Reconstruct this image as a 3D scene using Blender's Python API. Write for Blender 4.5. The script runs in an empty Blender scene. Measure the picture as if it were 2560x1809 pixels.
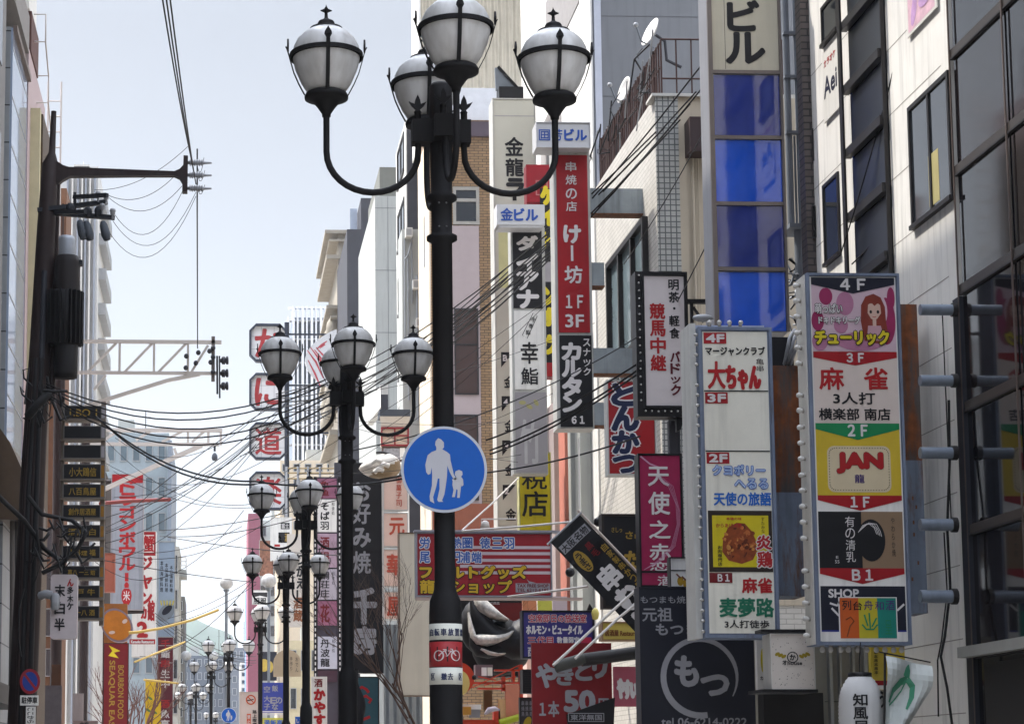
import bpy, math, random
from mathutils import Vector, Matrix
random.seed(7)
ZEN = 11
scene = bpy.context.scene
C = scene.collection
R = math.radians
# ------------------------------------------------------------------ camera (pixels below are pixels of the 2560 x 1809 photograph)
# the picture is the upper right part of a larger frame: its optical axis meets the picture at CX, CY (a lens shift)
F, CX, CY, VX, VY = 5200.0, 720.0, 1300.0, 550.0, 1930.0
TH = math.atan((VY-CY)/F)
PS = math.atan((CX-VX)*math.cos(TH)/F)
FW = Vector((math.sin(PS)*math.cos(TH), math.cos(PS)*math.cos(TH), math.sin(TH)))
RT = Vector((math.cos(PS), -math.sin(PS), 0))
UP = RT.cross(FW)
EYE = Vector((0, 0, 1.6))
cam = bpy.data.cameras.new('camera')
cam.sensor_width = 36; cam.lens = F/2560*36; cam.shift_x = (1280-CX)/2560; cam.shift_y = (CY-904.5)/2560; cam.clip_end = 6000; cam.clip_start = .1
camo = bpy.data.objects.new('camera', cam); C.objects.link(camo)
camo.matrix_world = Matrix(((RT.x, UP.x, -FW.x, EYE.x), (RT.y, UP.y, -FW.y, EYE.y), (RT.z, UP.z, -FW.z, EYE.z), (0, 0, 0, 1)))
scene.camera = camo
# ------------------------------------------------------------------ sky, sun, exposure
SUN = Vector((-0.47, 0.30, 0.83)).normalized()
W = bpy.data.worlds.new('World'); scene.world = W; W.use_nodes = True
nt = W.node_tree
sky = nt.nodes.new('ShaderNodeTexSky'); sky.sky_type = 'NISHITA'; sky.sun_disc = False
sky.sun_elevation = math.asin(SUN.z); sky.sun_rotation = math.atan2(SUN.x, SUN.y)
sky.air_density = 1.0; sky.dust_density = 0.6; sky.ozone_density = 1.2; sky.altitude = 10
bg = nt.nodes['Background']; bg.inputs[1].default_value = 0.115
# added fill for the shaded signs: sky brightened towards the zenith, above the view
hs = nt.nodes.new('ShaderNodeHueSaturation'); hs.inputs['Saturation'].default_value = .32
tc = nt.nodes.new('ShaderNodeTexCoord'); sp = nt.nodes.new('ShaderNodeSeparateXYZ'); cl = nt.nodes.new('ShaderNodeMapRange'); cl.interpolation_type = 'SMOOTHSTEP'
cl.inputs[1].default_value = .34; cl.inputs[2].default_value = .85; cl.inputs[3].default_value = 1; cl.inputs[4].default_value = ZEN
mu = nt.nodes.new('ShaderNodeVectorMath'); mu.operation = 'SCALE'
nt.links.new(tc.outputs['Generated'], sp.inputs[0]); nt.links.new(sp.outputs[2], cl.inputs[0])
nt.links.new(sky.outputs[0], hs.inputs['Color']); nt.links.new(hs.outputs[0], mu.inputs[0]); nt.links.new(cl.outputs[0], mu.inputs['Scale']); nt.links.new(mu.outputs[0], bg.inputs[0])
L = bpy.data.lights.new('sun', 'SUN'); L.energy = 4.8; L.angle = R(0.5); L.color = (1, .93, .83)
Lo = bpy.data.objects.new('sun', L); C.objects.link(Lo)
Lo.rotation_euler = (-SUN).to_track_quat('-Z', 'Y').to_euler()
scene.view_settings.view_transform = 'Standard'; scene.view_settings.look = 'None'
scene.view_settings.exposure = 0.2; scene.view_settings.gamma = 1
scene.cycles.max_bounces = 8; scene.cycles.caustics_reflective = False; scene.cycles.caustics_refractive = False
# ------------------------------------------------------------------ pixel <-> place
def ray(px, py): return FW*F + RT*(px-CX) - UP*(py-CY)
def P(px, py, Y):
    d = ray(px, py); return EYE + d*((Y-EYE.y)/d.y)
def PX(px, py, X):
    d = ray(px, py); return EYE + d*((X-EYE.x)/d.x)
# ------------------------------------------------------------------ materials
def lin(c):
    c = c/255.0
    return c/12.92 if c <= .04045 else ((c+.055)/1.055)**2.4
_M = {}
def M(name, col, rough=.6, metal=0, var=.12, scale=3.0, streak=0, bump=0, spec=.28, emit=0, coat=0):
    if name in _M: return _M[name]
    m = bpy.data.materials.new(name); m.use_nodes = True; n = m.node_tree.nodes; l = m.node_tree.links
    b = n['Principled BSDF']; rgb = tuple(lin(x) for x in col)+(1,)
    b.inputs['Roughness'].default_value = rough; b.inputs['Metallic'].default_value = metal
    b.inputs['Specular IOR Level'].default_value = spec; b.inputs['Coat Weight'].default_value = coat
    g = n.new('ShaderNodeNewGeometry')
    no = n.new('ShaderNodeTexNoise'); no.inputs['Scale'].default_value = scale; no.inputs['Detail'].default_value = 7; no.inputs['Roughness'].default_value = .65
    l.new(g.outputs['Position'], no.inputs['Vector'])
    mr = n.new('ShaderNodeMapRange'); mr.inputs[1].default_value = .25; mr.inputs[2].default_value = .75; mr.inputs[3].default_value = 1-var; mr.inputs[4].default_value = 1+var*.6
    l.new(no.outputs[0], mr.inputs[0])
    mx = n.new('ShaderNodeMix'); mx.data_type = 'RGBA'; mx.blend_type = 'MULTIPLY'; mx.inputs[0].default_value = 1; mx.inputs[6].default_value = rgb
    l.new(mr.outputs[0], mx.inputs[7]); out = mx.outputs[2]
    if streak:
        mp = n.new('ShaderNodeMapping'); mp.inputs['Scale'].default_value = (7, 7, .45); l.new(g.outputs['Position'], mp.inputs[0])
        n2 = n.new('ShaderNodeTexNoise'); n2.inputs['Scale'].default_value = 1.3; n2.inputs['Detail'].default_value = 5; l.new(mp.outputs[0], n2.inputs['Vector'])
        m2 = n.new('ShaderNodeMapRange'); m2.inputs[1].default_value = .5; m2.inputs[2].default_value = .75; m2.inputs[3].default_value = 1; m2.inputs[4].default_value = 1-streak
        l.new(n2.outputs[0], m2.inputs[0])
        x2 = n.new('ShaderNodeMix'); x2.data_type = 'RGBA'; x2.blend_type = 'MULTIPLY'; x2.inputs[0].default_value = 1
        l.new(out, x2.inputs[6]); l.new(m2.outputs[0], x2.inputs[7]); out = x2.outputs[2]
    l.new(out, b.inputs['Base Color'])
    if bump:
        bp = n.new('ShaderNodeBump'); bp.inputs['Strength'].default_value = bump; bp.inputs['Distance'].default_value = .02
        l.new(no.outputs[0], bp.inputs['Height']); l.new(bp.outputs[0], b.inputs['Normal'])
    _M[name] = m; return m
def tile(name, c1, c2, mortar, bw, bh, mw=.012, off=.5, rough=.5, dirt=.2):
    """Masonry in courses; the pattern runs along x+y so that it fits walls of both directions."""
    if name in _M: return _M[name]
    m = M(name, c1, rough, var=dirt, scale=1.2); n = m.node_tree.nodes; l = m.node_tree.links
    g = n.new('ShaderNodeNewGeometry'); s = n.new('ShaderNodeSeparateXYZ'); l.new(g.outputs['Position'], s.inputs[0])
    a = n.new('ShaderNodeMath'); l.new(s.outputs[0], a.inputs[0]); l.new(s.outputs[1], a.inputs[1])
    cb = n.new('ShaderNodeCombineXYZ'); l.new(a.outputs[0], cb.inputs[0]); l.new(s.outputs[2], cb.inputs[1])
    br = n.new('ShaderNodeTexBrick'); l.new(cb.outputs[0], br.inputs['Vector'])
    br.offset = off; br.inputs['Scale'].default_value = 1; br.inputs['Brick Width'].default_value = bw; br.inputs['Row Height'].default_value = bh
    br.inputs['Mortar Size'].default_value = mw; br.inputs['Mortar Smooth'].default_value = .1; br.inputs['Bias'].default_value = 0
    for k, c in (('Color1', c1), ('Color2', c2), ('Mortar', mortar)): br.inputs[k].default_value = tuple(lin(x) for x in c)+(1,)
    mx = [x for x in n if x.type == 'MIX'][0]; l.new(br.outputs[0], mx.inputs[6])
    bp = n.new('ShaderNodeBump'); bp.inputs['Strength'].default_value = .5; bp.inputs['Distance'].default_value = .01; bp.invert = True
    l.new(br.outputs['Fac'], bp.inputs['Height']); l.new(bp.outputs[0], n['Principled BSDF'].inputs['Normal'])
    return m
def corr(name, col, period, rough=.5, metal=0, var=.15, depth=.6):
    """Corrugated sheet: vertical ribs."""
    if name in _M: return _M[name]
    m = M(name, col, rough, metal, var, 1.5, streak=.25); n = m.node_tree.nodes; l = m.node_tree.links
    g = n.new('ShaderNodeNewGeometry'); s = n.new('ShaderNodeSeparateXYZ'); l.new(g.outputs['Position'], s.inputs[0])
    a = n.new('ShaderNodeMath'); l.new(s.outputs[0], a.inputs[0]); l.new(s.outputs[1], a.inputs[1])
    k = n.new('ShaderNodeMath'); k.operation = 'MULTIPLY'; k.inputs[1].default_value = 6.2832/period; l.new(a.outputs[0], k.inputs[0])
    q = n.new('ShaderNodeMath'); q.operation = 'SINE'; l.new(k.outputs[0], q.inputs[0])
    bp = n.new('ShaderNodeBump'); bp.inputs['Strength'].default_value = depth; bp.inputs['Distance'].default_value = period*.35
    l.new(q.outputs[0], bp.inputs['Height']); l.new(bp.outputs[0], n['Principled BSDF'].inputs['Normal'])
    return m
def rusty(name, c1, c2, lo=.46, hi=.6):
    """Painted steel c1 eaten by rust c2 that runs down in streaks."""
    if name in _M: return _M[name]
    m = M(name, c1, .7, .1, .2, 3, streak=.3, bump=.15); n = m.node_tree.nodes; l = m.node_tree.links; g = n.new('ShaderNodeNewGeometry')
    mp = n.new('ShaderNodeMapping'); mp.inputs['Scale'].default_value = (3.2, 3.2, .5); l.new(g.outputs['Position'], mp.inputs[0])
    a = n.new('ShaderNodeTexNoise'); a.inputs['Scale'].default_value = 1.1; a.inputs['Detail'].default_value = 9; a.inputs['Roughness'].default_value = .7; l.new(mp.outputs[0], a.inputs['Vector'])
    r = n.new('ShaderNodeMapRange'); r.inputs[1].default_value = lo; r.inputs[2].default_value = hi; l.new(a.outputs[0], r.inputs[0])
    x = n.new('ShaderNodeMix'); x.data_type = 'RGBA'; l.new(r.outputs[0], x.inputs[0]); x.inputs[6].default_value = tuple(lin(v) for v in c1)+(1,)
    b = n.new('ShaderNodeTexNoise'); b.inputs['Scale'].default_value = 9; b.inputs['Detail'].default_value = 6; l.new(g.outputs['Position'], b.inputs['Vector'])
    y = n.new('ShaderNodeMix'); y.data_type = 'RGBA'; l.new(b.outputs[0], y.inputs[0]); y.inputs[6].default_value = tuple(lin(v*.45) for v in c2)+(1,); y.inputs[7].default_value = tuple(lin(min(255, v*1.35)) for v in c2)+(1,)
    l.new(y.outputs[2], x.inputs[7]); mul = [q for q in n if q.type == 'MIX' and q.blend_type == 'MULTIPLY'][0]; l.new(x.outputs[2], mul.inputs[6])
    return m
def glassm(name, col, rough=.08, spec=.7):
    m = M(name, col, rough, 0, .25, .8, spec=spec); return m
# ------------------------------------------------------------------ glyph outlines from Blender's built-in font
_G = {}
def glyph(s):
    if s not in _G:
        c = bpy.data.curves.new('lettering', 'FONT'); c.body = s; c.resolution_u = 3
        o = bpy.data.objects.new('lettering', c); C.objects.link(o)
        me = bpy.data.meshes.new_from_object(o.evaluated_get(bpy.context.evaluated_depsgraph_get()))
        _G[s] = ([(v.co.x, v.co.y) for v in me.vertices], [tuple(p.vertices) for p in me.polygons])
        bpy.data.objects.remove(o); bpy.data.curves.remove(c); bpy.data.meshes.remove(me)
    return _G[s]
class FR:
    """A sign's own plane: photograph pixels on a board standing at depth Y, facing the street; ang turns the board in its plane."""
    def __init__(s, x0, y0, x1, y1, Y, ang=0, yaw=0):
        s.cx, s.cy, s.Y = (x0+x1)/2, (y0+y1)/2, Y
        s.o = P(s.cx, s.cy, Y)
        sx = (P(x1, s.cy, Y).x-P(x0, s.cy, Y).x)/(x1-x0); sz = (P(s.cx, y0, Y).z-P(s.cx, y1, Y).z)/(y1-y0)
        s.sx, s.sz = sx, sz; a = R(ang); b = R(yaw)
        s.u = Vector((math.cos(a)*math.cos(b), math.cos(a)*math.sin(b), -math.sin(a)))*sx
        s.v = Vector((-math.sin(a)*math.cos(b), -math.sin(a)*math.sin(b), -math.cos(a)))*sz
        s.n = Vector((math.sin(b), -math.cos(b), 0))
    def pt(s, u, v, d=0): return s.o + s.u*(u-s.cx) + s.v*(v-s.cy) + s.n*d
class FX:
    """A facade's plane at X facing the street: u runs with Y, v with height."""
    def __init__(s, X, side): s.X, s.side = X, side
    def pt(s, u, v, d=0): return Vector((s.X+s.side*d, u, v))
# ------------------------------------------------------------------ mesh builder
class MB:
    def __init__(s): s.v, s.f, s.mi, s.sm, s.ms = [], [], [], [], []
    def m(s, mat):
        if mat not in s.ms: s.ms.append(mat)
        return s.ms.index(mat)
    def add(s, vs, fs, mat, smooth=False):
        b = len(s.v); k = s.m(mat); s.v += [Vector(p) for p in vs]
        for f in fs: s.f.append(tuple(b+i for i in f)); s.mi.append(k); s.sm.append(smooth)
    def quad(s, a, b, c, d, mat): s.add([a, b, c, d], [(0, 1, 2, 3)], mat)
    def hexa(s, p, mat):    # 8 corners: back 0-3, front 4-7
        s.add(p, [(0, 3, 2, 1), (4, 5, 6, 7), (0, 1, 5, 4), (1, 2, 6, 5), (2, 3, 7, 6), (3, 0, 4, 7)], mat)
    def box(s, x0, x1, y0, y1, z0, z1, mat):
        s.hexa([(x0, y0, z0), (x1, y0, z0), (x1, y1, z0), (x0, y1, z0), (x0, y0, z1), (x1, y0, z1), (x1, y1, z1), (x0, y1, z1)], mat)
    def plate(s, fr, x0, y0, x1, y1, d0, d1, mat):
        q = [(x0, y1), (x1, y1), (x1, y0), (x0, y0)]
        s.hexa([fr.pt(u, v, d0) for u, v in q]+[fr.pt(u, v, d1) for u, v in q], mat)
    def rect(s, fr, x0, y0, x1, y1, d, mat): s.quad(fr.pt(x0, y1, d), fr.pt(x1, y1, d), fr.pt(x1, y0, d), fr.pt(x0, y0, d), mat)
    def poly(s, fr, pts, d, mat): s.add([fr.pt(u, v, d) for u, v in pts], [tuple(range(len(pts)))], mat)
    def prism(s, fr, pts, d0, d1, mat):
        n = len(pts)
        s.add([fr.pt(u, v, d0) for u, v in pts]+[fr.pt(u, v, d1) for u, v in pts],
              [tuple(range(n))[::-1], tuple(range(n, 2*n))]+[(i, (i+1) % n, n+(i+1) % n, n+i) for i in range(n)], mat)
    def ell(s, fr, cx, cy, rx, ry, d, mat, n=32, rot=0):
        s.poly(fr, [(cx+rx*math.cos(t)*math.cos(rot)-ry*math.sin(t)*math.sin(rot), cy+rx*math.cos(t)*math.sin(rot)+ry*math.sin(t)*math.cos(rot)) for t in [2*math.pi*i/n for i in range(n)]], d, mat)
    def frame(s, fr, x0, y0, x1, y1, w, d0, d1, mat):
        s.plate(fr, x0, y0, x1, y0+w, d0, d1, mat); s.plate(fr, x0, y1-w, x1, y1, d0, d1, mat)
        s.plate(fr, x0, y0+w, x0+w, y1-w, d0, d1, mat); s.plate(fr, x1-w, y0+w, x1, y1-w, d0, d1, mat)
    def stroke(s, fr, pts, w, d, mat, closed=False):
        """A flat ribbon of width w (number or list) along pts."""
        n = len(pts); vs = []; ws = w if isinstance(w, (list, tuple)) else [w]*n
        for i, (x, y) in enumerate(pts):
            a = pts[i-1] if (i or closed) else pts[i]; b = pts[(i+1) % n] if (i < n-1 or closed) else pts[i]
            tx, ty = b[0]-a[0], b[1]-a[1]; q = math.hypot(tx, ty) or 1; h = ws[i]/2
            vs += [fr.pt(x-ty/q*h, y+tx/q*h, d), fr.pt(x+ty/q*h, y-tx/q*h, d)]
        s.add(vs, [(2*i, 2*i+1, (2*i+3) % (2*n), (2*i+2) % (2*n)) for i in range(n if closed else n-1)], mat)
    def tube(s, pts, r, mat, n=8, caps=True):
        pts = [Vector(p) for p in pts]; k = len(pts); rs = r if isinstance(r, (list, tuple)) else [r]*k
        t0 = (pts[1]-pts[0]).normalized(); a = t0.orthogonal().normalized(); vs = []
        for i, p in enumerate(pts):
            t = (pts[min(i+1, k-1)]-pts[max(i-1, 0)])
            t = t.normalized() if t.length > 1e-9 else t0
            a = (a-t*a.dot(t)).normalized(); b = t.cross(a)
            vs += [p+(a*math.cos(q)+b*math.sin(q))*rs[i] for q in [2*math.pi*j/n for j in range(n)]]
        fs = [(i*n+j, i*n+(j+1) % n, (i+1)*n+(j+1) % n, (i+1)*n+j) for i in range(k-1) for j in range(n)]
        s.add(vs, fs, mat, True)
        if caps: s.add(vs[:n], [tuple(range(n))[::-1]], mat); s.add(vs[-n:], [tuple(range(n))], mat)
    def beam(s, a, b, w, h, mat, up=(0, 0, 1)):
        a, b = Vector(a), Vector(b); t = (b-a).normalized(); u = Vector(up)
        if abs(t.dot(u)) > .95: u = Vector((0, 1, 0))
        x = t.cross(u).normalized()*(w/2); y = x.cross(t).normalized()*(h/2)
        s.hexa([a-x-y, a+x-y, a+x+y, a-x+y, b-x-y, b+x-y, b+x+y, b-x+y], mat)
    def lathe(s, prof, o, mat, n=24, smooth=True, ax=None):
        o = Vector(o); k = len(prof)
        q = Vector(ax).to_track_quat('Z', 'Y').to_matrix() if ax is not None else Matrix.Identity(3)
        vs = [o+q@Vector((r*math.cos(t), r*math.sin(t), z)) for r, z in prof for t in [2*math.pi*j/n for j in range(n)]]
        s.add(vs, [(i*n+j, i*n+(j+1) % n, (i+1)*n+(j+1) % n, (i+1)*n+j) for i in range(k-1) for j in range(n)], mat, smooth)
        if prof[0][0] > 1e-6: s.add(vs[:n], [tuple(range(n))[::-1]], mat)
        if prof[-1][0] > 1e-6: s.add(vs[-n:], [tuple(range(n))], mat)
    def ball(s, o, r, mat, n=16, sc=(1, 1, 1)):
        k = n//2; o = Vector(o)
        vs = [o+Vector((r*sc[0]*math.sin(a)*math.cos(t), r*sc[1]*math.sin(a)*math.sin(t), r*sc[2]*math.cos(a))) for a in [math.pi*i/k for i in range(k+1)] for t in [2*math.pi*j/n for j in range(n)]]
        s.add(vs, [(i*n+j, (i+1)*n+j, (i+1)*n+(j+1) % n, i*n+(j+1) % n) for i in range(k) for j in range(n)], mat, True)
    def glyphs(s, fr, string, place, mat, d, bold):
        """Lay the outline of string with place(x, y) -> sign pixels; bold spreads it by that many pixels."""
        vs, fs = glyph(string)
        sh = [(0, 0)]
        for q in ((.5, 1) if bold > 2 else (1,)):
            if bold: sh += [(q*bold*math.cos(2*math.pi*i/8), q*bold*math.sin(2*math.pi*i/8)) for i in range(8)]
        for k, (ax, ay) in enumerate(sh):
            b = len(s.v); mi = s.m(mat)
            for x, y in vs:
                u, v = place(x, y); s.v.append(fr.pt(u+ax, v+ay, d+k*.0002))
            for f in fs: s.f.append(tuple(b+i for i in f)); s.mi.append(mi); s.sm.append(False)
    def txt(s, fr, string, x0, y0, x1, y1, mat, d=.004, bold=.06, out=None, ob=.12, rot=0):
        """string fitted into the pixel box; bold and ob (outline) are fractions of the box's height."""
        vs, _ = glyph(string)
        if not vs: return
        ax, bx = min(v[0] for v in vs), max(v[0] for v in vs); ay, by = min(v[1] for v in vs), max(v[1] for v in vs)
        if rot:   # quarter turn clockwise
            pl = lambda x, y: (x1-(by-y)/(by-ay)*(x1-x0) if 0 else x0+(y-ay)/(by-ay)*(x1-x0), y0+(x-ax)/(bx-ax)*(y1-y0))
            h = x1-x0
        else:
            pl = lambda x, y: (x0+(x-ax)/max(bx-ax, 1e-6)*(x1-x0), y1-(y-ay)/max(by-ay, 1e-6)*(y1-y0)); h = y1-y0
        if any(ord(c) >= 0x4E00 and c < '\uff00' for c in string): bold *= .55; ob *= .75   # dense characters keep their gaps
        if out is not None: s.glyphs(fr, string, pl, out, d, ob*h); d += .003
        s.glyphs(fr, string, pl, mat, d, bold*h)
    def vtxt(s, fr, string, x0, y0, x1, y1, mat, d=.004, bold=.05, out=None, ob=.1):
        """string set downwards, one character to a cell."""
        h = (y1-y0)/len(string)
        for i, ch in enumerate(string):
            if ch == ' ': continue
            a, b = y0+i*h+h*.04, y0+(i+1)*h-h*.04
            if ch == 'ー':
                s.rect(fr, x0+(x1-x0)*.43, a, x0+(x1-x0)*.57, b, d+.004, mat); continue
            pl = lambda x, y: (x0+x*(x1-x0), b-(y+.12)*(b-a))
            dd = d; kb = .6 if 0x4E00 <= ord(ch) < 0xff00 else 1
            if out is not None: s.glyphs(fr, ch, pl, out, d, ob*h); dd += .003
            s.glyphs(fr, ch, pl, mat, dd, bold*h*kb)
    def build(s, name, parent=None, o=None):
        """Link as ONE mesh object; vertices were given in world space, o is the object's (or its thing's) origin."""
        base = Vector(parent['_o']) if parent is not None else (Vector(o) if o is not None else Vector((0, 0, 0)))
        me = bpy.data.meshes.new(name)
        me.from_pydata([tuple(p-base) for p in s.v], [], s.f)
        for mm in s.ms: me.materials.append(mm)
        me.polygons.foreach_set('material_index', s.mi); me.polygons.foreach_set('use_smooth', s.sm); me.update()
        ob = bpy.data.objects.new(name, me); C.objects.link(ob)
        if parent is not None: ob.parent = parent; ob['_o'] = tuple(base)
        else: ob.location = base; ob['_o'] = tuple(base)
        return ob
def tag(o, label, cat, group=None, kind=None):
    o['label'] = label; o['category'] = cat
    if group: o['group'] = group
    if kind: o['kind'] = kind
    return o
def thing(name, label, cat, loc, group=None):
    o = bpy.data.objects.new(name, None); C.objects.link(o); o.location = loc; o['_o'] = tuple(loc); o.empty_display_size = .2
    return tag(o, label, cat, group)
def struct(o): o['kind'] = 'structure'; return o
def dup(src, loc, label=None):
    r = src.copy(); C.objects.link(r); r.location = loc
    if label: r['label'] = label
    for ch in list(src.children):
        c = ch.copy(); C.objects.link(c); c.parent = r
        for g in ch.children:
            d = g.copy(); C.objects.link(d); d.parent = c
    return r
HAZE = .0002
# ================================================================== setting: ground, hill
asphalt = M('asphalt', (150, 146, 140), .85, var=.2, scale=2)
paving = tile('street_paving', (150, 144, 136), (128, 124, 118), (90, 88, 84), .6, .3)
g = MB(); g.box(-2500, 2500, -60, 5000, -.6, 0, asphalt); struct(g.build('ground'))
g = MB(); g.box(-5, 8.5, -40, 420, .0, .004, M('paving_blocks', (170, 162, 152), .8, var=.25, scale=2.5)); struct(g.build('street'))
FXR = 8.5; FXL = -5.0
# hill: a ridge of real height far behind the street
hillm = M('wooded_hill', (58, 78, 62), .9, var=.35, scale=.03)
g = MB(); n1, n2 = 110, 16; vs = []
for j in range(n2+1):
    for i in range(n1+1):
        u, v = i/n1, j/n2; x = -420+u*560; y = 1180+v*420
        t = (x+25)/105; h = 96*math.exp(-((x+24)/58)**4)+30*math.exp(-((x+110)/70)**2)+26*math.exp(-((x+290)/90)**2)+1.5*math.sin(x*.31)+1.2*math.sin(x*.7+2)
        h *= math.sin(math.pi*min(1, .06+v*.94))
        vs.append((x, y, max(h, 0)-.5))
g.add(vs, [(j*(n1+1)+i, j*(n1+1)+i+1, (j+1)*(n1+1)+i+1, (j+1)*(n1+1)+i) for j in range(n2) for i in range(n1)], hillm, True)
struct(g.build('hill'))

# ================================================================== materials of the buildings
white_wall = M('white_render', (228, 226, 221), .7, var=.12, scale=.7, streak=.26)
white_panel = M('white_panels', (214, 212, 206), .6, var=.08, scale=1.2, streak=.1)
grey_wall = M('grey_render', (126, 128, 132), .8, var=.1, scale=.6, streak=.1)
dark_grey = M('dark_grey_wall', (62, 62, 68), .75, var=.12, scale=.7)
pale_grey = M('pale_grey_wall', (168, 170, 166), .7, var=.08, scale=.6, streak=.12)
olive_grey = M('olive_grey_metal', (112, 112, 104), .6, var=.1)
cream = M('cream_wall', (216, 200, 176), .7, var=.08)
beige = M('beige_wall', (190, 178, 158), .75, var=.12, scale=1, streak=.25)
brown_tile = tile('brown_tiles', (146, 116, 82), (132, 106, 75), (66, 52, 42), .34, .115, .012)
mosaic = tile('grey_mosaic', (176, 176, 170), (164, 164, 160), (96, 98, 98), .11, .11, .012, off=0)
mesh_tile = tile('white_tiles', (206, 202, 194), (198, 194, 186), (166, 162, 154), .3, .1, .008)
brick_dark = tile('dark_brick', (92, 84, 82), (80, 72, 70), (46, 44, 44), .24, .1, .012)
pink_panel = M('pink_panel', (162, 148, 147), .6, var=.06)
mauve = M('mauve_band', (84, 72, 80), .7)
corrug = corr('beige_corrugated', (186, 177, 158), .32)
stone = tile('grey_stone_panels', (150, 154, 156), (142, 146, 150), (62, 64, 68), 1.6, .915, .018, off=0, rough=.45)
frame_dk = M('dark_frame', (44, 42, 42), .45, .3, var=.15)
frame_al = M('aluminium_frame', (168, 170, 172), .4, .6, var=.1)
gl_dark = glassm('dark_glass', (18, 19, 24), .05, .5)
gl_mid = glassm('window_glass', (36, 41, 47), .06, .8)
gl_pale = glassm('pale_glass', (120, 136, 142), .1, .8)
rust = M('rusty_steel', (120, 78, 52), .8, .1, var=.45, scale=6, streak=.5, bump=.3)
steel = M('grey_steel', (140, 148, 156), .5, .3, var=.15, scale=4, streak=.35)
blackm = M('black_paint', (26, 25, 27), .45, .1, var=.25, scale=8)
pipe_grey = M('grey_pipe', (120, 126, 134), .5, .2)

def building(name, label, x0, x1, y0, y1, z1, mat, z0=0, roof=None):
    t = thing(name, label, 'building', ((x0+x1)/2, y0, 0))
    b = MB(); b.box(x0, x1, y0, y1, z0, z1, mat); b.build('wall', t)
    return t
def front_window(t, x0, y0, x1, y1, Y, glass=gl_mid, fm=frame_al, w=4, mull=0, recess=.0, rail=0, depth=.06):
    """A window in a wall that faces the camera, given by photograph pixels."""
    fr = FR(x0, y0, x1, y1, Y-.004)
    b = MB(); b.frame(fr, x0, y0, x1, y1, w, 0, depth, fm)
    for k in range(1, mull+1):
        u = x0+(x1-x0)*k/(mull+1); b.plate(fr, u-w/2, y0+w, u+w/2, y1-w, 0, depth*.8, fm)
    if rail:
        v = y0+(y1-y0)*rail; b.plate(fr, x0+w, v-w/2, x1-w, v+w/2, 0, depth*.9, fm)
    o = b.build('window', t)
    b = MB(); b.plate(fr, x0+w*.6, y0+w*.6, x1-w*.6, y1-w*.6, .001, .012, glass); p = b.build('pane', None, o['_o']); p.parent = o; p.location = (0, 0, 0)
    return o
def side_window(t, X, side, ya, yb, z0, z1, glass=gl_mid, fm=frame_dk, w=.06, mull=0, rail=0, depth=.05):
    """A window in a wall along the street (facing -x for side=-1)."""
    fr = FX(X, side); b = MB()
    b.plate(fr, ya, z1, yb, z1-w, .002, depth, fm); b.plate(fr, ya, z0+w, yb, z0, .002, depth+.03, fm)
    b.plate(fr, ya, z1-w, ya+w, z0+w, .002, depth, fm); b.plate(fr, yb-w, z1-w, yb, z0+w, .002, depth, fm)
    for k in range(1, mull+1):
        u = ya+(yb-ya)*k/(mull+1); b.plate(fr, u-w/2, z1-w, u+w/2, z0+w, .002, depth*.9, fm)
    for k in range(1, rail+1):
        v = z0+(z1-z0)*k/(rail+1); b.plate(fr, ya+w, v+w/2, yb-w, v-w/2, .002, depth*1.1, fm)
    o = b.build('window', t)
    b = MB(); b.plate(fr, ya+w*.5, z1-w*.5, yb-w*.5, z0+w*.5, .001, .012, glass); p = b.build('pane', None, o['_o']); p.parent = o; p.location = (0, 0, 0)
    return o
def fac(X, xf, xn, yt, yb):
    """Photograph pixels of a facade rectangle (far x, near x, top and bottom y at the near edge) -> Y near, Y far, z0, z1."""
    a = PX(xn, yt, X); b = PX(xn, yb, X); c = PX(xf, (yt+yb)/2, X)
    return (a.y+b.y)/2, c.y, b.z, a.z

# ================================================================== right side, near to far
# dark glass building at the right edge
yg = PX(2392, 600, FXR).y
t = building('glass_building', 'dark glass fronted building with pale mullions filling the right edge', FXR+.05, FXR+9, 12, yg, 22, dark_grey)
zs = [PX(2392, y, FXR).z for y in (-480, -180, 120, 422, 727, 1025, 1332, 1635, 1940)]
ys = [yg-.02, PX(2530, 600, FXR).y, 20.2, 18.2, 16.2, 14.2, 12.1]
for k in range(len(zs)-1):
    for j in range(len(ys)-1):
        b = MB(); gm = gl_dark if (k+j) % 2 else glassm('bronze_glass', (24, 20, 22), .06, .45)
        b.plate(FX(FXR+.05, -1), ys[j+1]+.03, zs[k]-.06, ys[j]-.03, zs[k+1]+.06, .002, .02, gm); b.build('window', t)
for k, z in enumerate(zs):
    b = MB(); b.plate(FX(FXR+.05, -1), ys[-1], z+.05, ys[0], z-.05, .002, .052, M('bronze_band', (72, 66, 62), .4, .4)); b.plate(FX(FXR+.05, -1), ys[-1], z-.052, ys[0], z-.075, .002, .06, frame_dk); b.build('floor_band', t)
for y in ys:
    b = MB(); b.plate(FX(FXR+.05, -1), y-.012, zs[0], y+.012, zs[-1], .055, .07, M('pale_mullion', (96, 84, 78), .5, .3)); b.build('mullion', t)
b = MB(); a, c, z0, z1 = fac(FXR, 2425, 2560, 1600, 1622); b.plate(FX(FXR+.05, -1), a-1, z1+.02, c, z1-.1, .08, .2, M('pale_canopy', (150, 150, 146), .5)); b.build('canopy', t)
b = MB(); b.plate(FX(FXR+.05, -1), 12, zs[7]-.15, yg-.4, 0, .02, .08, M('dark_shopfront', (30, 28, 27), .6)); b.build('shopfront', t)

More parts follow.
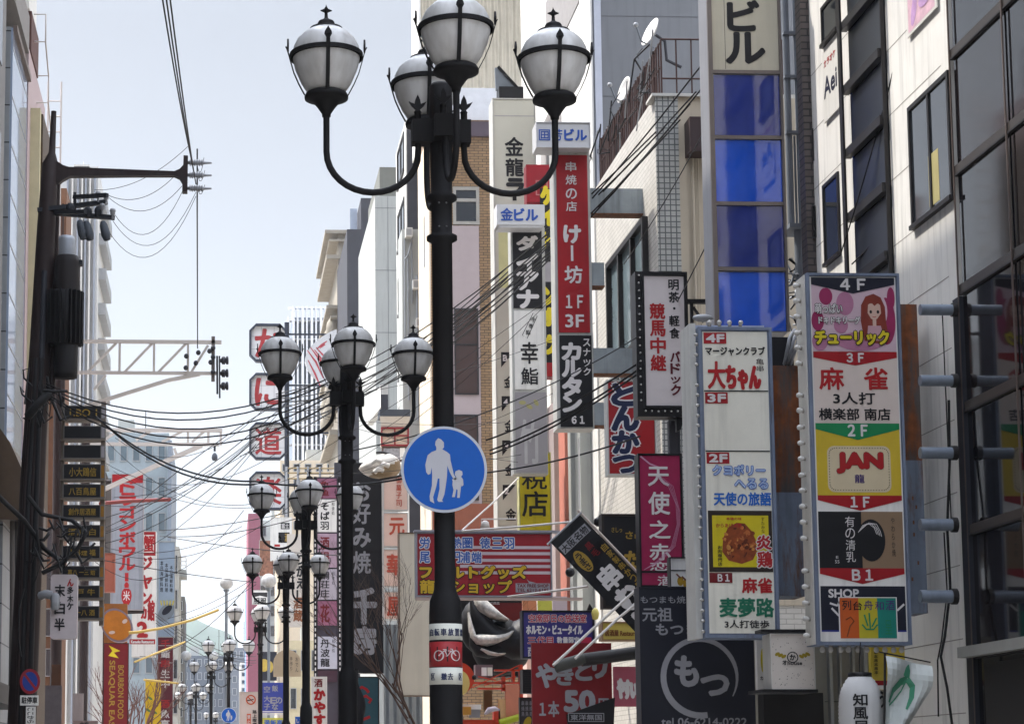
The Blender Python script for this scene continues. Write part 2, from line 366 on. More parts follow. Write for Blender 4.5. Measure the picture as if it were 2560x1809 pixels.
# white building with window strips
yw = PX(2040, 600, FXR).y
t = building('white_building', 'white rendered building with dark window strips, sunlit beside the glass building', FXR, FXR+9, yg+.05, yw, 24, white_wall)
a, c, _, _ = fac(FXR, 2133, 2226, 300, 480)
zt = [PX(2226, y, FXR).z for y in (-400, -226, -52, 122, 296, 470, 645, 820, 995)]
b = MB(); b.plate(FX(FXR, -1), a, zt[0], c, zt[-1], -.0, .012, gl_dark); b.build('window_strip', t)
fx = FX(FXR, -1)
for k in range(len(zt)-1):
    b = MB(); b.plate(fx, a+.02, zt[k]-.08, c-.05, zt[k+1]+.05, .013, .03, glassm('blue_dark_glass', (34, 38, 46), .3, .35)); b.build('window', t)
    b = MB(); b.plate(fx, a, zt[k+1]+.06, c, zt[k+1]-.06, .031, .12, frame_dk); b.build('transom', t)
b = MB(); b.plate(fx, c-.06, zt[0], c+.06, zt[-1], .1205, .15, frame_dk); b.plate(fx, a-.03, zt[0], a, zt[-1], .031, .08, frame_dk); b.build('window_jamb', t)
a, c, z0, z1 = fac(FXR, 2276, 2384, 165, 500)
side_window(t, FXR, -1, a+.05, c, z0, z1, gl_mid, frame_dk, .055, 1, 0, .035)
b = MB(); b.plate(fx, a+.5, z0+.75, a+.85, z0+.12, .0125, .014, M('paper_blind', (170, 160, 110), .7)); b.build('blind', t)
for (xf, xn, yt, yb) in ((2066, 2096, -30, 78), (2072, 2101, 425, 640), (2072, 2101, 690, 840), (2066, 2096, -330, -120)):
    a, c, z0, z1 = fac(FXR, xf, xn, yt, yb); side_window(t, FXR, -1, a, c+.2, z0, z1, gl_mid, frame_dk, .05, 0, 0, .03)
jz = [PX(2300, y, FXR).z for y in (-130, 40, 215, 390, 565, 740, 915, 1090, 1265, 1440, 1615, 1790)]
b = MB()
for z in jz: b.plate(fx, yg+.3, z+.006, yw, z-.006, .001, .002, M('panel_joint', (150, 146, 140), .8))
b.build('joint_lines', t)
# dark brick return and pipes at its far end
yb_ = PX(2012, 600, FXR).y
t = building('brick_building', 'narrow dark brick building squeezed between the pipes and the white building', FXR-.12, FXR+8, yw+.02, yw+.3, 24, brick_dark)
for dz in (3.2, 6.4, 9.6, 12.8):
    front_window(t, 2030, 900-dz*60, 2037, 980-dz*60, yw+.02, gl_dark, frame_dk, 1.5)
# the posters on the white wall
a, c, z0, z1 = fac(FXR, 2062, 2101, 92, 272)
b = MB(); b.plate(fx, a, z1, c, z0, .02, .035, white_panel); fp = FX(FXR, -1)
class FXP:   # lettering on a facade: u pixels grow away from the far end
    def __init__(s, X, side, ya, yb, z0, z1): s.a = (X, side, ya, yb, z0, z1)
    def pt(s, u, v, d=0):
        X, side, ya, yb, z0, z1 = s.a; return Vector((X+side*d, yb+(ya-yb)*u/100, z1+(z0-z1)*v/100))
fq = FXP(FXR, -1, a, c, z0, z1)
b.txt(fq, 'カラオケ', 12, 12, 88, 22, M('red_ink', (168, 30, 34), .5, var=.05), .036, .05)
b.txt(fq, 'Aei', 8, 38, 92, 66, M('blue_black_ink', (40, 42, 62), .5), .036, .05)
tag(b.build('poster', None, (FXR, (a+c)/2, z0)), 'white poster with black script on the sunlit white wall', 'poster')
a, c, z0, z1 = fac(FXR, 2268, 2345, -190, 22)
b = MB(); b.plate(fx, a, z1, c, z0, .02, .035, white_panel); fq = FXP(FXR, -1, a, c, z0, z1)
lil = M('lilac_ink', (190, 150, 196), .5, var=.3, scale=5); pk = M('pale_pink_ink', (214, 176, 190), .5, var=.3, scale=5)
b.rect(fq, 6, 4, 94, 96, .037, pk)
for k in range(7): b.ell(fq, 15+12*k, 30+22*((k*5) % 3), 9, 20, .038+.001*k, lil, 12, .4*k)
tag(b.build('poster', None, (FXR, (a+c)/2, z0)), 'lilac and pink picture poster high on the white wall', 'poster')

# white tiled building with the railed roof
y9, y9b = PX(1650, 600, FXR).y, PX(1484, 600, FXR).y
z9 = PX(1643, 231, FXR).z
t = building('tiled_building', 'white tiled building with grey mosaic corner under the railed roof', FXR, FXR+9, y9, y9b, z9, mesh_tile)
fr = FR(1650, 235, 1708, 1400, y9)
b = MB(); b.plate(fr, 1649, 236, 1706, 1500, .0, .05, mosaic); b.build('mosaic_corner', t)
b = MB(); b.plate(fr, 1706, 236, 2130, 1500, -.3, .02, beige); b.build('front_wall', t)
b = MB(); b.plate(fr, 1722, 305, 1800, 392, .02, .5, M('brown_box_metal', (58, 44, 44), .6)); b.build('shutter_box', t)
b = MB()
for u, w in ((1739, 3.5), (1752, 2)): b.tube([fr.pt(u, 395, .08), fr.pt(u, 1300, .08)], w*.0077, beige)
b.tube([fr.pt(1742, 395, .06), fr.pt(1742, 1300, .06)], .01, frame_dk); b.build('drain_pipe', t)
b = MB(); b.plate(fr, 1640, 229, 1960, 236, -.5, .09, M('pale_coping', (196, 194, 188), .6)); b.build('roof_coping', t)
a, c, z0, z1 = fac(FXR, 1526, 1622, 537, 772)
side_window(t, FXR, -1, a, c, z0-.6, z1, gl_pale, frame_dk, .12, 2, 0, .12)
a, c, z0, z1 = fac(FXR, 1532, 1622, 860, 1030); side_window(t, FXR, -1, a, c, z0, z1, gl_pale, frame_al, .08, 2, 1, .1)
# rusty roof railing
rz = z9+.03; b = MB(); yy = y9+.05; rr = .018
rail_m = M('rusty_railing', (70, 50, 46), .7, .2, var=.3, scale=9)
fx9 = FXR+.12
for h in (.55, 1.05): b.tube([(fx9, y9+.1, rz+h), (fx9, y9b-.1, rz+h)], rr, rail_m, 6)
k = y9+.1
while k < y9b: b.tube([(fx9, k, rz), (fx9, k, rz+1.08)], .02 if int(k*10) % 3 else .035, rail_m, 6); k += .22
for h in (.3, 1.1): b.tube([(fx9, y9+.1, rz+h), (FXR+2.6, y9+.1, rz+h)], rr, rail_m, 6)
for i in range(9): b.tube([(fx9+.3*i, y9+.1, rz), (fx9+.3*i, y9+.1, rz+1.1)], .016, rail_m, 6)
tag(b.build('roof_railing', None, (fx9, y9, rz)), 'rusty brown railing along the roof edge of the white tiled building', 'railing')

# grey building behind
y8, y8b = PX(1490, 600, FXR).y, PX(1306, 100, FXR).y
t = building('grey_building', 'tall grey building with a sunlit white street front above the tiled one', FXR, FXR+14, y8, y8b, 34, grey_wall)
b = MB(); b.plate(FX(FXR, -1), y8-.01, 34, y8b, 0, .0, .04, white_wall); b.build('street_front', t)
fr = FR(1490, 0, 1520, 600, y8); b = MB(); b.plate(fr, 1489, -400, 1506, 700, .0, .05, M('pale_blue_strip', (196, 200, 212), .5)); b.build('corner_strip', t)
b = MB()
for v in (38, 240, 440): b.plate(fr, 1506, v, 1800, v+1.2, 0, .006, M('grey_joint', (104, 106, 110), .8))
b.build('joint_lines', t)
for (xf, xn, yt, yb) in ((1364, 1446, -180, 10), (1352, 1404, 220, 420)):
    a, c, z0, z1 = fac(FXR-.04, xf, xn, yt, yb); b = MB(); b.plate(FX(FXR-.04, -1), a, z1, c, z0, .0, .02, M('grey_beige_recess', (150, 146, 144), .7)); b.build('recess_panel', t)
b = MB(); b.box(FXR-.3, FXR, y8b-1.2, y8b-.1, 2, PX(1340, 420, FXR).z, M('pinkish_wall', (204, 170, 160), .7)); b.build('stair_tower', t)
# pink pilaster strips low on that front
b = MB()
for xf, xn, mm in ((1395, 1412, pink_panel), (1424, 1440, M('salmon_pilaster', (184, 116, 100), .7)), (1448, 1456, pale_grey), (1466, 1480, pale_grey)):
    a, c, z0, z1 = fac(FXR-.05, xf, xn, 1000, 1500); b.plate(FX(FXR-.05, -1), a, z1, c, 0, .0, .25, mm)
b.build('pilaster', t)

# brown tiled building with its corrugated roof house
y6 = PX(1077, 700, FXR).y; y6b = PX(1050, 700, FXR).y
z6 = P(1150, 300, y6).z
t = building('brown_tiled_building', 'brown tiled building with pink panels behind the nearest lamp', FXR, FXR+8, y6, y6b, z6, brown_tile)
fr = FR(1077, 300, 1240, 1400, y6)
b = MB(); b.plate(fr, 1076, 299, 1500, 336, 0, .12, mauve); b.build('parapet_band', t)
b = MB(); b.plate(FX(FXR, -1), y6, z6-.6, y6b, 0, .0, .06, cream); b.build('street_front', t)
b = MB(); b.plate(FX(FXR-.06, -1), y6+1.7, P(1060, 512, y6).z, y6+2.1, P(1060, 640, y6).z, .0, .01, gl_dark); b.build('slit_window', t)
b = MB(); b.plate(fr, 1131, 563, 1200, 1400, 0, .05, pink_panel); b.build('pink_panel', t)
front_window(t, 1132, 468, 1198, 562, y6, gl_mid, M('grey_beige_frame', (150, 146, 138), .5), 8, 0, 0, .35)
front_window(t, 1136, 771, 1196, 986, y6-.05, glassm('brown_pane', (58, 38, 32), .1), frame_dk, 3, 0, 0, .42)
front_window(t, 1136, 1036, 1196, 1250, y6-.05, glassm('brown_pane', (58, 38, 32), .1), frame_dk, 3, 0, 0, .5)
b = MB(); b.plate(fr, 1077, 1255, 1240, 1330, .06, .1, M('rust_brown_panel', (128, 72, 50), .7)); b.build('fascia_panel', t)
x0_, x1_ = P(1052, 100, y6+6).x, P(1420, 100, y6+6).x
t = building('roof_house', 'beige corrugated roof house on top of the brown tiled building', x0_, x1_, y6+6, y6+9.5, 40, corrug, z6+1.0)
b = MB(); b.plate(FX(x0_, -1), y6+6, 40, y6+9.5, z6+1, .0, .08, white_panel); b.build('street_front', t)
b = MB(); b.box(x0_+.6, x1_, y6+.4, y6+6, z6+.01, z6+1.5, M('white_roof_sheet', (214, 216, 220), .5)); b.build('roof_ledge', t)

# dark front with windowed street side, and the clutter beside it
y5 = PX(1018, 500, FXR).y; y5b = PX(993, 500, FXR).y
z5 = P(1034, 300, y5).z
t = building('dark_fronted_building', 'dark grey building with white windowed side, left of the brown tiled one', FXR, FXR+5, y5, y5b, z5, dark_grey)
b = MB(); b.plate(FX(FXR, -1), y5, z5, y5b, 0, .0, .05, white_panel); b.build('street_front', t)
for k in range(9):
    z = z5-2.2-k*3.1
    if z > 3: side_window(t, FXR-.05, -1, y5+.8, y5b-1, z, z+1.9, gl_dark, frame_dk, .15, 1)
fr = FR(1000, 570, 1052, 950, y5-3)
b = MB(); b.plate(fr, 1006, 572, 1054, 1100, -2, .0, pale_grey); b.build('annex', t)
b = MB()
for u, v0, v1, q in ((1012, 600, 900, 1.8), (1020, 640, 1000, 2.4), (1030, 590, 760, 1.5), (1042, 690, 1050, 3)):
    b.tube([fr.pt(u, v0, .15), fr.pt(u, v1, .15)], q*.018, M('zinc_pipe', (150, 154, 158), .45, .4), 6)
b.tube([fr.pt(1012, 650, .2), fr.pt(1020, 640, .2), fr.pt(1030, 600, .2)], .03, M('zinc_pipe', (0, 0, 0))); b.build('pipe_run', t)
for k, (u, v) in enumerate(((1030, 705), (1013, 575), (1038, 800), (1025, 870))):
    b = MB(); b.plate(fr, u, v, u+17, v+22, .0, .5, white_panel); b.rect(fr, u+2, v+3, u+15, v+19, .502, frame_al); b.build('air_conditioner', t)

# pale grey building, dark slab, ornate building
y4 = PX(938, 600, FXR).y; z4 = P(960, 490, y4).z
t = building('pale_grey_building', 'plain pale grey building with an olive roof box', FXR, FXR+7, y4, y4+14, z4, pale_grey)
b = MB(); b.box(P(949, 450, y4+1).x, FXR+7, y4+1, y4+10, z4, P(960, 405, y4).z, olive_grey); b.build('roof_box', t)
fr = FR(938, 490, 1000, 900, y4); b = MB()
for v in (519, 675, 830): b.plate(fr, 938, v, 1010, v+1, 0, .01, M('grey_joint', (104, 106, 110), .8))
for u in (970,): b.plate(fr, u, 490, u+.8, 1100, 0, .012, M('grey_joint', (104, 106, 110), .8))
b.build('joint_lines', t)
y3 = PX(868, 700, FXR).y; z3 = P(870, 573, y3).z
t = building('dark_slab_building', 'windowless dark slab of a building rising behind the second lamp', FXR, FXR+8, y3, y3+12, z3, dark_grey)
b = MB(); b.box(P(901, 500, y3+1).x, FXR+8, y3+.5, y3+12, z3, P(901, 490, y3).z, dark_grey); b.build('roof_tower', t)
b = MB(); b.box(P(882, 500, y3).x, P(900, 500, y3).x, y3+3, y3+3.1, z3, P(885, 492, y3).z, glassm('pale_screen', (170, 180, 196), .2)); b.build('glass_screen', t)
y2 = y3+12.1; x2 = P(846, 700, y2).x
orn = M('sandy_stone', (158, 150, 136), .75, var=.2, scale=1.5)
z2 = P(850, 578, y2).z
t = building('ornate_building', 'sandy stone building with carved cornices behind the dark slab', x2, x2+9, y2, y2+14, z2, orn)
for v, w, dd in ((578, 8, 1.0), (600, 5, .7), (640, 9, .9), (765, 8, .9), (790, 6, .6), (900, 10, .8), (1075, 12, .7)):
    b = MB(); za, zb = P(850, v, y2).z, P(850, v+w, y2).z; b.box(x2-dd, x2+2, y2-dd*.4, y2+14, zb, za, orn); b.build('cornice', t)
for v in (815, 850, 960, 1000):
    for j in range(4): b = MB(); b.ball((x2-.35, y2+1+3.2*j, P(850, v, y2).z), .75, orn, 12, (.7, .9, 1.2)); b.build('carved_figure', t)
# white louvred tower
yL = 230; xa, xb = P(718, 900, yL).x, P(868, 900, yL).x; zL = P(760, 767, yL).z
t = building('louvred_tower', 'far white tower behind tall vertical louvres', xa+.6, xb, yL+1, yL+20, zL-1, M('blue_grey_glazing', (120, 134, 152), .3))
fin = M('white_fin', (226, 228, 232), .5, var=.05)
for i in range(13):
    u = 719+i*11.5; p = P(u, 900, yL); q = P(u+(6 if i % 2 else 4), 900, yL); b = MB(); b.box(p.x, q.x, yL-.5, yL+.9, 4, zL+(.0 if i else -1.2), fin); b.build('louvre', t)
for v in (768, 800, 846, 905, 960, 1010, 1060, 1110, 1160, 1210):
    b = MB(); b.box(xa+.1, xb, yL-.1, yL+.85, P(760, v+2.2, yL).z, P(760, v, yL).z, fin); b.build('floor_band', t)
# further buildings on the right, towards the vanishing point
def far_front(name, label, x0, y0, x1, Y, mat, deep=18, wins=None, wm=gl_mid):
    a, c = P(x0, (y0+1800)/2, Y).x, P(x1, (y0+1800)/2, Y).x; z = P((x0+x1)/2, y0, Y).z
    t = building(name, label, a, c, Y, Y+deep, z, mat)
    rq = random.Random(int(x0*7+Y)); w_ = c-a
    if w_ > 2.5:
        b = MB(); e = a+w_*rq.uniform(.15, .5); b.box(e, e+w_*rq.uniform(.2, .35), Y+1.5, Y+4, z, z+rq.uniform(.8, 2.2)*Y/250, pale_grey); b.build('roof_unit', t)
        b = MB(); e = a+w_*rq.uniform(.6, .9); b.tube([(e, Y+2, z), (e, Y+2, z+3.2*Y/250)], .012*Y/100+.02, frame_dk, 5); b.tube([(e-.5, Y+2, z+2.4*Y/250), (e+.5, Y+2, z+2.4*Y/250)], .02, frame_dk, 4); b.build('aerial', t)
    if wins:
        nx, ny, y1 = wins; w = (x1-x0)/nx; h = (y1-y0)/ny
        for i in range(nx):
            for j in range(ny):
                front_window(t, x0+w*(i+.2), y0+h*(j+.25), x0+w*(i+.8), y0+h*(j+.8), Y, wm, frame_al, max(.8, w*.06), 0, 0, 0, .1)
    return t
far_front('sandy_building', 'sandy building with balconies below the white louvred tower', 700, 1150, 840, 205, cream, 20, (5, 5, 1330))
far_front('pink_building', 'thin pink end wall rising beside the third lamp', 620, 1283, 650, 262, M('pink_wall', (150, 82, 98), .7))
far_front('pale_green_building', 'pale green building with grey windows behind the pink end wall', 646, 1300, 720, 268, M('pale_green_wall', (200, 208, 200), .7), 20, (3, 6, 1600))
far_front('blue_framed_building', 'white building in a broad blue frame at the end of the lamps', 616, 1462, 690, 300, M('blue_frame_wall', (112, 150, 196), .6), 20, (2, 5, 1640), glassm('dusk_glass', (60, 70, 80), .1))
far_front('cream_end_building', 'cream building with narrow front behind the fourth lamp', 684, 1440, 732, 290, M('cream_pink_wall', (222, 206, 196), .7), 18, (2, 6, 1780))
far_front('yellow_sand_building', 'sand coloured building low behind the third lamp pole', 720, 1600, 800, 190, M('sand_wall', (190, 178, 146), .7), 12, (3, 2, 1790))
far_front('navy_building', 'navy fronted building at street end carrying round yellow emblems', 640, 1612, 725, 280, M('navy_wall', (44, 50, 74), .6))
# far end of the street
far_front('far_glass_office', 'blue grey office block closing the far end of street', 455, 1638, 560, 520, M('far_blue_wall', (74, 84, 98), .5), 30, (6, 5, 1805), glassm('office_glass', (66, 76, 90), .1))
far_front('far_grey_office', 'grey office block with ribbed front right of the far blue one', 560, 1618, 630, 500, M('far_grey_wall', (96, 102, 112), .5), 30, (4, 6, 1805), glassm('office_glass', (66, 76, 90), .1))
far_front('far_white_house', 'white stepped house front low at the end of the street', 600, 1655, 640, 420, white_panel, 20, (2, 7, 1790))

# ================================================================== left side
# near blocks on the left: they shade the street and stand in the right-hand glass
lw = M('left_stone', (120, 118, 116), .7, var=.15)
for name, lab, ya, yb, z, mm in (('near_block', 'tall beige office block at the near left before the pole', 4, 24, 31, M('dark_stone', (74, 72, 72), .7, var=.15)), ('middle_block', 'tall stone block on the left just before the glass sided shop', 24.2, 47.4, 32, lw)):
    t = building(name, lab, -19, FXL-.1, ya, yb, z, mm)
    z_ = 4.5; k = 0
    while z_ < z-2.5:
        b = MB(); b.plate(FX(FXL-.1, 1), ya+1, z_+1.7, yb-1, z_, .002, .03, gl_mid); b.build('window_band', t); z_ += 3.3
    b = MB(); b.plate(FX(FXL-.1, 1), ya+.3, 3.4, yb-.3, 3.0, .03, .7, frame_dk); b.build('awning', t)
yl, ylb = PX(28, 500, FXL).y, PX(66, 500, FXL).y
zl = P(28, 67, yl).z
t = building('stone_clad_shop', 'grey stone clad shop with a tall glass side at the left edge', -16, FXL-.07, yl, ylb, zl, stone)
b = MB(); b.plate(FX(FXL-.07, 1), yl+.02, zl-.02, ylb, 8.8, .0, .05, glassm('bright_glass', (150, 164, 186), .06, .9)); b.build('glass_side', t)
b = MB()
for k in range(9): b.plate(FX(FXL-.02, 1), yl+.02, zl-.5-k*1.2, ylb, zl-.53-k*1.2, .0, .01, frame_al)
b.plate(FX(FXL-.02, 1), yl+.02, zl+.05, ylb, zl-.1, .0, .1, M('brown_coping', (110, 96, 88), .5)); b.build('glass_joint', t)
b = MB(); b.box(-12, FXL+.02, yl-.6, ylb-.1, zl+.62, zl+1.6, M('grey_eaves', (128, 124, 120), .7)); b.build('eaves', t)
b = MB(); p = [P(-60, 985, yl-.4), P(25, 1105, yl-.4), P(78, 1225, yl-.4), P(78, 1300, yl-.4), P(-60, 1295, yl-.4)]
b.add([q+Vector((0, dy, 0)) for dy in (0, 4) for q in p], [(4, 3, 2, 1, 0), (5, 6, 7, 8, 9)]+[(i, (i+1) % 5, 5+(i+1) % 5, 5+i) for i in range(5)], M('bronze_canopy', (96, 80, 66), .35, .6, var=.3, scale=1.5)); b.build('canopy', t)
b = MB()
for u in (32, 46): b.tube([P(u, 1300, yl-.05), P(u, 1809, yl-.05)], .07, M('dull_column', (110, 104, 98), .5)); 
b.plate(FR(20, 1300, 30, 1800, yl-.05), 24, 1290, 60, 1830, 0, .04, M('shop_glass', (72, 72, 74), .15)); b.build('shop_window', t)
# pinkish building with fire escape
yp, ypb = ylb+.05, PX(112, 300, FXL).y
zp = PX(66, 96, FXL).z
t = building('pinkish_building', 'pinkish plain side of the building behind the stone clad shop', -15, FXL, yp, ypb, zp, M('mauve_pink_wall', (176, 158, 158), .7, var=.08))
b = MB(); b.box(-12, FXL+.03, yp+.3, yp+2.4, zp+.01, zp+1.1, M('rusty_roof_unit', (92, 62, 54), .7, var=.4, scale=4)); b.build('roof_unit', t)
b = MB(); b.box(-12, FXL-.02, yp+.1, yp+2.2, zp+1.1, zp+3.6, white_panel); b.build('roof_tank', t)
yb0 = yp+.7; fr = FR(62, 270, 98, 800, yb0)
t = building('beige_annex', 'narrow beige annex with brown corrugated side left of the utility pole', P(50, 600, yb0).x, P(96, 600, yb0).x, yb0, yb0+3.4, P(80, 270, yb0).z, M('beige_yellow_wall', (190, 182, 148), .7))
xq = P(96, 600, yb0).x; b = MB(); b.plate(FX(xq, 1), yb0+.3, P(80, 276, yb0).z, yb0+3.4, 0, .0, .05, corr('brown_corrugated', (96, 82, 68), .25)); b.build('corrugated_side', t)
b = MB(); yq = ypb+.4; em = M('white_escape', (196, 190, 186), .6, .2)
for x in (FXL+.05, FXL+.42): b.tube([(x, yq, 14), (x, yq, P(130, 205, yq).z)], .03, em, 6)
z = 14.2
while z < P(130, 215, yq).z: b.tube([(FXL+.05, yq, z), (FXL+.42, yq, z)], .02, em, 6); z += .45
for k in range(5):
    z = zp+.6-k*1.3; y = yp+1.2+k*1.1; b.tube([(FXL, y, z), (FXL+.32, y, z), (FXL+.32, y, z+.75), (FXL, y, z+.75)], .022, em, 6); b.tube([(FXL+.32, y, z), (FXL+.32, y+1.1, z-.6)], .02, em, 6)
tag(b.build('fire_escape', None, (FXL, yq, 0)), 'white steel ladder and landings on the side of the pinkish building', 'fire escape')
# brown shop house behind the pole, lower shops
yc = 67
def lfront(name, label, x0, y0, x1, Y, mat, deep, **k): return far_front(name, label, x0, y0, x1, Y, mat, deep, **k)
t = lfront('orange_brown_house', 'orange brown narrow house right behind the utility pole', 60, 470, 158, yc, M('orange_brown_wall', (120, 86, 64), .7, var=.2), 2.2)
for (u0, u1, mm) in ((104, 116, M('dark_timber', (66, 48, 40), .7)), (133, 139, M('pale_pipe', (150, 134, 118), .5)), (146, 152, M('dark_timber', (66, 48, 40), .7))):
    b = MB(); b.plate(FR(u0, 600, u1, 1800, yc), u0, 500, u1, 1850, 0, .12, mm); b.build('wall_strip', t)
for j in range(5): front_window(t, 113, 1320+j*100, 132, 1390+j*100, yc, gl_mid, frame_al, 2)
# tall pale building
t = lfront('tall_pale_building', 'tall pale building with ribbed front and a spire on its roof', 140, 416, 238, 84, M('pale_white_wall', (206, 206, 204), .6), 7)
fr = FR(140, 416, 238, 1800, 84)
for k, u in enumerate((160, 172, 186, 197, 206, 217, 229)):
    b = MB(); b.plate(fr, u, 420, u+4, 1800, 0, .25, white_panel if k % 2 else M('blue_grey_rib', (150, 156, 166), .5)); b.build('rib', t)
for j in range(9):
    front_window(t, 199, 640+j*62, 205, 668+j*62, 84, gl_mid, frame_al, 1)
b = MB(); b.plate(fr, 176, 400, 216, 416, -4, 0, white_panel); b.add([fr.pt(u, v, d) for u, v, d in ((194, 400, -1), (205, 400, -1), (195, 372, -1), (194, 400, -2), (205, 400, -2), (195, 372, -2))], [(0, 1, 2), (5, 4, 3), (0, 3, 4, 1), (1, 4, 5, 2), (2, 5, 3, 0)], white_panel); b.build('spire', t)
for k in range(8):
    b = MB(); b.plate(FX(fr.pt(238, 500).x, 1), 85, fr.pt(0, 470+k*90).z, 89.5, fr.pt(0, 500+k*90).z, .0, .3, frame_al); b.build('balcony', t)
# low shops between, teal glass building, beige buildings beyond
lfront('dark_shop_house', 'dim shop house with brown timber behind the column of gold lettered boards', 150, 1180, 262, 92, M('dim_brown_wall', (62, 50, 44), .8, var=.3, scale=1), 20, wins=(4, 6, 1809))
lfront('teal_glass_building', 'teal glass building with pale vertical bars beyond the trusses', 262, 1082, 420, 200, M('teal_wall', (146, 158, 164), .5), 22, wins=(5, 7, 1700), wm=glassm('teal_glass', (84, 102, 112), .08))
lfront('pale_side_building', 'blue grey windowless side next to the teal glass building', 418, 1100, 427, 196, M('blue_grey_side', (120, 130, 142), .6), 22)
t = lfront('grey_balcony_building', 'grey building with a round railed balcony far down on the left', 395, 1365, 447, 150, M('grey_beige_wall', (170, 168, 160), .7), 8, wins=(3, 5, 1800))
b = MB(); p = P(447, 1440, 151); b.box(p.x-.1, p.x+.55, 151, 154, p.z, p.z+.5, pale_grey)
for k in range(3): b.tube([(p.x, 151, p.z+.5+.3*(k+1)), (p.x+.5, 151, p.z+.5+.3*(k+1)), (p.x+.5, 154, p.z+.5+.3*(k+1))], .03, em, 5)
b.build('balcony', t)
lfront('dark_narrow_house', 'dark narrow house with small windows beyond the balcony', 440, 1490, 461, 235, M('dark_olive_wall', (92, 90, 84), .7), 12, wins=(1, 7, 1800))
# ================================================================== street lamps
iron = rusty('black_iron', (19, 18, 20), (52, 38, 32), .6, .72)
opal = bpy.data.materials.new('opal_globe'); opal.use_nodes = True
_n = opal.node_tree.nodes; _l = opal.node_tree.links; _b = _n['Principled BSDF']
_b.inputs['Base Color'].default_value = (.8, .8, .8, 1); _b.inputs['Roughness'].default_value = .28
_tr = _n.new('ShaderNodeBsdfTranslucent'); _tr.inputs[0].default_value = (.6, .59, .58, 1)
_no = _n.new('ShaderNodeTexNoise'); _no.inputs['Scale'].default_value = 5; _no.inputs['Detail'].default_value = 6
_mr = _n.new('ShaderNodeMapRange'); _mr.inputs[1].default_value = .3; _mr.inputs[2].default_value = .7; _mr.inputs[3].default_value = .26; _mr.inputs[4].default_value = .36
_ms = _n.new('ShaderNodeMixShader'); _l.new(_no.outputs[0], _mr.inputs[0]); _l.new(_mr.outputs[0], _ms.inputs[0])
_g = _n.new('ShaderNodeNewGeometry'); _mp = _n.new('ShaderNodeMapping'); _mp.inputs['Scale'].default_value = (9, 9, 2); _l.new(_g.outputs['Position'], _mp.inputs[0])
_n2 = _n.new('ShaderNodeTexNoise'); _n2.inputs['Scale'].default_value = 1.6; _n2.inputs['Detail'].default_value = 7; _l.new(_mp.outputs[0], _n2.inputs['Vector'])
_m2 = _n.new('ShaderNodeMapRange'); _m2.inputs[1].default_value = .35; _m2.inputs[2].default_value = .72; _l.new(_n2.outputs[0], _m2.inputs[0])
_mx = _n.new('ShaderNodeMix'); _mx.data_type = 'RGBA'; _mx.inputs[6].default_value = (.78, .78, .78, 1); _mx.inputs[7].default_value = (.52, .51, .49, 1); _l.new(_m2.outputs[0], _mx.inputs[0]); _l.new(_mx.outputs[2], _b.inputs['Base Color'])
_l.new(_b.outputs[0], _ms.inputs[1]); _l.new(_tr.outputs[0], _ms.inputs[2]); _l.new(_ms.outputs[0], _n['Material Output'].inputs['Surface'])
U = .001
Y1 = 13.2; L0 = P(1108, 950, Y1); LX = L0.x
def zl(y): return P(1108, y, Y1).z
lamp = thing('street_lamp', 'nearest black street lamp with four opal globes, carrying the blue walkers sign', 'street lamp', (LX, Y1, 0), 'four globe street lamps along the street')
def lp(x, y, z): return Vector((LX+x, Y1+y, z))
b = MB()
zt, zr1, zr2, zs = zl(262), zl(496), zl(596), zl(1490)
b.lathe([(.16, 0), (.16, .25), (.125, .35), (.108, .6), (.104, zs-.12), (.1, zs-.03), (.078, zs+.02), (.067, zs+.06), (.067, zr2-.03), (.1, zr2-.012), (.1, zr2+.012), (.068, zr2+.03), (.068, zr1-.03), (.1, zr1-.012), (.1, zr1+.012), (.07, zr1+.03), (.074, zl(400)), (.078, zt-.05), (.074, zt+.12), (.06, zt+.14), (.0, zt+.14)], (LX, Y1, 0), iron, 24)
for v in (513, 572):
    for a in (-.35, .35): b.ball(lp(.068*math.sin(a), -.068*math.cos(a), zl(v)), .007, M('bolt_steel', (110, 110, 112), .4, .7), 8)
b.build('pole', lamp)
b = MB(); zb0, zb1 = zl(361), zl(305)
b.box(LX-.192, LX+.192, Y1-.06, Y1+.06, zb0, zb1, iron); b.box(LX-.06, LX+.06, Y1-.19, Y1-.0602, zb0+.002, zb1-.002, iron); b.box(LX-.06, LX+.06, Y1+.0602, Y1+.19, zb0+.002, zb1-.002, iron)
b.build('bracket', lamp)
def fleur(o, s=1.0):
    b = MB(); o = Vector(o); z1 = .075*s
    b.lathe([(.022, 0), (.022, .06*s), (.026, .062*s), (.018, z1)], o, iron, 10)
    class Q:
        def pt(q, u, v, d=0): return o+Vector((u*s, d, z1+v*s))
    q = Q()
    b.prism(q, [(-.012, 0), (-.022, .035), (-.016, .07), (0, .105), (.016, .07), (.022, .035), (.012, 0)], -.012, .012, iron)
    for sg in (-1, 1):
        pts = [(sg*.008, .0), (sg*.04, .03), (sg*.058, .06), (sg*.045, .052), (sg*.025, .045), (sg*.01, .03)]
        b.prism(q, pts if sg > 0 else pts[::-1], -.0095, .0095, iron)
    return b
for sx, sy in ((-.152, 0), (.152, 0), (0, -.152), (0, .152)): fleur(lp(sx, sy, zb1)).build('finial', lamp)
zc = zl(293)       # foot of the cups
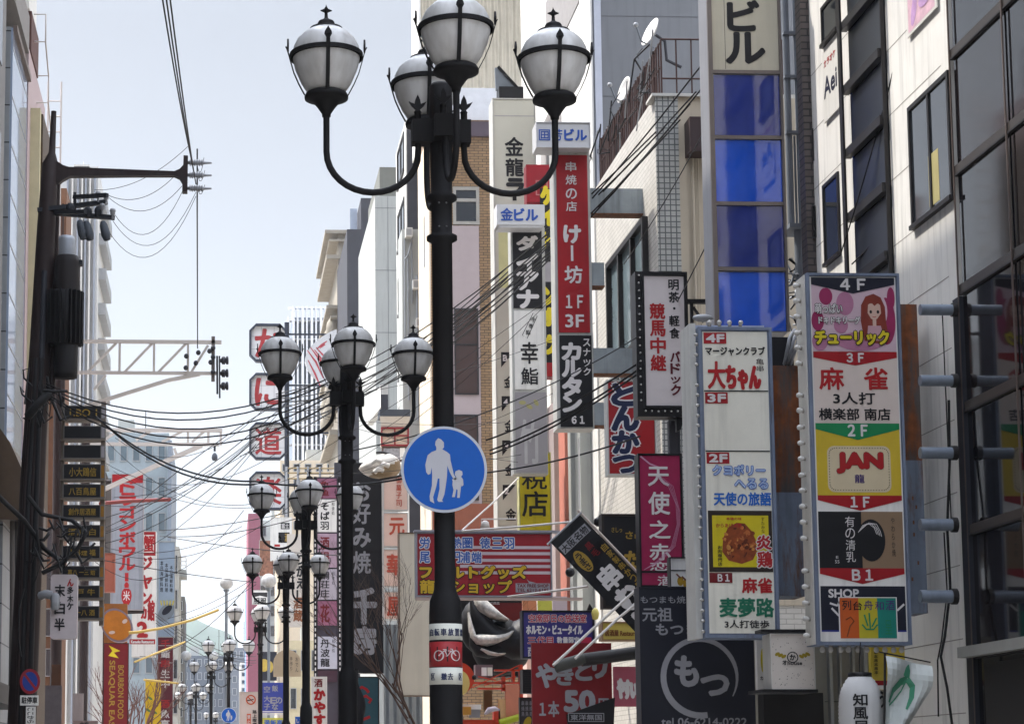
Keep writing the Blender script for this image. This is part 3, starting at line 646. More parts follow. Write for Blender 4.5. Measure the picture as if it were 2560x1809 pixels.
def globe_set(c, h):
    """Cup, opal globe, iron cage and cap over point c (foot of the cup)."""
    c = Vector(c); zb = c.z+.403     # belt
    o = Vector((c.x, c.y, zb))
    b = MB(); b.lathe([(.11, -.245), (.128, -.238), (.165, -.18), (.204, -.09), (.219, -.03), (.222, .0), (.2155, .06), (.191, .11), (.151, .15), (.107, .18), (.06, .19), (0, .192)], o, opal, 32)
    g = b.build('globe', lamp)
    b = MB(); b.lathe([(.0, -.41), (.028, -.41), (.03, -.39), (.04, -.375), (.06, -.345), (.085, -.315), (.118, -.298), (.143, -.29), (.145, -.275), (.136, -.255), (.12, -.246)], o, iron, 28)
    k = b.build('cup', None, lamp['_o']); k.parent = g; k.location = (0, 0, 0)
    b = MB(); b.lathe([(.112, .176), (.108, .19), (.06, .205), (.055, .212), (.057, .226), (.05, .238), (.026, .25), (.012, .262), (.01, .3), (.016, .302), (.0, .355)], o, iron, 20)
    class Q:
        def pt(q, u, v, d=0): return o+Vector((u, d, v))
    b.prism(Q(), [(-.038, .312), (-.014, .322), (0, .345), (.014, .322), (.038, .312), (.014, .302), (0, .29), (-.014, .302)], -.008, .008, iron)
    k = b.build('cap', None, lamp['_o']); k.parent = g; k.location = (0, 0, 0)
    b = MB(); b.lathe([(.232, -.014), (.242, -.014), (.242, .014), (.232, .014), (.232, -.014)], o, iron, 36, False)
    pr = [(.14, -.262), (.152, -.24), (.178, -.19), (.21, -.115), (.234, -.03), (.244, .01), (.25, .03), (.256, .05), (.263, .062)]
    for a in (0, 1, 2, 3):
        t = a*math.pi/2; e = Vector((math.sin(t), -math.cos(t), 0)); f = Vector((math.cos(t), math.sin(t), 0))
        for w0, (r0, z0), (r1, z1) in [(.013, pr[i], pr[i+1]) for i in range(len(pr)-1)]:
            w1 = w0
            p = []
            for rr in (0, .006):
                for (r_, z_, w_) in ((r0, z0, w0), (r1, z1, w1)):
                    for s in (-1, 1): p.append(o+e*(r_+rr)+f*s*w_+Vector((0, 0, z_)))
            b.hexa([p[0], p[1], p[3], p[2], p[4], p[5], p[7], p[6]], iron)
        q = [(-.006, .03), (-.025, .065), (-.022, .08), (0, .117), (.022, .08), (.025, .065), (.006, .03)]
        vs = [o+e*(.246+d)+f*u+Vector((0, 0, v)) for d in (0, .012) for u, v in q]; n = len(q)
        b.add(vs, [tuple(range(n))[::-1], tuple(range(n, 2*n))]+[(i, (i+1) % n, n+(i+1) % n, n+i) for i in range(n)], iron)
    k = b.build('cage', None, lamp['_o']); k.parent = g; k.location = (0, 0, 0)
ZJ = zl(483)
for (ex, ey, rr) in ((-1, 0, .752), (1, 0, .752), (.075, -1, .54), (-.075, 1, .54)):
    r0 = .15; cxr = (rr+r0)/2; hw = (rr-r0)/2
    pts = [(r0, zb0+.02), (r0, zl(372))]
    for i in range(1, 16):
        t = math.pi*i/16; pts.append((cxr-hw*math.cos(t), zl(383)-(zl(383)-ZJ)*math.sin(t)))
    pts += [(rr, zl(383)), (rr, zl(340)), (rr, zc+.01)]
    b = MB(); b.tube([lp(ex*r, ey*r, z) for r, z in pts], .0215, iron, 10); b.build('arm', lamp)
    globe_set(lp(ex*rr, ey*rr, zc), 0)
# sign and sticker bands of the nearest lamp: things of their own
sticker_w = M('sticker_white', (206, 206, 196), .5, var=.15, scale=6); ink = M('black_ink', (24, 24, 28), .5, var=.05); red_st = M('sticker_red', (150, 40, 44), .5, var=.15, scale=6)
def band(y0, y1, base, label, text=None):
    b = MB(); za, zb = zl(y1), zl(y0)
    b.lathe([(.1045, za), (.1062, za), (.1062, zb), (.1045, zb)], (LX, Y1, 0), base, 32)
    class Q:
        def pt(q, u, v, d=0):
            a = (u-50)/50*1.35; r = .1066+d; return Vector((LX+r*math.sin(a), Y1-r*math.cos(a), zb+(za-zb)*v/100))
    return b, Q()
b, q = band(1560, 1600, sticker_w, '')
navy = M('navy_ink', (44, 52, 84), .5, var=.05)
for i, ch in enumerate('自転車放置禁'): b.txt(q, ch, 4+i*16, 32, 16+i*16, 76, navy, .0006, .03)
tag(b.build('warning_sticker', None, (LX, Y1, zl(1580))), 'upper white sticker with dark lettering around the nearest lamp pole', 'sticker')
b, q = band(1605, 1667, red_st, '')
bkm = M('sticker_black', (32, 28, 32), .5)
b.quad(q.pt(4, 20, .0006), q.pt(4, 80, .0006), q.pt(28, 80, .0006), q.pt(28, 20, .0006), bkm)
for i in range(4): a = 4+i*23; b.quad(q.pt(a, 80, .0006+.00002*i), q.pt(a+23, 80, .0006+.00002*i), q.pt(a+23, 20, .0006+.00002*i), q.pt(a, 20, .0006+.00002*i), bkm)
wl = M('white_line', (190, 180, 180), .5)
for cx in (30, 70): b.stroke(q, [(cx+11*math.cos(t*.3142), 56+20*math.sin(t*.3142)) for t in range(20)], 3.2, .0012, wl, True)
for pts in ([(30, 56), (44, 36), (58, 38), (70, 56)], [(44, 36), (50, 58), (58, 38)], [(30, 56), (50, 58)], [(56, 30), (60, 30), (66, 50)], [(40, 32), (48, 32)]): b.stroke(q, pts, 3, .0016, wl)
tag(b.build('bicycle_sticker', None, (LX, Y1, zl(1636))), 'red and black bicycle sticker between two white ones on the nearest lamp pole', 'sticker')
b, q = band(1669, 1711, sticker_w, '')
for i, ch in enumerate('区 撤去 区'):
    if ch != ' ': b.txt(q, ch, 8+i*14, 34, 20+i*14, 74, navy, .0006, .03)
tag(b.build('warning_sticker', None, (LX, Y1, zl(1690))), 'lower white sticker with a few dark characters on the nearest lamp pole', 'sticker')
# blue walkers sign
fr = FR(1002, 1066, 1218, 1281, Y1-.1)
sblue = M('sign_blue', (6, 80, 164), .45, var=.08, scale=12); srim = M('sign_rim', (176, 180, 188), .45, var=.1); sfig = M('sign_figure', (172, 172, 178), .5, var=.08)
t = thing('walkers_sign', 'large round blue sign of a walking adult and child on the nearest lamp', 'road sign', P(1110, 1281, Y1-.1))
b = MB(); cx, cy, rr = 1110, 1173, 107.5
b.prism(fr, [(cx+rr*math.cos(a*math.pi/32), cy-rr*math.sin(a*math.pi/32)) for a in range(64)], -.004, .006, srim)
b.ell(fr, cx, cy, 101, 101, .0075, sblue, 64)
S = [(1104, 1099), (1110, 1106), (1110, 1118), (1106, 1123), (1118, 1130), (1125, 1136), (1126, 1150), (1134, 1186), (1141, 1197), (1137, 1200), (1131, 1194), (1124, 1180), (1118, 1164), (1117, 1190), (1114, 1212), (1110, 1236), (1104, 1250), (1107, 1254), (1095, 1254), (1092, 1249), (1098, 1222), (1098, 1196), (1094, 1196), (1090, 1216), (1082, 1242), (1083, 1252), (1085, 1258), (1074, 1252), (1073, 1240), (1079, 1214), (1080, 1188), (1079, 1168), (1076, 1184), (1070, 1187), (1065, 1180), (1063, 1162), (1069, 1138), (1079, 1130), (1091, 1125), (1091, 1118), (1088, 1112), (1089, 1103), (1096, 1095)]
b.poly(fr, S[::-1], .0095, sfig)
K = [(1147, 1174), (1155, 1178), (1156, 1186), (1152, 1191), (1157, 1198), (1158, 1212), (1153, 1216), (1152, 1210), (1151, 1222), (1148, 1244), (1142, 1244), (1143, 1224), (1140, 1222), (1136, 1242), (1129, 1242), (1133, 1224), (1130, 1212), (1131, 1202), (1129, 1198), (1136, 1195), (1140, 1192), (1136, 1186), (1138, 1178)]
b.poly(fr, K[::-1], .0095, sfig); b.build('disc', t)
b = MB(); b.box(LX-.09, LX+.09, Y1-.098, Y1-.06, P(1110, 1130, Y1).z, P(1110, 1122, Y1).z, steel); b.box(LX-.09, LX+.09, Y1-.098, Y1-.06, P(1110, 1226, Y1).z, P(1110, 1218, Y1).z, steel); b.build('clamp', t)
# the other lamps, copies further down the street
LS = [(869, 23.0, 'second street lamp, black, its arms before the dark slab building'), (765, 35.0, 'third street lamp, its left globe beside the pink end wall'),
      (715, 46.5, 'street lamp with one globe in full sun, fourth from the camera'), (651, 61, 'fifth street lamp, sunlit globes before the blue framed building'),
      (572, 77, 'dim globed street lamp above the small blue round sign'), (529, 92, 'street lamp whose pole stands just left of the small blue round sign'),
      (491, 115, 'street lamp left of the blue sign, globes against the far office'), (478, 127, 'distant street lamp low beside the dark red banner'), (540, 170, 'most distant street lamp, globes at the bottom edge of the picture')]
for x, Y, lab in LS: dup(lamp, (P(x, 1500, Y).x, Y, 0), lab)
# small blue sign on the sixth lamp
Ys = 76.8; fr = FR(552, 1767, 592, 1807, Ys)
b = MB(); b.prism(fr, [(572+19.5*math.cos(a*math.pi/16), 1787-19.5*math.sin(a*math.pi/16)) for a in range(32)], -.02, .02, srim); b.ell(fr, 572, 1787, 18, 18, .03, sblue, 32)
b.poly(fr, [(572+(u-1105)*.17, 1787+(v-1173)*.17) for u, v in S][::-1], .04, sfig); b.poly(fr, [(572+(u-1105)*.17, 1787+(v-1173)*.17) for u, v in K][::-1], .04, sfig)
tag(b.build('walkers_sign', None, P(572, 1806, Ys)), 'small distant round blue sign of walkers low on a lamp pole', 'road sign')
# plain globe lamps of the side streets
def plain_lamp(x, y, r, Y, label):
    p = P(x, y, Y); R_ = r*Y/F*1.03; t = thing('globe_lamp', label, 'street lamp', (p.x, Y, 0), 'plain globe lamps far down the street')
    b = MB(); b.ball(p, R_, opal, 18, (1, 1, .92)); b.build('globe', t)
    b = MB(); b.tube([(p.x, Y, 0), (p.x, Y, p.z-R_*1.15)], .07, steel, 8); b.lathe([(.09, 0), (R_*.5, R_*.35)], (p.x, Y, p.z-R_*1.3), steel, 12); b.build('pole', t)
plain_lamp(465, 1638, 13, 205, 'plain round globe lamp left of the dim globed lamp, before the far office')
plain_lamp(534, 1638, 12, 200, 'plain round globe lamp hidden half behind the dim globed lamp')
plain_lamp(566, 1457, 16.5, 96, 'pale globe lamp on a slim grey pole against the sky')
plain_lamp(672, 1451, 19, 100, 'sunlit round globe rising between the arms of the fourth lamp')
# ================================================================== left: utility pole and what hangs on it
YP = 42.0
pole_br = M('brown_pole', (45, 34, 33), .6, .1, var=.25, scale=3, streak=.3); arm_dk = M('dark_crossarm', (52, 54, 60), .6, .2)
dark_tr = M('dark_transformer', (22, 20, 21), .6, .1, var=.2, scale=4); zinc = M('zinc_grey', (140, 144, 150), .5, .4); porc = M('porcelain', (150, 152, 156), .3, var=.1); wire_m = M('cable_black', (24, 24, 26), .6, var=.05)
fp = FR(60, 265, 140, 1809, YP)
t = thing('utility_pole', 'brown steel utility pole at the left, leaning slightly, with a long bracket arm', 'utility pole', P(62, 1990, YP))
def pp(u, v, d=0): return fp.pt(u, v, d)
b = MB(); b.tube([pp(60, 2000), pp(72, 1600), pp(84, 1200), pp(98, 860), pp(109, 560), pp(117, 400), pp(121, 372), pp(124, 265)], [.30, .28, .25, .215, .19, .165, .07, .055], pole_br, 16)
b.tube([pp(128, 1000, -.1), pp(131, 640, -.1), pp(134, 425, -.1)], .07, pole_br, 10); b.build('shaft', t)
b = MB()
b.prism(fp, [(128, 392), (150, 406), (165, 411), (230, 413), (330, 416), (433, 419), (446, 413), (455, 403), (456, 378), (467, 379), (466, 472), (453, 472), (453, 448), (446, 436), (433, 430), (330, 431), (230, 433), (168, 434), (150, 444), (140, 452), (126, 452)][::-1], -.09, .09, pole_br)
b.build('bracket_arm', t)
b = MB()
for v in (394, 426, 460):
    a = pp(466, v); ax = (1, 0, 0)
    prof = [(.0, 0), (.035, .0), (.035, .04)]
    for k in range(6): prof += [(.075, .05+k*.05), (.075, .06+k*.05), (.04, .07+k*.05)]
    prof += [(.03, .36), (.02, .5), (0, .5)]
    o = MB(); o.lathe(prof, a, porc, 12, True, ax); o.build('insulator', t)
for (a0, a1) in ((((88, 523), (265, 507))), (((132, 530), (283, 547)))):
    o = MB(); o.beam(pp(*a0, .1), pp(*a1, .3), .09, .09, arm_dk); o.build('crossarm', t)
o = MB(); o.beam(pp(180, 492, .2), pp(268, 510, .9), .08, .08, arm_dk); o.beam(pp(132, 528, .1), pp(215, 552, .9), .08, .08, arm_dk); o.beam(pp(182, 480, .2), pp(182, 530, .2), .06, .06, arm_dk); o.build('crossarm', t)
for u, v in ((242, 489), (262, 494), (253, 520), (279, 532)):
    o = MB(); p = pp(u, v, .35); o.lathe([(.02, -.16), (.02, -.08), (.055, -.06), (.05, -.02), (.07, .0), (.05, .05), (0, .07)], p, porc, 12); o.build('insulator', t)
for u, v in ((201, 576), (217, 578), (259, 578)):
    o = MB(); p = pp(u, v, .3); o.lathe([(.0, -.24), (.07, -.22), (.1, -.1), (.085, .1), (.05, .18), (.0, .2)], p, M('fuse_grey', (78, 84, 92), .5), 14, True, (-.25, 0, 1)); o.build('cutout_fuse', t)
for u, v in ((172, 522), (216, 532), (243, 530)):
    o = MB(); o.ball(pp(u, v, .3), .09, arm_dk, 12, (1, .8, 1.2)); o.build('fuse_holder', t)
# steps and conduits on the shaft
o = MB()
for k in range(20): u = 104-k*2; o.tube([pp(u-4, 600+k*52, .1), pp(u-16, 600+k*52, .1)], .012, arm_dk, 5)
o.build('climbing_step', t)
o = MB()
for k, (du, r) in enumerate(((-16, .05), (-8, .06), (3, .05), (12, .06))): o.tube([pp(70+du, 2000, .25), pp(84+du, 1250, .24), pp(96+du*.6, 900, .22)], r, wire_m if k % 2 else pole_br, 8)
o.tube([pp(108, 680, .2), pp(104, 900, .2)], .06, arm_dk, 8); o.build('conduit', t)
# transformers
tr = thing('pole_transformer', 'black ribbed pole transformer hung on the utility pole', 'transformer', pp(165, 945))
o = MB(); p = pp(163, 945, .05); S_ = YP/F*1.04
o.lathe([(0, 0), (28*S_, 0), (29*S_, 12*S_), (29.5*S_, 78*S_), (28*S_, 82*S_)], p, dark_tr, 24); o.build('tank', tr)
o = MB(); p2 = pp(158, 865, .05)
for k in range(22):
    a = 2*math.pi*k/22; e = Vector((math.cos(a), math.sin(a), 0)); o.beam(p2+e*.22+Vector((0, 0, .02)), p2+e*.22+Vector((0, 0, 134*S_)), .02, .36, dark_tr, e)
o.lathe([(0, 0), (33*S_, 0), (33*S_, 135*S_), (0, 135*S_)], p2, dark_tr, 22); o.build('radiator', tr)
o = MB(); o.lathe([(30*S_, 0), (31*S_, 10*S_), (31*S_, 75*S_), (27*S_, 92*S_), (0, 93*S_)], pp(164, 732, .05), M('black_brown_cover', (34, 29, 29), .6), 24); o.build('cover', tr)
o = MB(); o.plate(fp, 196, 750, 206, 788, -.1, .1, arm_dk); o.plate(fp, 192, 648, 202, 660, -.1, .1, arm_dk); o.build('terminal_box', tr)
o = MB(); p = P(166, 655, 47); o.lathe([(.0, 0), (.2, 0), (.21, .1), (.21, .5), (.17, .6), (0, .62)], p, zinc, 18); o.tube([p+Vector((0, 0, -.3)), p], .12, zinc, 8)
tag(o.build('pole_transformer', None, p), 'small pale grey transformer behind the black ribbed one', 'transformer')

# white truss arms of two poles further off
whs = M('white_steel', (196, 190, 184), .5, .1, var=.12)
def truss(name, label, Y, xl, xr, yt, yb, n, diag, stay, post=None):
    f = FR(xl, yt, xr, yb, Y); t = thing(name, label, 'bracket', f.pt(xl, yb)); s_ = Y/F
    o = MB(); o.beam(f.pt(xl, yt), f.pt(xr, yt), 9*s_, 9*s_, whs); o.beam(f.pt(xl, yb), f.pt(xr-8, yb), 8*s_, 8*s_, whs); o.build('chord', t)
    o = MB()
    for (a, c) in diag: o.beam(f.pt(*a), f.pt(*c), 6*s_, 6*s_, whs)
    o.build('web', t)
    o = MB(); o.beam(f.pt(*stay[0]), f.pt(*stay[1]), 11*s_, 11*s_, whs); o.build('stay', t)
    return f, t
YT = 58
f, t = truss('lattice_gantry', 'upper white lattice arm reaching over the street, with three insulators at its tip', YT, 150, 554, 854, 932, 4,
  [((220, 930), (290, 858)), ((299, 930), (299, 858)), ((312, 930), (380, 858)), ((385, 930), (385, 858)), ((396, 930), (465, 858)), ((470, 930), (470, 858)), ((478, 930), (520, 862)), ((236, 975), (265, 938))], ((150, 1042), (250, 1005)))
o = MB(); s_ = YT/F; o.beam(f.pt(250, 1004), f.pt(420, 950), 9*s_, 9*s_, whs); o.beam(f.pt(420, 950), f.pt(500, 934), 9*s_, 9*s_, whs); o.build('stay', t)
o = MB(); o.beam(f.pt(533, 840), f.pt(533, 952), 9*s_, 9*s_, M('grey_post', (110, 104, 100), .6)); o.build('end_post', t)
for v in (900, 932, 964):
    o = MB(); q = f.pt(548, v); o.lathe([(0, 0), (.05, .0), (.06, .06), (.11, .08), (.12, .16), (.07, .18), (.12, .2), (.12, .26), (.05, .27), (0, .27)], q, arm_dk, 12, True, (1, 0, .05)); o.build('insulator', t)
for u, v in ((533, 870), (533, 893), (533, 930), (524, 878), (527, 906), (466, 891), (496, 882), (465, 920), (490, 908)):
    o = MB(); o.ball(f.pt(u, v, .1), .07, arm_dk, 10, (1, 1, 1.1)); o.build('insulator', t)
o = MB(); o.tube([f.pt(543, 890, .1), f.pt(544, 985, .1)], .03, arm_dk, 6); o.tube([f.pt(549, 890, .1), f.pt(550, 995, .1)], .025, arm_dk, 6); o.build('jumper', t)
o = MB(); o.tube([f.pt(150, 2000), f.pt(150, 830)], .16, pole_br, 12); tag(o.build('truss_pole', None, f.pt(150, 2000)), 'brown pole hidden behind the transformer, holding the upper lattice arm', 'utility pole')
YT = 74
f, t = truss('lattice_gantry', 'lower white lattice arm over the street with one hanging insulator', YT, 215, 556, 1075, 1110, 4,
  [((262, 1100), (292, 1078)), ((300, 1108), (300, 1078)), ((340, 1100), (375, 1078)), ((405, 1104), (455, 1078)), ((470, 1108), (470, 1078)), ((480, 1104), (510, 1078)), ((521, 1108), (521, 1078)), ((552, 1112), (552, 1072))], ((250, 1228), (420, 1150)))
s_ = YT/F; o = MB(); o.beam(f.pt(420, 1150), f.pt(505, 1112), 11*s_, 11*s_, whs); o.beam(f.pt(436, 1120), f.pt(443, 1140), 7*s_, 7*s_, whs); o.build('stay', t)
o = MB(); o.tube([f.pt(537, 1115, .1), f.pt(537, 1128, .1)], .04, arm_dk, 6); o.lathe([(0, 0), (.08, .02), (.11, .1), (.1, .2), (.05, .28), (0, .3)], f.pt(537, 1152, .1), M('fuse_grey', (78, 84, 92)), 12); o.build('insulator', t)
o = MB(); o.tube([f.pt(215, 2000), f.pt(215, 1040)], .16, pole_br, 12); tag(o.build('truss_pole', None, f.pt(215, 2000)), 'brown pole behind the gold lettered boards, holding the lower lattice arm', 'utility pole')

# ------------------------------------------------------------------ board helper for hanging signs
class Sign:
    def __init__(s, name, label, cat, x0, y0, x1, y1, Y, th=.25, case=None, face=None, inset=4, group=None, ang=0, yaw=0, proud=.01):
        s.fr = FR(x0, y0, x1, y1, Y, ang, yaw); s.r = (x0, y0, x1, y1)
        s.t = thing(name, label, cat, s.fr.pt((x0+x1)/2, y1, 0), group)
        if case is not None:
            b = MB(); b.plate(s.fr, x0, y0, x1, y1, -th, 0, case)
            if inset: b.frame(s.fr, x0, y0, x1, y1, inset*.7, 0, .03, case)
            b.build('case', s.t)
        s.p = MB()
        if face is not None: s.p.rect(s.fr, x0+inset, y0+inset, x1-inset, y1-inset, proud, face)
        if case is None and face is not None: s.p.plate(s.fr, x0+inset, y0+inset, x1-inset, y1-inset, -th, proud-.002, face)
        s.d = proud+.003
    def panel(s, x0, y0, x1, y1, mat, d=0): s.p.rect(s.fr, x0, y0, x1, y1, s.d+d, mat)
    def tx(s, st, x0, y0, x1, y1, mat, bold=.05, d=.006, **k): s.p.txt(s.fr, st, x0, y0, x1, y1, mat, s.d+d, bold, **k)
    def vt(s, st, x0, y0, x1, y1, mat, bold=.04, d=.006, **k): s.p.vtxt(s.fr, st, x0, y0, x1, y1, mat, s.d+d, bold, **k)
    def done(s, name='face'): return s.p.build(name, s.t)
    def part(s, name, fn): b = MB(); fn(b, s.fr); return b.build(name, s.t)
W_ = M('sign_white', (232, 230, 226), .45, var=.1, scale=1.4, streak=.24); CR = M('sign_cream', (230, 227, 214), .5, var=.12, scale=1.4, streak=.24); GY = M('sign_grey', (156, 152, 156), .5, var=.1, scale=2)
RD = M('sign_red', (160, 26, 34), .45, var=.22, scale=1.7, streak=.15); DR = M('sign_dark_red', (112, 24, 30), .5, var=.15, scale=2); BK = M('sign_black', (21, 21, 25), .45, var=.15, scale=3); YE = M('sign_yellow', (208, 190, 26), .5, var=.16, streak=.15); NV = M('sign_navy', (25, 27, 42), .5, var=.15, scale=3)
RI = M('red_ink', (168, 30, 34), .5, var=.05); BI = M('blue_ink', (44, 92, 180), .5); WI = M('white_ink', (214, 210, 210), .5, var=.05); YI = M('yellow_ink', (214, 196, 40), .5); GI = M('green_ink', (32, 130, 90), .5); GO = M('gold_ink', (160, 130, 50), .5, var=.1); SI = M('grey_ink', (150, 150, 156), .5); PU = M('purple_board', (58, 52, 120), .5, var=.12, scale=2)
ALU = rusty('alu_case', (120, 131, 152), (84, 76, 70), .58, .74); PALE = M('pale_case', (184, 184, 180), .5, .1, var=.1, streak=.2)

# column of dark boards with gold lettering
rows = [(1013, 1047, '1.BO 1'), (1064, 1097, ''), (1112, 1146, ''), (1160, 1198, '小大鴎信'), (1210, 1245, '八百鳥屋'), (1262, 1295, '創作居酒屋'), (1312, 1345, '酒房 白'), (1364, 1396, '小料理 福'), (1414, 1444, '喜八 一三 蛤'), (1462, 1494, '木戸 牛'), (1513, 1544, '屋 一八 酒')]
t = thing('tenant_board_rack', 'steel rack of dark gold lettered tenant boards behind the utility pole', 'sign rack', P(205, 1550, 43.5))
fr = FR(155, 1013, 262, 1544, 43.5)
b = MB()
b.plate(fr, 250, 1000, 261, 1560, -.3, -.05, M('rack_steel', (128, 116, 104), .5, .3)); b.plate(fr, 150, 1000, 158, 1560, -.3, -.05, M('rack_steel', (0, 0, 0)))
for y0, y1, s in rows: b.plate(fr, 150, y1+1, 261, y1+4, -.25, .1, M('rack_steel', (0, 0, 0)))
b.build('rack', t)
for k, (y0, y1, s) in enumerate(rows):
    b = MB(); b.plate(fr, 156, y0, 262, y1, -.2, .06, M('rack_grey', (120, 116, 112), .5, .2)); b.rect(fr, 159, y0+2, 250, y1-2, .064, BK)
    b.rect(fr, 252, y0+3, 260, y1-3, .064, M('amber_edge', (150, 106, 40), .5, var=.3, scale=8) if k > 2 else GY)
    if s: b.txt(fr, s, 172, y0+9, 240, y1-7, GO, .068, .02)
    b.build('tenant_board', t)
# white rounded sign on the pole
s = Sign('rounded_sign', 'white rounded sign with black brush characters low on the utility pole', 'sign', 126, 1435, 193, 1596, 41.2, .3, None, None)
pts = []
for cx, cy, a0 in ((185, 1443, -90), (185, 1588, 0), (134, 1588, 90), (134, 1443, 180)):
    for k in range(5): a = R(a0+k*22.5); pts.append((cx+8*math.cos(a), cy+8*math.sin(a)))
s.p.prism(s.fr, pts[::-1], -.25, .01, M('sign_shade_white', (196, 186, 188), .5, var=.1))
for ch, y in (('末', 1461), ('白', 1504), ('半', 1545)): s.tx(ch, 137, y, 162, y+30, ink, .05)
for ch, y, m_ in (('ん', 1447, RI), ('多', 1466, ink), ('木', 1487, ink), ('ケ', 1506, ink)): s.tx(ch, 168, y, 183, y+17, m_, .05)
s.done()
def f_(b, fr): b.tube([fr.pt(101, 1488, -.1), fr.pt(112, 1484, .0), fr.pt(130, 1487, .0)], .09, porc, 8); b.lathe([(.06, 0), (.09, .05), (.09, .28), (.05, .33), (0, .33)], fr.pt(139, 1525, .12), porc, 12)
s.part('bracket', f_)
# no stopping sign and the two plates under it
YN = 41.6; fr = FR(49, 1670, 101, 1735, YN)
t = thing('no_stopping_sign', 'round blue and red no stopping sign at the foot of the utility pole', 'road sign', fr.pt(75, 1735))
b = MB(); b.prism(fr, [(75+25.5*math.cos(a*math.pi/18), 1702-31.5*math.sin(a*math.pi/18)) for a in range(36)], -.02, .01, M('dull_red', (150, 40, 52), .5)); b.ell(fr, 75, 1702, 19, 24, .014, M('dull_blue', (40, 66, 150), .5), 32)
b.stroke(fr, [(61, 1684), (89, 1720)], 6, .018, M('dull_red', (0, 0, 0))); b.build('disc', t)
b = MB(); b.plate(fr, 51, 1737, 97, 1762, -.02, .01, W_); b.txt(fr, '駐停車', 55, 1741, 94, 1757, ink, .014, .05); tag(b.build('sign_plate', None, fr.pt(75, 1762)), 'white plate with three black characters under the no stopping sign', 'sign plate')
b = MB(); b.plate(fr, 66, 1765, 90, 1812, -.02, .01, W_); b.txt(fr, 'ここから', 70, 1768, 86, 1806, ink, .014, .02, rot=1); tag(b.build('sign_plate', None, fr.pt(78, 1812)), 'narrow white plate with upright lettering, lowest on the utility pole', 'sign plate')
# tall white bowling sign
s = Sign('bowl_sign', 'tall grey white sign with red katakana and a bowling pin shape', 'sign', 277, 1183, 358, 1523, 78, .8, GY, M('sign_pale_grey', (146, 150, 158), .5, var=.12, streak=.25), 2)
s.panel(279, 1185, 356, 1206, RD)
for k, ch in enumerate('ドラゴンボウル'): s.tx(ch, 299, 1200+k*32.5, 338, 1229+k*32.5, RI, .06)
s.panel(313, 1431, 322, 1452, RI)
s.p.poly(s.fr, [(317.5+x, 1454+y) for x, y in ((-5, 14), (-6, 6), (-2, 0), (2, 0), (6, 6), (5, 14))][::-1], s.d, RI)
s.p.poly(s.fr, [(317.5+x, 1470+y) for x, y in ((-11, 6), (-13, 18), (-11, 30), (-6, 40), (6, 40), (11, 30), (13, 18), (11, 6), (6, 0), (-6, 0))], s.d, RI)
s.tx('米', 309, 1476, 326, 1500, WI, .02)
s.done()
for q in ((262, 1527, 360, 1524), (262, 1200, 282, 1200)): s.part('bracket', lambda b, fr: b.tube([fr.pt(q[0], q[1], -.4), fr.pt(q[2], q[3], -.4)], .09, pole_br, 6))
s = Sign('salmon_box', 'plain salmon brown sign box left of the tall bowling sign', 'sign box', 258, 1382, 287, 1478, 74, .5, M('salmon_brown', (158, 92, 74), .6), M('salmon_face', (150, 84, 66), .6), 2); s.done()
# second white sign behind it with red katakana
s = Sign('karaoke_sign', 'long white sign with red katakana behind the tall bowling sign', 'sign', 330, 1327, 390, 1640, 92, .8, W_, W_, 1)
s.panel(356, 1328, 388, 1388, RD); s.panel(358, 1336, 384, 1380, W_, .004); s.tx('蟹', 358, 1338, 384, 1378, RI, .05, .012)
for ch, y in (('ジ', 1392), ('ャ', 1438), ('ン', 1478)): s.tx(ch, 352, y, 379, y+32, RI, .06)
s.tx('カラ', 354, 1516, 382, 1545, RI, .06); s.tx('2', 345, 1555, 368, 1590, RI, .08)
s.tx('館', 370, 1500, 386, 1550, RI, .05)
s.done()
b = MB(); fr = FR(322, 1592, 388, 1612, 91); b.plate(fr, 324, 1597, 388, 1609, -.1, .1, RD); b.txt(fr, 'Karaoke Restaurant', 328, 1600, 385, 1607, WI, .104, .06)
tag(b.build('name_board', None, fr.pt(356, 1609)), 'small red board with white latin lettering under the white karaoke sign', 'sign')
# round orange lens sign
t = thing('orange_disc_sign', 'tilted orange oval sign in a grey rim above the dark red banner', 'sign', P(292, 1604, 70))
fr = FR(257, 1508, 330, 1600, 70); b = MB()
og = M('orange_face', (190, 118, 34), .45, var=.3, scale=2.5); rimg = M('lilac_grey_rim', (128, 116, 128), .5, .2)
pr = lambda k: [(292+k*37*math.cos(a)*math.cos(-.62)-k*45*math.sin(a)*math.sin(-.62)*1, 1562+k*37*math.cos(a)*math.sin(-.62)+k*45*math.sin(a)*math.cos(-.62)) for a in [2*math.pi*i/28 for i in range(28)]]
b.prism(fr, pr(1), -.45, 0, rimg); b.build('rim', t)
b = MB(); b.poly(fr, pr(.88), .01, og)
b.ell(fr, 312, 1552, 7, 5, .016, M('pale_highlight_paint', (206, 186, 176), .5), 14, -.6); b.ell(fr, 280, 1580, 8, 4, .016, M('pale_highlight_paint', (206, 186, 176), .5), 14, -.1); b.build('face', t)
s = Sign('orange_base_board', 'orange brown board behind the tilted oval sign', 'sign', 260, 1508, 318, 1606, 71, .3, None, M('orange_brown_board', (150, 94, 40), .5, var=.3, scale=4), 0); s.done()
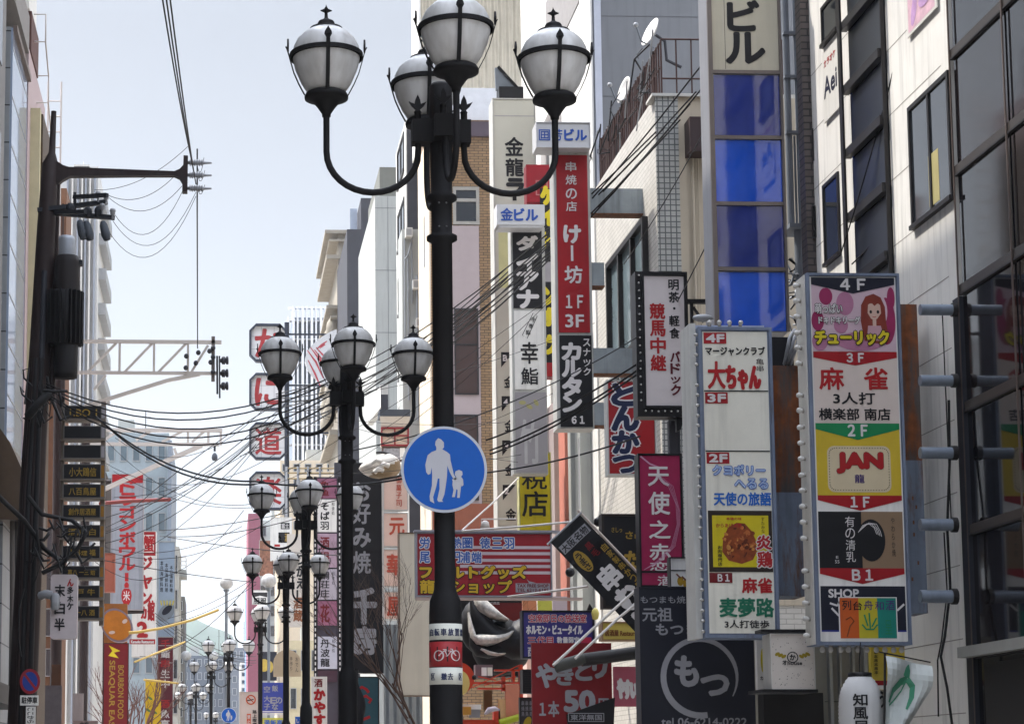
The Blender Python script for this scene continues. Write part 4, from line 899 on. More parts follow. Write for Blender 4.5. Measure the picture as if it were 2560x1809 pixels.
# dark red banner, yellow lettering
s = Sign('dark_red_banner', 'dark red vertical banner with slanting yellow latin letters', 'banner', 258, 1606, 321, 1830, 68, .1, M('maroon_frame', (60, 24, 26), .6), DR, 2)
s.p.poly(s.fr, [(271, 1612), (292, 1622), (300, 1626), (284, 1630), (296, 1644), (270, 1638), (280, 1626)], s.d, YI)
s.tx('SEAQUAR EAST', 271, 1650, 287, 1830, GO, .03, rot=1); s.tx('BOURBON FOOD', 295, 1662, 309, 1795, GO, .02, rot=1); s.done()
s = Sign('yellow_banner', 'yellow vertical banner with faint green sprig drawings', 'banner', 363, 1697, 402, 1830, 84, .05, None, M('mustard_banner', (196, 160, 26), .6, var=.12), 0)
for x, y in ((372, 1775), (380, 1790), (388, 1780), (376, 1745)): s.p.ell(s.fr, x, y, 7, 3, s.d+.001*x, M('dull_green_ink', (80, 110, 60), .5), 10, .6)
s.done()
s = Sign('shrimp_poster', 'tall pale blue poster with a dark oval dish and yellow sprig', 'sign', 394, 1352, 438, 1592, 98, .4, PALE, M('pale_blue_poster', (158, 176, 196), .5, var=.2, scale=.8), 2)
for k in range(3): s.vt('本日海鮮料理', 400+k*12, 1400+k*6, 408+k*12, 1480, ink, .01)
s.p.ell(s.fr, 416, 1530, 17, 26, s.d, M('plate_grey', (130, 140, 150), .4), 20, .7); s.p.ell(s.fr, 418, 1524, 8, 16, s.d+.004, NV, 16, .8)
for k in range(5): s.p.stroke(s.fr, [(404+k*7, 1512), (402+k*8, 1500)], 3, s.d+.01+k*.001, YI)
s.done()
s = Sign('maroon_banner', 'tall maroon banner with pale characters beside the yellow one', 'banner', 394, 1592, 432, 1830, 97, .2, None, M('maroon_board', (96, 28, 42), .5, var=.2, scale=1), 0)
for k, ch in enumerate('千鮨串生中 酒魚亭'):
    if ch != ' ': s.tx(ch, 402, 1598+k*25, 424, 1618+k*25, RI if k in (0, 2, 6) else WI, .05)
s.p.rect(s.fr, 395, 1612, 431, 1613, s.d, WI); s.p.rect(s.fr, 395, 1655, 431, 1656, s.d, WI); s.done()
# red steel arm near the teal building, yellow awning poles
def pipe(name, label, cat, pts, r, m_, n=6): b = MB(); q = [P(*p) for p in pts]; b.tube(q, r, m_, n); return tag(b.build(name, None, q[0]), label, cat)
gold_pipe = M('yellow_pipe', (188, 158, 84), .45, .1, var=.1)
pipe('awning_pole', 'upper long yellow pole jutting over the street from the left', 'pole', [(322, 1581, 60), (345, 1579, 60), (400, 1570, 61), (480, 1549, 62), (545, 1524, 63)], .045, gold_pipe)
pipe('awning_pole', 'lower thin yellow pole slanting up from the yellow banner', 'pole', [(336, 1654, 70), (390, 1632, 71), (440, 1613, 72), (462, 1604, 73)], .035, gold_pipe)
pipe('awning_pole', 'short yellow pole above the yellow banner', 'pole', [(360, 1698, 80), (445, 1707, 81)], .04, gold_pipe)
pipe('red_steel_arm', 'red steel arm crossing in front of the tall bowling sign', 'bracket', [(250, 1258, 74), (320, 1252, 75), (425, 1248, 76)], .07, M('oxide_red', (130, 60, 56), .6))
# thin winter tree on the left
def bare_tree(name, label, base, top, spread, seed, col, r0=.09, depth=5, lean=(0, 0, 0), n0=7):
    rnd = random.Random(seed); b = MB(); base = Vector(base)
    def grow(p, d, ln, r, k):
        q = p+d*ln; m_ = p.lerp(q, .5)+Vector((rnd.uniform(-1, 1), rnd.uniform(-1, 1), rnd.uniform(-.3, .6)))*ln*.06
        b.tube([p, m_, q], [r, r*.85, r*.7], col, 5 if k < 3 else 3, False)
        if k >= depth: return
        for _ in range(rnd.choice((2, 2, 3))):
            e = (d+Vector((rnd.uniform(-1, 1), rnd.uniform(-1, 1), rnd.uniform(-.35, .7)))*spread).normalized()
            grow(q.lerp(p, rnd.uniform(0, .45)), e, ln*rnd.uniform(.62, .86), r*.62, k+1)
    h = top-base.z
    t = thing(name, label, 'tree', base)
    b.tube([base, base+Vector((lean[0]*.3, lean[1]*.3, h*.3))], [r0*1.3, r0], col, 8); b.build('trunk', t); b = MB()
    for i in range(n0):
        a = rnd.uniform(0, 6.28); d = Vector((math.cos(a)*.55+lean[0], math.sin(a)*.55+lean[1], 1)).normalized()
        grow(base+Vector((lean[0]*.3, lean[1]*.3, h*.3*rnd.uniform(.85, 1))), d, h*.25, r0*.6, 1)
    b.build('crown', t)
bark = M('bark_brown', (84, 66, 58), .8, var=.2)
p = P(342, 1700, 82); bare_tree('bare_tree', 'brown bare street tree under the white karaoke sign on the left', (p.x, 82, 0), P(342, 1610, 82).z, .5, 3, M('russet_bark', (96, 62, 52), .8), .1, 5)
# shop clutter under the boards: round lamp, awning, timber screens
s = Sign('timber_screen', 'brown timber screen below the gold lettered boards', 'screen', 128, 1660, 152, 1830, 50, .2, None, M('orange_timber', (96, 64, 46), .6, var=.3, scale=2), 0); s.done()
s = Sign('notice_board', 'crumpled white notice sheet on the brown timber front', 'notice', 112, 1712, 154, 1830, 49, .06, None, M('notice_white', (112, 104, 106), .6, var=.25, scale=6), 0); s.done()
s = Sign('pale_wall_board', 'pale pinkish board below the white rounded sign', 'sign', 181, 1732, 208, 1800, 55, .1, None, M('pale_wall_board', (172, 160, 158), .6, var=.1), 0); s.done()
s = Sign('long_name_board', 'low pinkish grey name board at the bottom edge on the left', 'sign', 182, 1800, 244, 1830, 54, .2, None, M('pinkish_board', (150, 128, 124), .6), 0); s.tx('吉兆', 200, 1803, 222, 1822, ink, .03); s.done()
# ================================================================== right-hand signs, near to far
bulb_m = M('frosted_bulb', (196, 194, 190), .25, var=.1); bulb_cap = M('bulb_socket', (150, 146, 140), .5, .5)
def make_bulb(parent, p, d, r=.045):
    """A bulb with its socket on point p, pointing along d; copies share the mesh."""
    k = ('bulb', tuple(round(x, 2) for x in d), r)
    if k not in _G:
        b = MB(); d_ = Vector(d); b.lathe([(r*.75, 0), (r*.75, r*.5), (r*.5, r*.6), (r*.95, r*1.3), (r, r*1.7), (r*.7, r*2.4), (0, r*2.65)], (0, 0, 0), bulb_m, 10, True, d_)
        b.lathe([(r*.8, -.001), (r*.8, r*.55)], (0, 0, 0), bulb_cap, 10, True, d_)
        o = b.build('bulb'); _G[k] = o.data; bpy.data.objects.remove(o)
    o = bpy.data.objects.new('bulb', _G[k]); C.objects.link(o); o.parent = parent; o.location = Vector(p)-Vector(parent['_o']); o.rotation_euler = (random.uniform(-.16, .16), random.uniform(-.16, .16), random.uniform(-.16, .16)); return o
# --- large mahjong tenant sign (nearest on the right)
s = Sign('tenant_sign', 'big grey framed tenant sign with pink, yellow and dark panels and red arrows', 'sign', 2028, 679, 2262, 1606, 23.8, .42, ALU, W_, 9)
X0, X1 = 2040, 2250
def chev(y0, ym, y1, m_, txt, tm=WI, a=2104, c=2184, d=.004, tb=None):
    s.p.poly(s.fr, [(X0, y0), (X0, ym), ((X0+X1)/2, y1), (X1, ym), (X1, y0)], s.d+d, m_); s.tx(txt, (X0+X1)/2-(c-a)/2, y0+(4 if tb is None else tb), (X0+X1)/2+(c-a)/2, y0+(y1-y0)*.76, tm, .05, d+.004)
pinkp = M('pink_print', (178, 120, 150), .45, var=.2, scale=3); flesh = M('print_flesh', (204, 172, 158), .5); hair = M('print_hair', (128, 52, 40), .5, var=.2, scale=9); plum = M('plum_print', (150, 44, 90), .45, var=.2, scale=4); pale_p = M('pale_pink_print', (206, 180, 192), .5)
s.panel(X0, 690, X1, 877, pale_p)
for k, (x, y, rx, ry) in enumerate(((2076, 738, 17, 22), (2124, 756, 22, 30), (2054, 800, 16, 26), (2112, 812, 18, 20), (2226, 800, 24, 60), (2160, 852, 60, 24), (2240, 742, 10, 28), (2058, 852, 20, 24))): s.p.ell(s.fr, x, y, rx, ry, s.d+.002+.0004*k, plum if k % 2 == 0 else pinkp, 20)
s.p.ell(s.fr, 2196, 775, 34, 52, s.d+.0062, pale_p, 28)
s.p.poly(s.fr, [(2170, 850), (2162, 800), (2164, 760), (2176, 738), (2196, 731), (2214, 740), (2224, 764), (2226, 806), (2234, 852), (2214, 858), (2196, 856)], s.d+.0066, hair)
s.p.poly(s.fr, [(2182, 756), (2212, 756), (2214, 780), (2204, 794), (2196, 798), (2188, 794), (2180, 780)][::-1], s.d+.007, flesh)
s.p.poly(s.fr, [(2180, 812), (2212, 812), (2222, 850), (2176, 850)][::-1], s.d+.007, M('pale_dress_print', (190, 150, 160), .5)); s.p.rect(s.fr, 2192, 796, 2201, 813, s.d+.0074, flesh)
for x in (2188, 2206): s.p.ell(s.fr, x, 777, 3.2, 4.5, s.d+.0074, ink, 12)
s.p.poly(s.fr, [(2176, 762), (2180, 744), (2196, 740), (2212, 746), (2218, 764), (2206, 755), (2198, 762), (2190, 754)], s.d+.0078, hair)
s.p.stroke(s.fr, [(2192, 789), (2196, 790.5), (2201, 789)], 1.6, s.d+.0078, RI)
s.tx('萌っぱい', 2048, 757, 2116, 782, WI, .04, .01, out=ink, ob=.1); s.tx('ドキドキリーグ', 2056, 790, 2160, 808, WI, .04, .01, out=ink, ob=.1)
s.tx('チューリック', 2046, 826, 2230, 860, YI, .06, .011, out=M('olive_black', (40, 34, 12), .5), ob=.14)
chev(690, 708, 731, NV, '４Ｆ', a=2108, c=2170)
s.panel(X0, 878, X1, 1058, M('warm_white_panel', (214, 200, 192), .5, var=.08), .001)
chev(878, 893, 913, RD, '３Ｆ', a=2118, c=2160)
s.tx('麻', 2054, 919, 2114, 973, RI, .05); s.tx('雀', 2166, 919, 2224, 973, RI, .05); s.tx('3人打', 2087, 981, 2191, 1010, ink, .05); s.tx('横楽部', 2050, 1021, 2150, 1050, ink, .05); s.tx('南店', 2164, 1021, 2228, 1050, ink, .05)
s.panel(X0, 1058, X1, 1238, M('yellow_panel', (206, 178, 50), .5, var=.15, scale=2), .001)
chev(1058, 1073, 1100, M('green_chevron', (24, 130, 78), .5), '２Ｆ', a=2121, c=2169)
pts = []
for cx, cy, a0 in ((2208, 1132, -90), (2208, 1213, 0), (2084, 1213, 90), (2084, 1132, 180)):
    for k in range(6): a = R(a0+k*18); pts.append((cx+17*math.cos(a), cy+17*math.sin(a)))
s.p.poly(s.fr, pts[::-1], s.d+.003, M('cream_panel', (212, 196, 164), .5))
n = len(pts)
for i in range(n):
    a, b_ = pts[i], pts[(i+1) % n]; L_ = math.hypot(a[0]-b_[0], a[1]-b_[1])
    for j in range(max(1, int(L_/7))):
        q = (j+.5)/max(1, int(L_/7)); s.p.ell(s.fr, 2146+(a[0]+(b_[0]-a[0])*q-2146)*.94, 1172.5+(a[1]+(b_[1]-a[1])*q-1172.5)*.91, 1.3, 1.6, s.d+.005, frame_dk, 6)
s.tx('JAN', 2093, 1134, 2203, 1180, RI, .09, .004, out=M('shadow_ink', (92, 62, 58), .5), ob=.11); s.tx('龍', 2134, 1186, 2158, 1207, M('purple_ink', (70, 50, 110), .5), .04)
s.panel(X0, 1238, X1, 1278, W_, .001); chev(1238, 1250, 1276, RD, '１Ｆ', a=2126, c=2172, d=.005)
s.panel(X0, 1278, 2147, 1418, M('print_black', (22, 22, 26), .5), .001); s.panel(2147, 1278, X1, 1418, M('print_tan', (140, 116, 92), .5, var=.12), .001)
s.p.ell(s.fr, 2170, 1349, 35, 52, s.d+.004, M('print_black', (0, 0, 0)), 32)
for k in range(4): s.p.stroke(s.fr, [(2138+k*3, 1330-k*3), (2150+k*5, 1312-k*2), (2166+k*6, 1309), (2178+k*5, 1318+k*3), (2184+k*4, 1334+k*2)], 1.4, s.d+.007+.0005*k, WI)
for k, ch in enumerate('有の清乳'): s.tx(ch, 2106, 1290+k*29, 2130, 1316+k*29, WI, .0)
s.tx('E', 2081, 1388, 2087, 1394, WI, 0); s.tx('55', 2078, 1398, 2089, 1406, WI, 0); s.vt('やわらか焼', 2220, 1290, 2230, 1390, frame_dk, 0)
s.panel(X0, 1418, X1, 1462, W_, .001); chev(1418, 1432, 1457, RD, 'Ｂ１', a=2126, c=2176, d=.005)
s.panel(X0, 1462, X1, 1572, NV, .001); s.panel(X0, 1572, X1, 1598, W_, .001); s.panel(X0, 1570, X1, 1574, M('blue_band', (40, 48, 130), .5), .003)
s.tx('SHOP', 2060, 1470, 2134, 1490, WI, .05)
for q in ([(2062, 1504), (2080, 1510), (2086, 1500)], [(2066, 1516), (2084, 1535)], [(2228, 1522), (2246, 1506)]): s.p.stroke(s.fr, q, 5, s.d+.006, WI)
s.panel(2083, 1489, 2228, 1592, W_, .006)
for k, m_ in enumerate((M('card_orange', (196, 90, 34), .5), M('card_yellow', (190, 178, 44), .5), M('card_teal', (26, 130, 116), .5))): s.panel(2086+k*46.5, 1491, 2086+(k+1)*46.5, 1590, m_, .008)
for k, ch in enumerate('列台舟和酒'): s.tx(ch, 2092+k*27, 1497+(k % 2)*3, 2114+k*27, 1521, (ink if k < 2 else M('purple_ink', (0, 0, 0))), .02, .011)
for q in ([(2140, 1556), (2150, 1568), (2168, 1568), (2178, 1556)], [(2146, 1532), (2154, 1560)], [(2176, 1540), (2164, 1562)], [(2158, 1528), (2160, 1566)]): s.p.stroke(s.fr, q, 4, s.d+.012, GI)
s.p.stroke(s.fr, [(2100, 1545), (2112, 1538), (2120, 1548), (2110, 1560), (2102, 1586)], 3, s.d+.012, M('brown_ink', (110, 60, 30), .5)); s.tx('呈', 2196, 1545, 2214, 1580, GI, 0, .011)
s.done()
y0b = s.fr.pt(0, 0).y; xl = s.fr.pt(2028, 900).x
def f_(b, fr):
    b.box(xl-.012, xl-.002, y0b+.03, y0b+.40, fr.pt(0, 1604).z, fr.pt(0, 681).z, M('lit_case_side', (206, 204, 198), .5, streak=.15))  # paler than the case: sunlight on this side is put into its colour
s.part('side_panel', f_)
for k in [q for q in range(23) if q not in (6, 17)]: make_bulb(s.t, (xl-.012, y0b+.2, s.fr.pt(0, 700+k*40).z), (-1, 0, 0), .034)
for k in range(10): make_bulb(s.t, (s.fr.pt(2050+k*22, 0).x, y0b+.14, s.fr.pt(0, 1606).z), (0, 0, -1), .032)
# its rusty cabinet and the tubes that carry it
fr = FR(2258, 757, 2308, 1530, 24.3); rust_cab = rusty('rust_cabinet', (84, 76, 72), (118, 68, 36), .42, .55)
t = thing('sign_cabinet', 'rust streaked steel cabinet behind the biggest tenant sign', 'cabinet', fr.pt(2280, 1530))
b = MB(); b.plate(fr, 2240, 757, 2306, 1150, -.5, 0, rust_cab); b.plate(fr, 2240, 1150, 2306, 1528, -.5, 0, rusty('rust_blue_cabinet', (116, 126, 142), (104, 70, 46), .5, .62)); b.build('case', t)
b = MB(); q = P(2390, 745, 23.3); b.box(q.x, q.x+.13, 23.2, 23.42, 0, q.z, M('blue_black_steel', (40, 42, 50), .5, .3, streak=.2)); b.build('post', t)
b = MB()
for v in (1240, 1262, 1300, 1330, 1400, 1440): b.plate(fr, 2268+(v % 3)*8, v, 2272+(v % 3)*8, v+9, .0, .006, rust)
b.build('rust_patch', t)
for v0, v1 in ((760, 788), (937, 965), (1117, 1146), (1296, 1326), (1474, 1506)):
    q = P(2300, (v0+v1)/2, 23.3); q2 = P(2392, (v0+v1)/2, 23.3); b = MB(); r_ = (v1-v0)/2*23.3/F*1.03
    b.tube([q, (q2.x, q.y, q.z)], r_, M('tube_steel', (128, 138, 152), .45, .3, streak=.2), 14); b.tube([(q2.x-.06, q.y, q.z), (q2.x, q.y, q.z)], r_*1.25, frame_dk, 14)
    b.build('support_tube', t)
# --- white tenant sign with the red floor tags
s = Sign('tenant_sign', 'white tenant sign with small red floor tags and a yellow food picture', 'sign', 1753, 815, 1938, 1590, 25.0, .42, ALU, CR, 11)
for y, tag_ in ((829, '4F'), (980, '3F'), (1131, '2F')):
    s.panel(1767, y, 1824, y+28, RD, .003); s.tx(tag_, 1774, y+5, 1818, y+24, WI, .07, .007)
for y in (975, 1126): s.panel(1765, y, 1926, y+3, ink, .004)
s.tx('マージャンクラブ', 1771, 865, 1920, 886, ink, .04); s.tx('大', 1776, 903, 1818, 970, RI, .05); s.tx('ちゃん', 1822, 914, 1906, 971, RI, .06)
s.vt('亀串', 1896, 893, 1918, 928, frame_dk, 0)
s.tx('クヨポリー', 1782, 1163, 1912, 1187, M('pale_blue_ink', (170, 190, 220), .5), .03, out=BI, ob=.1); s.tx('へるる', 1836, 1197, 1918, 1221, M('pale_blue_ink', (0, 0, 0)), .03, out=BI, ob=.1); s.tx('天使の旅語', 1783, 1231, 1925, 1263, M('bright_blue_ink', (40, 104, 190), .5), .06)
s.panel(1767, 1276, 1926, 1428, M('brown_black_panel', (46, 36, 30), .5), .003); s.panel(1777, 1288, 1917, 1416, YE, .006)
food = M('fried_food_print', (140, 66, 28), .5, var=.5, scale=14)
s.p.poly(s.fr, [(1800, 1378), (1803, 1345), (1816, 1318), (1838, 1306), (1858, 1308), (1874, 1326), (1884, 1348), (1886, 1378), (1876, 1398), (1848, 1408), (1816, 1400)], s.d+.009, food)
rnd = random.Random(9); fm = [food, M('fried_food_light', (186, 104, 52), .5, var=.5, scale=22), M('fried_food_dark', (92, 40, 18), .5, var=.5, scale=18), M('fried_food_gold', (200, 134, 66), .5, var=.4, scale=20)]
for k in range(70):
    a_ = rnd.uniform(0, 6.28); q = rnd.uniform(0, 1)**.6; s.p.ell(s.fr, 1844+40*q*math.cos(a_), 1358+46*q*math.sin(a_)*(1 if math.sin(a_) < 0 else .9), rnd.uniform(2, 8), rnd.uniform(2, 6), s.d+.0095+.00012*k, fm[rnd.choice((0, 1, 1, 2, 2, 3))], 9, rnd.uniform(0, 3))
s.tx('からあげ大将', 1786, 1308, 1850, 1318, RI, .03, .012); s.tx('本場の味', 1812, 1293, 1850, 1300, RI, .03, .012); s.vt('すたみな', 1898, 1292, 1908, 1332, ink, .0, .012); s.vt('お肉専門店', 1788, 1362, 1800, 1414, ink, .02, .012)
s.tx('炎', 1886, 1338, 1922, 1372, RI, .08, .012, out=WI, ob=.14); s.tx('鶏', 1888, 1378, 1923, 1416, RI, .06, .012, out=WI, ob=.14)
s.panel(1767, 1430, 1824, 1455, DR, .003); s.tx('Ｂ１', 1788, 1434, 1816, 1451, WI, .05, .007); s.tx('麻雀', 1848, 1443, 1921, 1479, RI, .07); s.tx('麦夢路', 1791, 1493, 1924, 1538, M('deep_green_ink', (30, 110, 84), .5), .06); s.tx('3人打徒歩', 1802, 1547, 1912, 1566, ink, .05); s.done()
def f_(b, fr):
    x = fr.pt(1753, 900).x; y = fr.pt(0, 0).y
    b.plate(fr, 1740, 801, 1932, 815.5, -.55, -.2, M('pale_blue_case', (166, 176, 200), .5, streak=.1)); b.plate(fr, 1737, 801, 1752.5, 1590, -.6, -.1, M('clear_case', (200, 200, 196), .35, var=.12, streak=.25))
s.part('outer_case', f_); xl = s.fr.pt(1750, 900).x; y0b = s.fr.pt(0, 0).y
for k in [q for q in range(30) if q not in (4, 11, 21)]: make_bulb(s.t, (xl, y0b-.01, s.fr.pt(0, 835+k*25.5).z), (-.6, -.8, 0), .022)
for k in range(4): make_bulb(s.t, (s.fr.pt(1782+k*26, 0).x, y0b-.01, s.fr.pt(0, 813).z), (0, -.2, 1), .03)
fr = FR(1946, 835, 2006, 1488, 25.6); t = thing('sign_cabinet', 'tall rusty cabinet between the two tenant signs', 'cabinet', fr.pt(1975, 1488))
b = MB(); b.plate(fr, 1938, 912, 2003, 1230, -.5, 0, rust_cab); b.plate(fr, 1938, 1230, 2004, 1487, -.5, 0, rusty('rust_blue_cabinet', 0, 0)); b.plate(fr, 1938, 836, 1998, 911, -.5, -.1, BK); b.build('case', t)
b = MB(); 
for k in range(3): b.tube([fr.pt(1976+k*7, 912, -.2), fr.pt(1966+k*10, 880, .2), fr.pt(1972+k*12, 850, .2), fr.pt(1996+k*12, 822, .0), fr.pt(2016+k*8, 812, -.4)], .022, porc, 6)
b.build('conduit', t)
# --- cream and blue tall sign
s = Sign('blue_panel_sign', 'very tall sign with four glossy blue panels under a cream one with black katakana', 'sign', 1772, -260, 1956, 822, 29.5, .5, M('grey_sign_case', (150, 150, 156), .45, .3, var=.1, streak=.15), None, 0)
s.p.plate(s.fr, 1783, -250, 1950, 176, 0, .012, M('cream_sheet', (196, 190, 172), .5, var=.1, scale=1.5, streak=.1)); s.p.rect(s.fr, 1816, -250, 1817.2, 174, .0135, frame_dk)
s.tx('ビ', 1826, 3, 1902, 76, ink, .05, .004); s.tx('ル', 1820, 84, 1914, 158, ink, .05, .004); s.tx('会館', 1826, -140, 1902, -10, ink, .05, .004); s.done('top_panel')
blue = M('blue_acrylic', (42, 58, 138), .06, var=.35, scale=.9, spec=.8, coat=.6, bump=.12); blue2 = M('bright_blue_acrylic', (34, 90, 212), .06, var=.35, scale=.8, spec=.8, coat=.6, bump=.12)
for y0, y1 in ((189, 339), (351, 503), (514, 664), (677, 820)):
    def f_(b, fr): b.plate(fr, 1785, y0, 1949, y1, .0, .015, blue2 if y0 in (351, 677) else blue)
    s.part('blue_panel', f_)
def f_(b, fr):
    for v in (178, 341, 505, 666): b.plate(fr, 1779, v, 1953, v+9, .016, .05, M('panel_rail', (120, 112, 108), .4, .5))
    b.plate(fr, 1772, -255, 1783, 822, .002, .06, M('panel_rail', (0, 0, 0))); b.plate(fr, 1950, -255, 1956, 822, .002, .06, M('panel_rail', (0, 0, 0)))
s.part('rail', f_)
# pipes right of it
b = MB(); fr = FR(1960, 0, 2040, 900, 31.5)
for u, r_, v0, v1 in ((1975, .055, -200, 560), (2003, .06, -200, 560), (1989, .018, 340, 560), (1992, .07, 560, 1300), (2018, .03, -200, 560)): b.tube([fr.pt(u, v0, .0), fr.pt(u, v1, .0)], r_, pipe_grey if r_ != .03 else M('cream_pipe', (214, 196, 170), .5), 10)
for v in (80, 190, 330, 565): b.plate(fr, 1966, v, 2022, v+7, -.02, .08, pipe_grey)
b.plate(fr, 1962, 566, 2026, 576, -.4, .2, pipe_grey)
tag(b.build('drain_pipes', None, fr.pt(1990, 900)), 'pair of tall grey drain pipes right of the tall blue panelled sign', 'pipes')
b = MB()
rnd = random.Random(3)
for k in range(26):
    a = (rnd.uniform(1958, 1990), rnd.uniform(640, 810)); c = (a[0]+rnd.uniform(8, 34), a[1]+rnd.uniform(-60, 40)); m_ = ((a[0]+c[0])/2+rnd.uniform(-6, 6), (a[1]+c[1])/2+rnd.uniform(5, 25)); b.tube([fr.pt(*a, rnd.uniform(-.3, .1)), fr.pt(*m_, 0), fr.pt(*c, -.1)], rnd.uniform(.012, .024), zinc if k % 3 else wire_m, 5)
tag(b.build('cable_bundle', None, fr.pt(1975, 820)), 'grey tangle of cables below the drain pipes', 'cables')
# --- black sign with bulbs and white face
s = Sign('bulb_edged_sign', 'white lettered sign in a black case with rows of small bulbs', 'sign', 1591, 678, 1722, 1040, 33, .35, blackm, None, 0)
s.p.plate(s.fr, 1612, 690, 1712, 1013, 0, .014, M('sign_white_face', (216, 208, 208), .45, var=.06)); s.p.frame(s.fr, 1606, 682, 1719, 1020, 6, 0, .04, blackm)
for ch, y in (('明', 699), ('茶', 730), ('・', 762), ('軽', 789), ('食', 820)): s.tx(ch, 1674 if ch != '・' else 1684, y if ch != '・' else 768, 1699 if ch != '・' else 1690, (y+26) if ch != '・' else 774, ink, .05)
MA = M('maroon_ink', (92, 22, 34), .5)
for ch, y in (('バ', 879), ('ド', 909), ('ッ', 942), ('ク', 962)): s.tx(ch, 1675, y, 1698, y+(25 if ch != 'ッ' else 16), MA, .05)
for k, ch in enumerate('競馬中継'): s.tx(ch, 1626, 759+k*43, 1663, 797+k*43, RI, .06)
s.done()
for k in range(17): make_bulb(s.t, s.fr.pt(1599.5, 688+k*19.5, .0), (0, -1, 0), .016)
for k in range(7): make_bulb(s.t, s.fr.pt(1610+k*16, 1027, .0), (0, -1, 0), .016)
def f_(b, fr):
    b.plate(fr, 1722, 741, 1775, 751, -.25, -.15, blackm); b.beam(fr.pt(1738, 750, -.2), fr.pt(1738, 800, -.2), .05, .05, blackm); b.beam(fr.pt(1742, 760, -.2), fr.pt(1768, 798, -.2), .04, .04, blackm)
s.part('bracket', f_); s.part('gusset', lambda b, fr: b.prism(fr, [(1690, 1040), (1712, 1040), (1700, 1070), (1690, 1075)][::-1], -.2, -.1, blackm)); s.part('post', lambda b, fr: b.plate(fr, 1680, 1040, 1708, 1140, -.5, -.36, dark_grey))
t = thing('junction_box', 'white junction box with cables above the white tenant sign', 'junction box', P(1757, 812, 27)); b = MB(); b.ball(P(1757, 795, 27), .09, porc, 12, (1.6, .8, .6)); b.build('case', t)
# --- pink sign, black sign below
s = Sign('pink_sign', 'pink sign with white characters and thin swirls, narrow dark frame', 'sign', 1597, 1133, 1707, 1466, 30, .25, BK, M('magenta_board', (152, 30, 76), .45, var=.35, scale=1.1), 5)
for ch, y0, y1 in (('天', 1167, 1214), ('使', 1230, 1285), ('之', 1301, 1345), ('赤', 1359, 1399), ('恋', 1404, 1425)): s.tx(ch, 1622, y0, 1674, y1, WI, .04)
s.panel(1601, 1426, 1703, 1431, BK, .008)
for k in range(4): s.p.stroke(s.fr, [(1640+k*4, 1190), (1672+k*4, 1215), (1690+k*3, 1260+k*6), (1692+k*2, 1310), (1676+k*3, 1365), (1640+k*3, 1402), (1606, 1424)], .9, s.d+.009+.0004*k, M('pale_swirl', (196, 140, 170), .5))
for x0, y0, x1, y1 in ((1604, 1140, 1650, 1168), (1655, 1436, 1672, 1462)): s.p.stroke(s.fr, [(x0, y0), ((x0+x1)/2, (y0+y1)/2+5), (x1, y1)], 4, s.d+.004, M('pale_swirl', (0, 0, 0)))
s.tx('酒', 1640, 1440, 1680, 1464, WI, .03); s.done()
s = Sign('snack_panel', 'white panel with yellow fruit pictures half behind the white tenant sign', 'sign', 1674, 1392, 1760, 1468, 27.6, .15, BK, W_, 3)
for x, y in ((1700, 1452), (1735, 1452), (1714, 1458)): s.p.ell(s.fr, x, y, 8, 12, s.d, M('snack_yellow', (190, 150, 40), .5, var=.3, scale=14), 14); s.p.stroke(s.fr, [(x, y-8), (x-10, y-18)], 4, s.d+.004, M('brown_ink', (110, 60, 30), .5))
s.panel(1677, 1424, 1757, 1427, BK, .006); s.done()
s = Sign('black_circle_sign', 'large black sign with a white brushed ring around two hiragana', 'sign', 1600, 1466, 1890, 1840, 27, .3, NV, M('sign_blue_black', (25, 27, 39), .45, var=.15, scale=2), 3)
s.tx('もつまも焼け', 1604, 1489, 1738, 1507, SI, .02); s.tx('元祖', 1608, 1518, 1682, 1552, SI, .04); s.tx('もつま', 1641, 1559, 1744, 1586, SI, .04)
rg = []; wd = []
for k in range(37):
    a = R(80+k*8.6); rx = 92; rg.append((1749+rx*math.cos(a), 1692+95*math.sin(a))); wd.append(16-8*abs(k/36-.15) if k < 30 else 10-(k-30)*1.2)
s.p.stroke(s.fr, rg, wd, s.d+.004, SI)
s.tx('も', 1688, 1641, 1742, 1712, SI, .06); s.tx('つ', 1752, 1688, 1818, 1735, SI, .08); s.tx('tel 06-6214-0222', 1650, 1793, 1862, 1812, SI, .03); s.done()
# --- red pork cutlet sign and black one with gold letters
s = Sign('cutlet_sign', 'red sign with dark blue hiragana outlined in white, behind the bulb edged one', 'sign', 1518, 950, 1640, 1187, 38, .3, PALE, M('cutlet_red', (150, 26, 32), .45, var=.1), 4)
for ch, y0, y1 in (('と', 961, 1012), ('ん', 1016, 1074), ('か', 1079, 1131), ('つ', 1139, 1180)): s.tx(ch, 1532, y0, 1594, y1, M('deep_blue_ink', (24, 34, 66), .5), .08, .006, out=WI, ob=.15)
s.done()
s = Sign('gold_lettered_sign', 'black sign with loose gold brush letters half hidden behind the pink one', 'sign', 1505, 1284, 1640, 1520, 34.5, .25, M('dark_brown_case', (44, 38, 34), .5), BK, 7)
s.tx('さしっ', 1530, 1318, 1556, 1330, GO, .02); s.tx('さr', 1565, 1328, 1596, 1346, GO, .04); s.tx('た', 1562, 1378, 1600, 1420, GO, .05); s.tx('ぐ', 1566, 1440, 1598, 1475, GO, .05); s.done()
